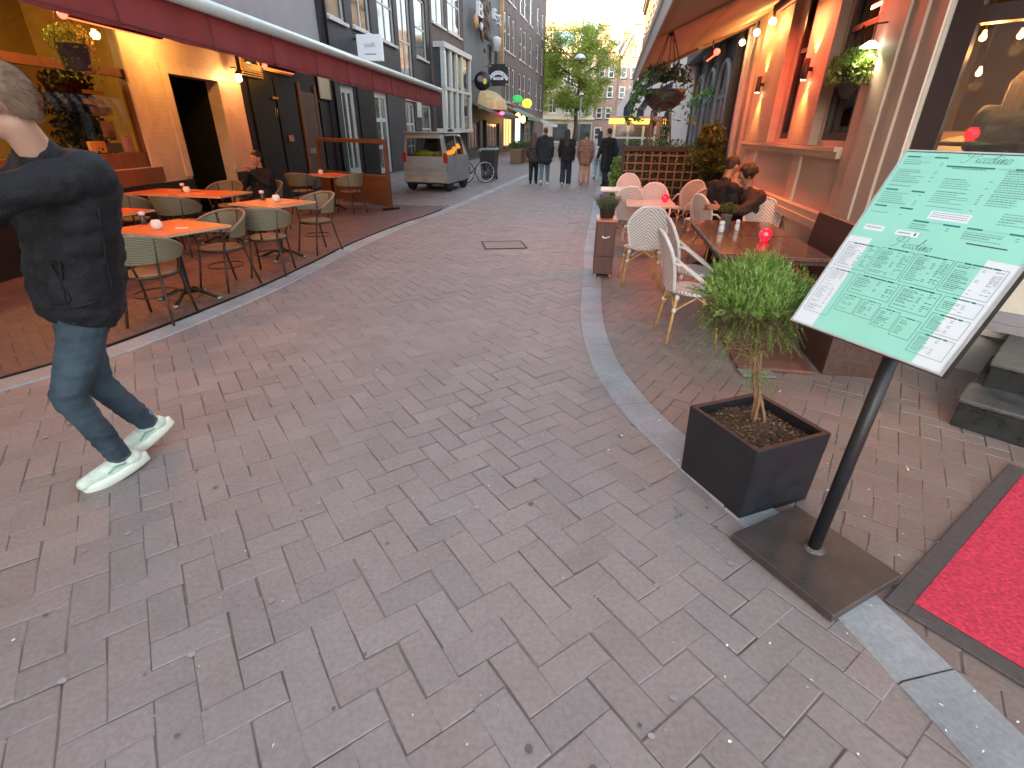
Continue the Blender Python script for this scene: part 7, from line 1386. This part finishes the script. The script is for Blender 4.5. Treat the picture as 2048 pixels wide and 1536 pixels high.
m.add([r_[9],r_[8],r_[7],r_[2],r_[1],r_[0]],[(0,1,2,3,4,5)])
m.add([r_[2],(-ww_+0.0,0,0.97),(-0.50,0,1.44),r_[3]],[(0,1,2,3)]); m.add([r_[7],(ww_,0,0.97),(0.50,0,1.44),r_[6]],[(3,2,1,0)]); m.add([r_[3],r_[4],r_[5],r_[6],(0.50,0,1.44),(-0.50,0,1.44)],[(0,1,2,3,4,5)]); m.add([r_[2],r_[7],(ww_,0,0.97),(-ww_,0,0.97)],[(0,1,2,3)])
m.build('body',VP,VN)
m=MB(); m.add([(-ww_,0.01,0.97),(ww_,0.01,0.97),(0.50,0.01,1.44),(-0.50,0.01,1.44)],[(0,1,2,3)]); m.build('rear_window',VG,VN)
for s in (2,6):
    for k in range(3):
        a,b=secs[k],secs[k+1]; A=[Vector(a[s]),Vector(a[s+1]),Vector(b[s+1]),Vector(b[s])]; ce=sum(A,Vector())/4; 
        if k==0: m=MB(); m.add(A,[(0,1,2,3)]); m.build('corner_pillar',VP,VN); continue
        m=MB(); q=[ce+(p-ce)*0.90 for p in A]; m.add(q,[(0,1,2,3)]); m.build('side_window',VG,VN); m=MB(); 
        for i in range(4): m.add([A[i],A[(i+1)%4],q[(i+1)%4],q[i]],[(0,1,2,3)])
        m.build('window_frame',VP,VN)
m=MB(); m.box(-0.60,0.60,-0.02,1.65,1.58,1.605,bev=0.01); m.build('roof',mat('van_roof',(0.46,0.48,0.44),0.4,0.12),VN)
m=MB(); m.box(-0.67,0.67,-0.07,0.02,0.26,0.40,bev=0.02); m.build('bumper',mat('van_bumper',(0.30,0.29,0.23),0.5,0.25,4),VN); m=MB(); m.box(-0.64,0.64,-0.012,-0.001,0.60,0.66); m.box(-0.64,0.64,-0.010,-0.001,0.50,0.51); m.build('trim',mat('chrome_strip',(0.55,0.55,0.55),0.3,metal=0.7),VN)
for s in (-1,1): m=MB(); m.box(s*0.63-0.055,s*0.63+0.055,-0.025,0.06,0.80,1.06,bev=0.015); m.build('tail_light',mat('tail_red',(0.35,0.02,0.015),0.25),VN)
m=MB(); m.box(-0.66,0.66,0.1,2.05,0.20,0.30); m.build('underbody',mat('underbody_dark',(0.02,0.02,0.02),0.9),VN)
m=MB(); m.box(0.28,0.34,-0.02,-0.001,0.44,0.49); m.box(-0.60,-0.55,-0.02,-0.001,0.63,0.67); m.build('latch',mat('rust_orange',(0.45,0.22,0.06),0.6),VN)
for (x,y) in ((-0.58,0.36),(0.58,0.36),(-0.58,1.72),(0.58,1.72)):
    m=MB(); m.M=Matrix.Translation((x,y,0.25))@Matrix.Rotation(PI/2,4,'Y'); m.lathe([(0.15,-0.07),(0.23,-0.075),(0.25,-0.05),(0.25,0.05),(0.23,0.075),(0.15,0.07)],24); w_=m.build('wheel',RUB,VN); m=MB(); m.M=Matrix.Translation((x,y,0.25))@Matrix.Rotation(PI/2,4,'Y'); m.lathe([(0,-0.06),(0.15,-0.065),(0.155,0),(0.15,0.065),(0,0.06)],20); m.build('rim',mat('steel_rim',(0.15,0.14,0.12),0.5,metal=0.4),w_)
m=MB(); m.box(-0.55,0.55,0.3,1.9,0.30,0.70); m.build('interior',mat('van_interior',(0.05,0.05,0.05),0.9),VN)
p=Vector((-2.62,16.05,0)); 
def VL(x,y,z): a=rad(-13); return (p.x+x*cos(a)-y*sin(a),p.y+x*sin(a)+y*cos(a),z)
def blob(name,label,cat,P,rz,r,mt,seed,amp=0.3):
    m=MB(); m.ell((0,0,0),r,22,16); m.v=[tuple(Vector(v)*(1+amp*mnoise.noise(Vector(v)*7+Vector((seed,0,0))))) for v in m.v]; return m.build(name,mt,label=label,cat=cat,loc=P,rz=rz)
blob('yellow_cloth','crumpled yellow cloth behind the rear window of the micro van','cloth',VL(-0.12,0.28,1.03),-0.2,(0.32,0.14,0.11),mat('yellow_cloth',(0.50,0.48,0.04),0.8,0.2,6),3,0.6); blob('orange_cloth','orange cloth bundle at the right of the yellow cloth in the micro van','cloth',VL(0.30,0.25,1.02),0.1,(0.12,0.09,0.07),mat('orange_cloth',(0.65,0.33,0.08),0.8,0.15,6),5,0.5)
# bicycles
def bicycle(P,rz,label,rimc):
    t=thing('bicycle',label,'bicycle',P,rz,'bicycles parked between van and bin'); FM=mat('bike_frame',(0.02,0.02,0.025),0.4)
    for x in (-0.52,0.52):
        m=MB(); m.tube([(x+0.34*cos(2*PI*i/32),0,0.35+0.34*sin(2*PI*i/32)) for i in range(32)],0.018,6,closed=True); w_=m.build('wheel',RUB,t); m=MB(); m.tube([(x+0.315*cos(2*PI*i/32),0,0.35+0.315*sin(2*PI*i/32)) for i in range(32)],0.014,6,closed=True); 
        for k in range(14): a=2*PI*k/14; m.tube([(x,0,0.35),(x+0.31*cos(a),0,0.35+0.31*sin(a))],0.0025,4)
        m.build('rim',rimc,w_)
    m=MB(); BB=(0.02,0,0.30); ST_=(-0.16,0,0.82); HD=(0.36,0,0.84)
    for a,b in ((BB,ST_),(BB,(0.38,0,0.70)),((-0.12,0,0.72),HD),((-0.52,0,0.35),BB),((-0.52,0,0.35),(-0.13,0,0.74)),((0.36,0,0.95),(0.52,0,0.35))): m.tube([a,b],0.016,7)
    m.build('frame',FM,t); m=MB(); m.tube([(0.30,-0.28,1.0),(0.36,-0.16,1.05),(0.37,0,1.03),(0.36,0.16,1.05),(0.30,0.28,1.0)],0.013,6); m.build('handlebar',mat('brushed_handle',(0,0,0)),t); m=MB(); m.ell((-0.18,0,0.92),(0.14,0.085,0.04),12,6); m.build('saddle',BKC,t); m=MB(); m.box(-0.72,-0.28,-0.06,0.06,0.73,0.745); m.build('rack',FM,t); m=MB(); m.tube([(-0.52+0.37*cos(a_),0,0.35+0.37*sin(a_)) for a_ in [rad(20+10*i) for i in range(17)]],0.02,4); m.build('mudguard',mat('guard_white',(0.55,0.58,0.60),0.4),t); return t
RIMW=mat('pale_rim',(0.60,0.63,0.66),0.3,metal=0.5)
bicycle((-1.55,19.2,0),rad(12),'city bicycle with pale rims parked nearest the dark bin',RIMW); bicycle((-2.25,19.0,0),rad(15),'city bicycle with pale rims half hidden by the micro van',RIMW)
t=thing('wheelie_bin','dark green wheelie bin with grey lid standing right of the bicycles','bin',(-0.95,20.6,0),rad(-10)); m=MB(); 
m.add([(-0.24,-0.26,0.06),(0.24,-0.26,0.06),(0.24,0.26,0.06),(-0.24,0.26,0.06),(-0.30,-0.36,1.0),(0.30,-0.36,1.0),(0.30,0.32,1.0),(-0.30,0.32,1.0)],[(3,2,1,0),(4,5,6,7),(0,1,5,4),(1,2,6,5),(2,3,7,6),(3,0,4,7)]); m.build('body',mat('bin_dark',(0.015,0.020,0.020),0.5),t); m=MB(); m.box(-0.32,0.32,-0.40,0.34,1.0,1.07,bev=0.025); m.build('lid',mat('bin_lid',(0.16,0.21,0.21),0.5),t)
for s in (-0.22,0.22): m=MB(); m.M=Matrix.Translation((s,0.28,0.1))@Matrix.Rotation(PI/2,4,'Y'); m.lathe([(0,-0.02),(0.1,-0.025),(0.1,0.025),(0,0.02)],14); m.build('wheel',RUB,t)
t=thing('covered_scooter','motor scooter under a black tarpaulin leaning against the white bay behind the bicycles','scooter',(-2.9,22.6,0),rad(60)); m=MB(); m.ell((0,0,0.75),(0.85,0.36,0.42),20,14); m.ell((0.55,0,1.15),(0.25,0.34,0.50),16,12); m.ell((-0.2,0,0.55),(0.8,0.33,0.45),16,12); r=remesh(m,0.05,2); r.v=[tuple(Vector(v)*(1+0.10*mnoise.noise(Vector(v)*4))) for v in r.v]; r.build('tarpaulin',mat('tarp_black',(0.008,0.008,0.010),0.35),t)
for x in (-0.55,0.6): m=MB(); m.tube([(x+0.18*cos(2*PI*i/20),0,0.22+0.18*sin(2*PI*i/20)) for i in range(20)],0.05,7,closed=True); m.build('wheel',RUB,t)
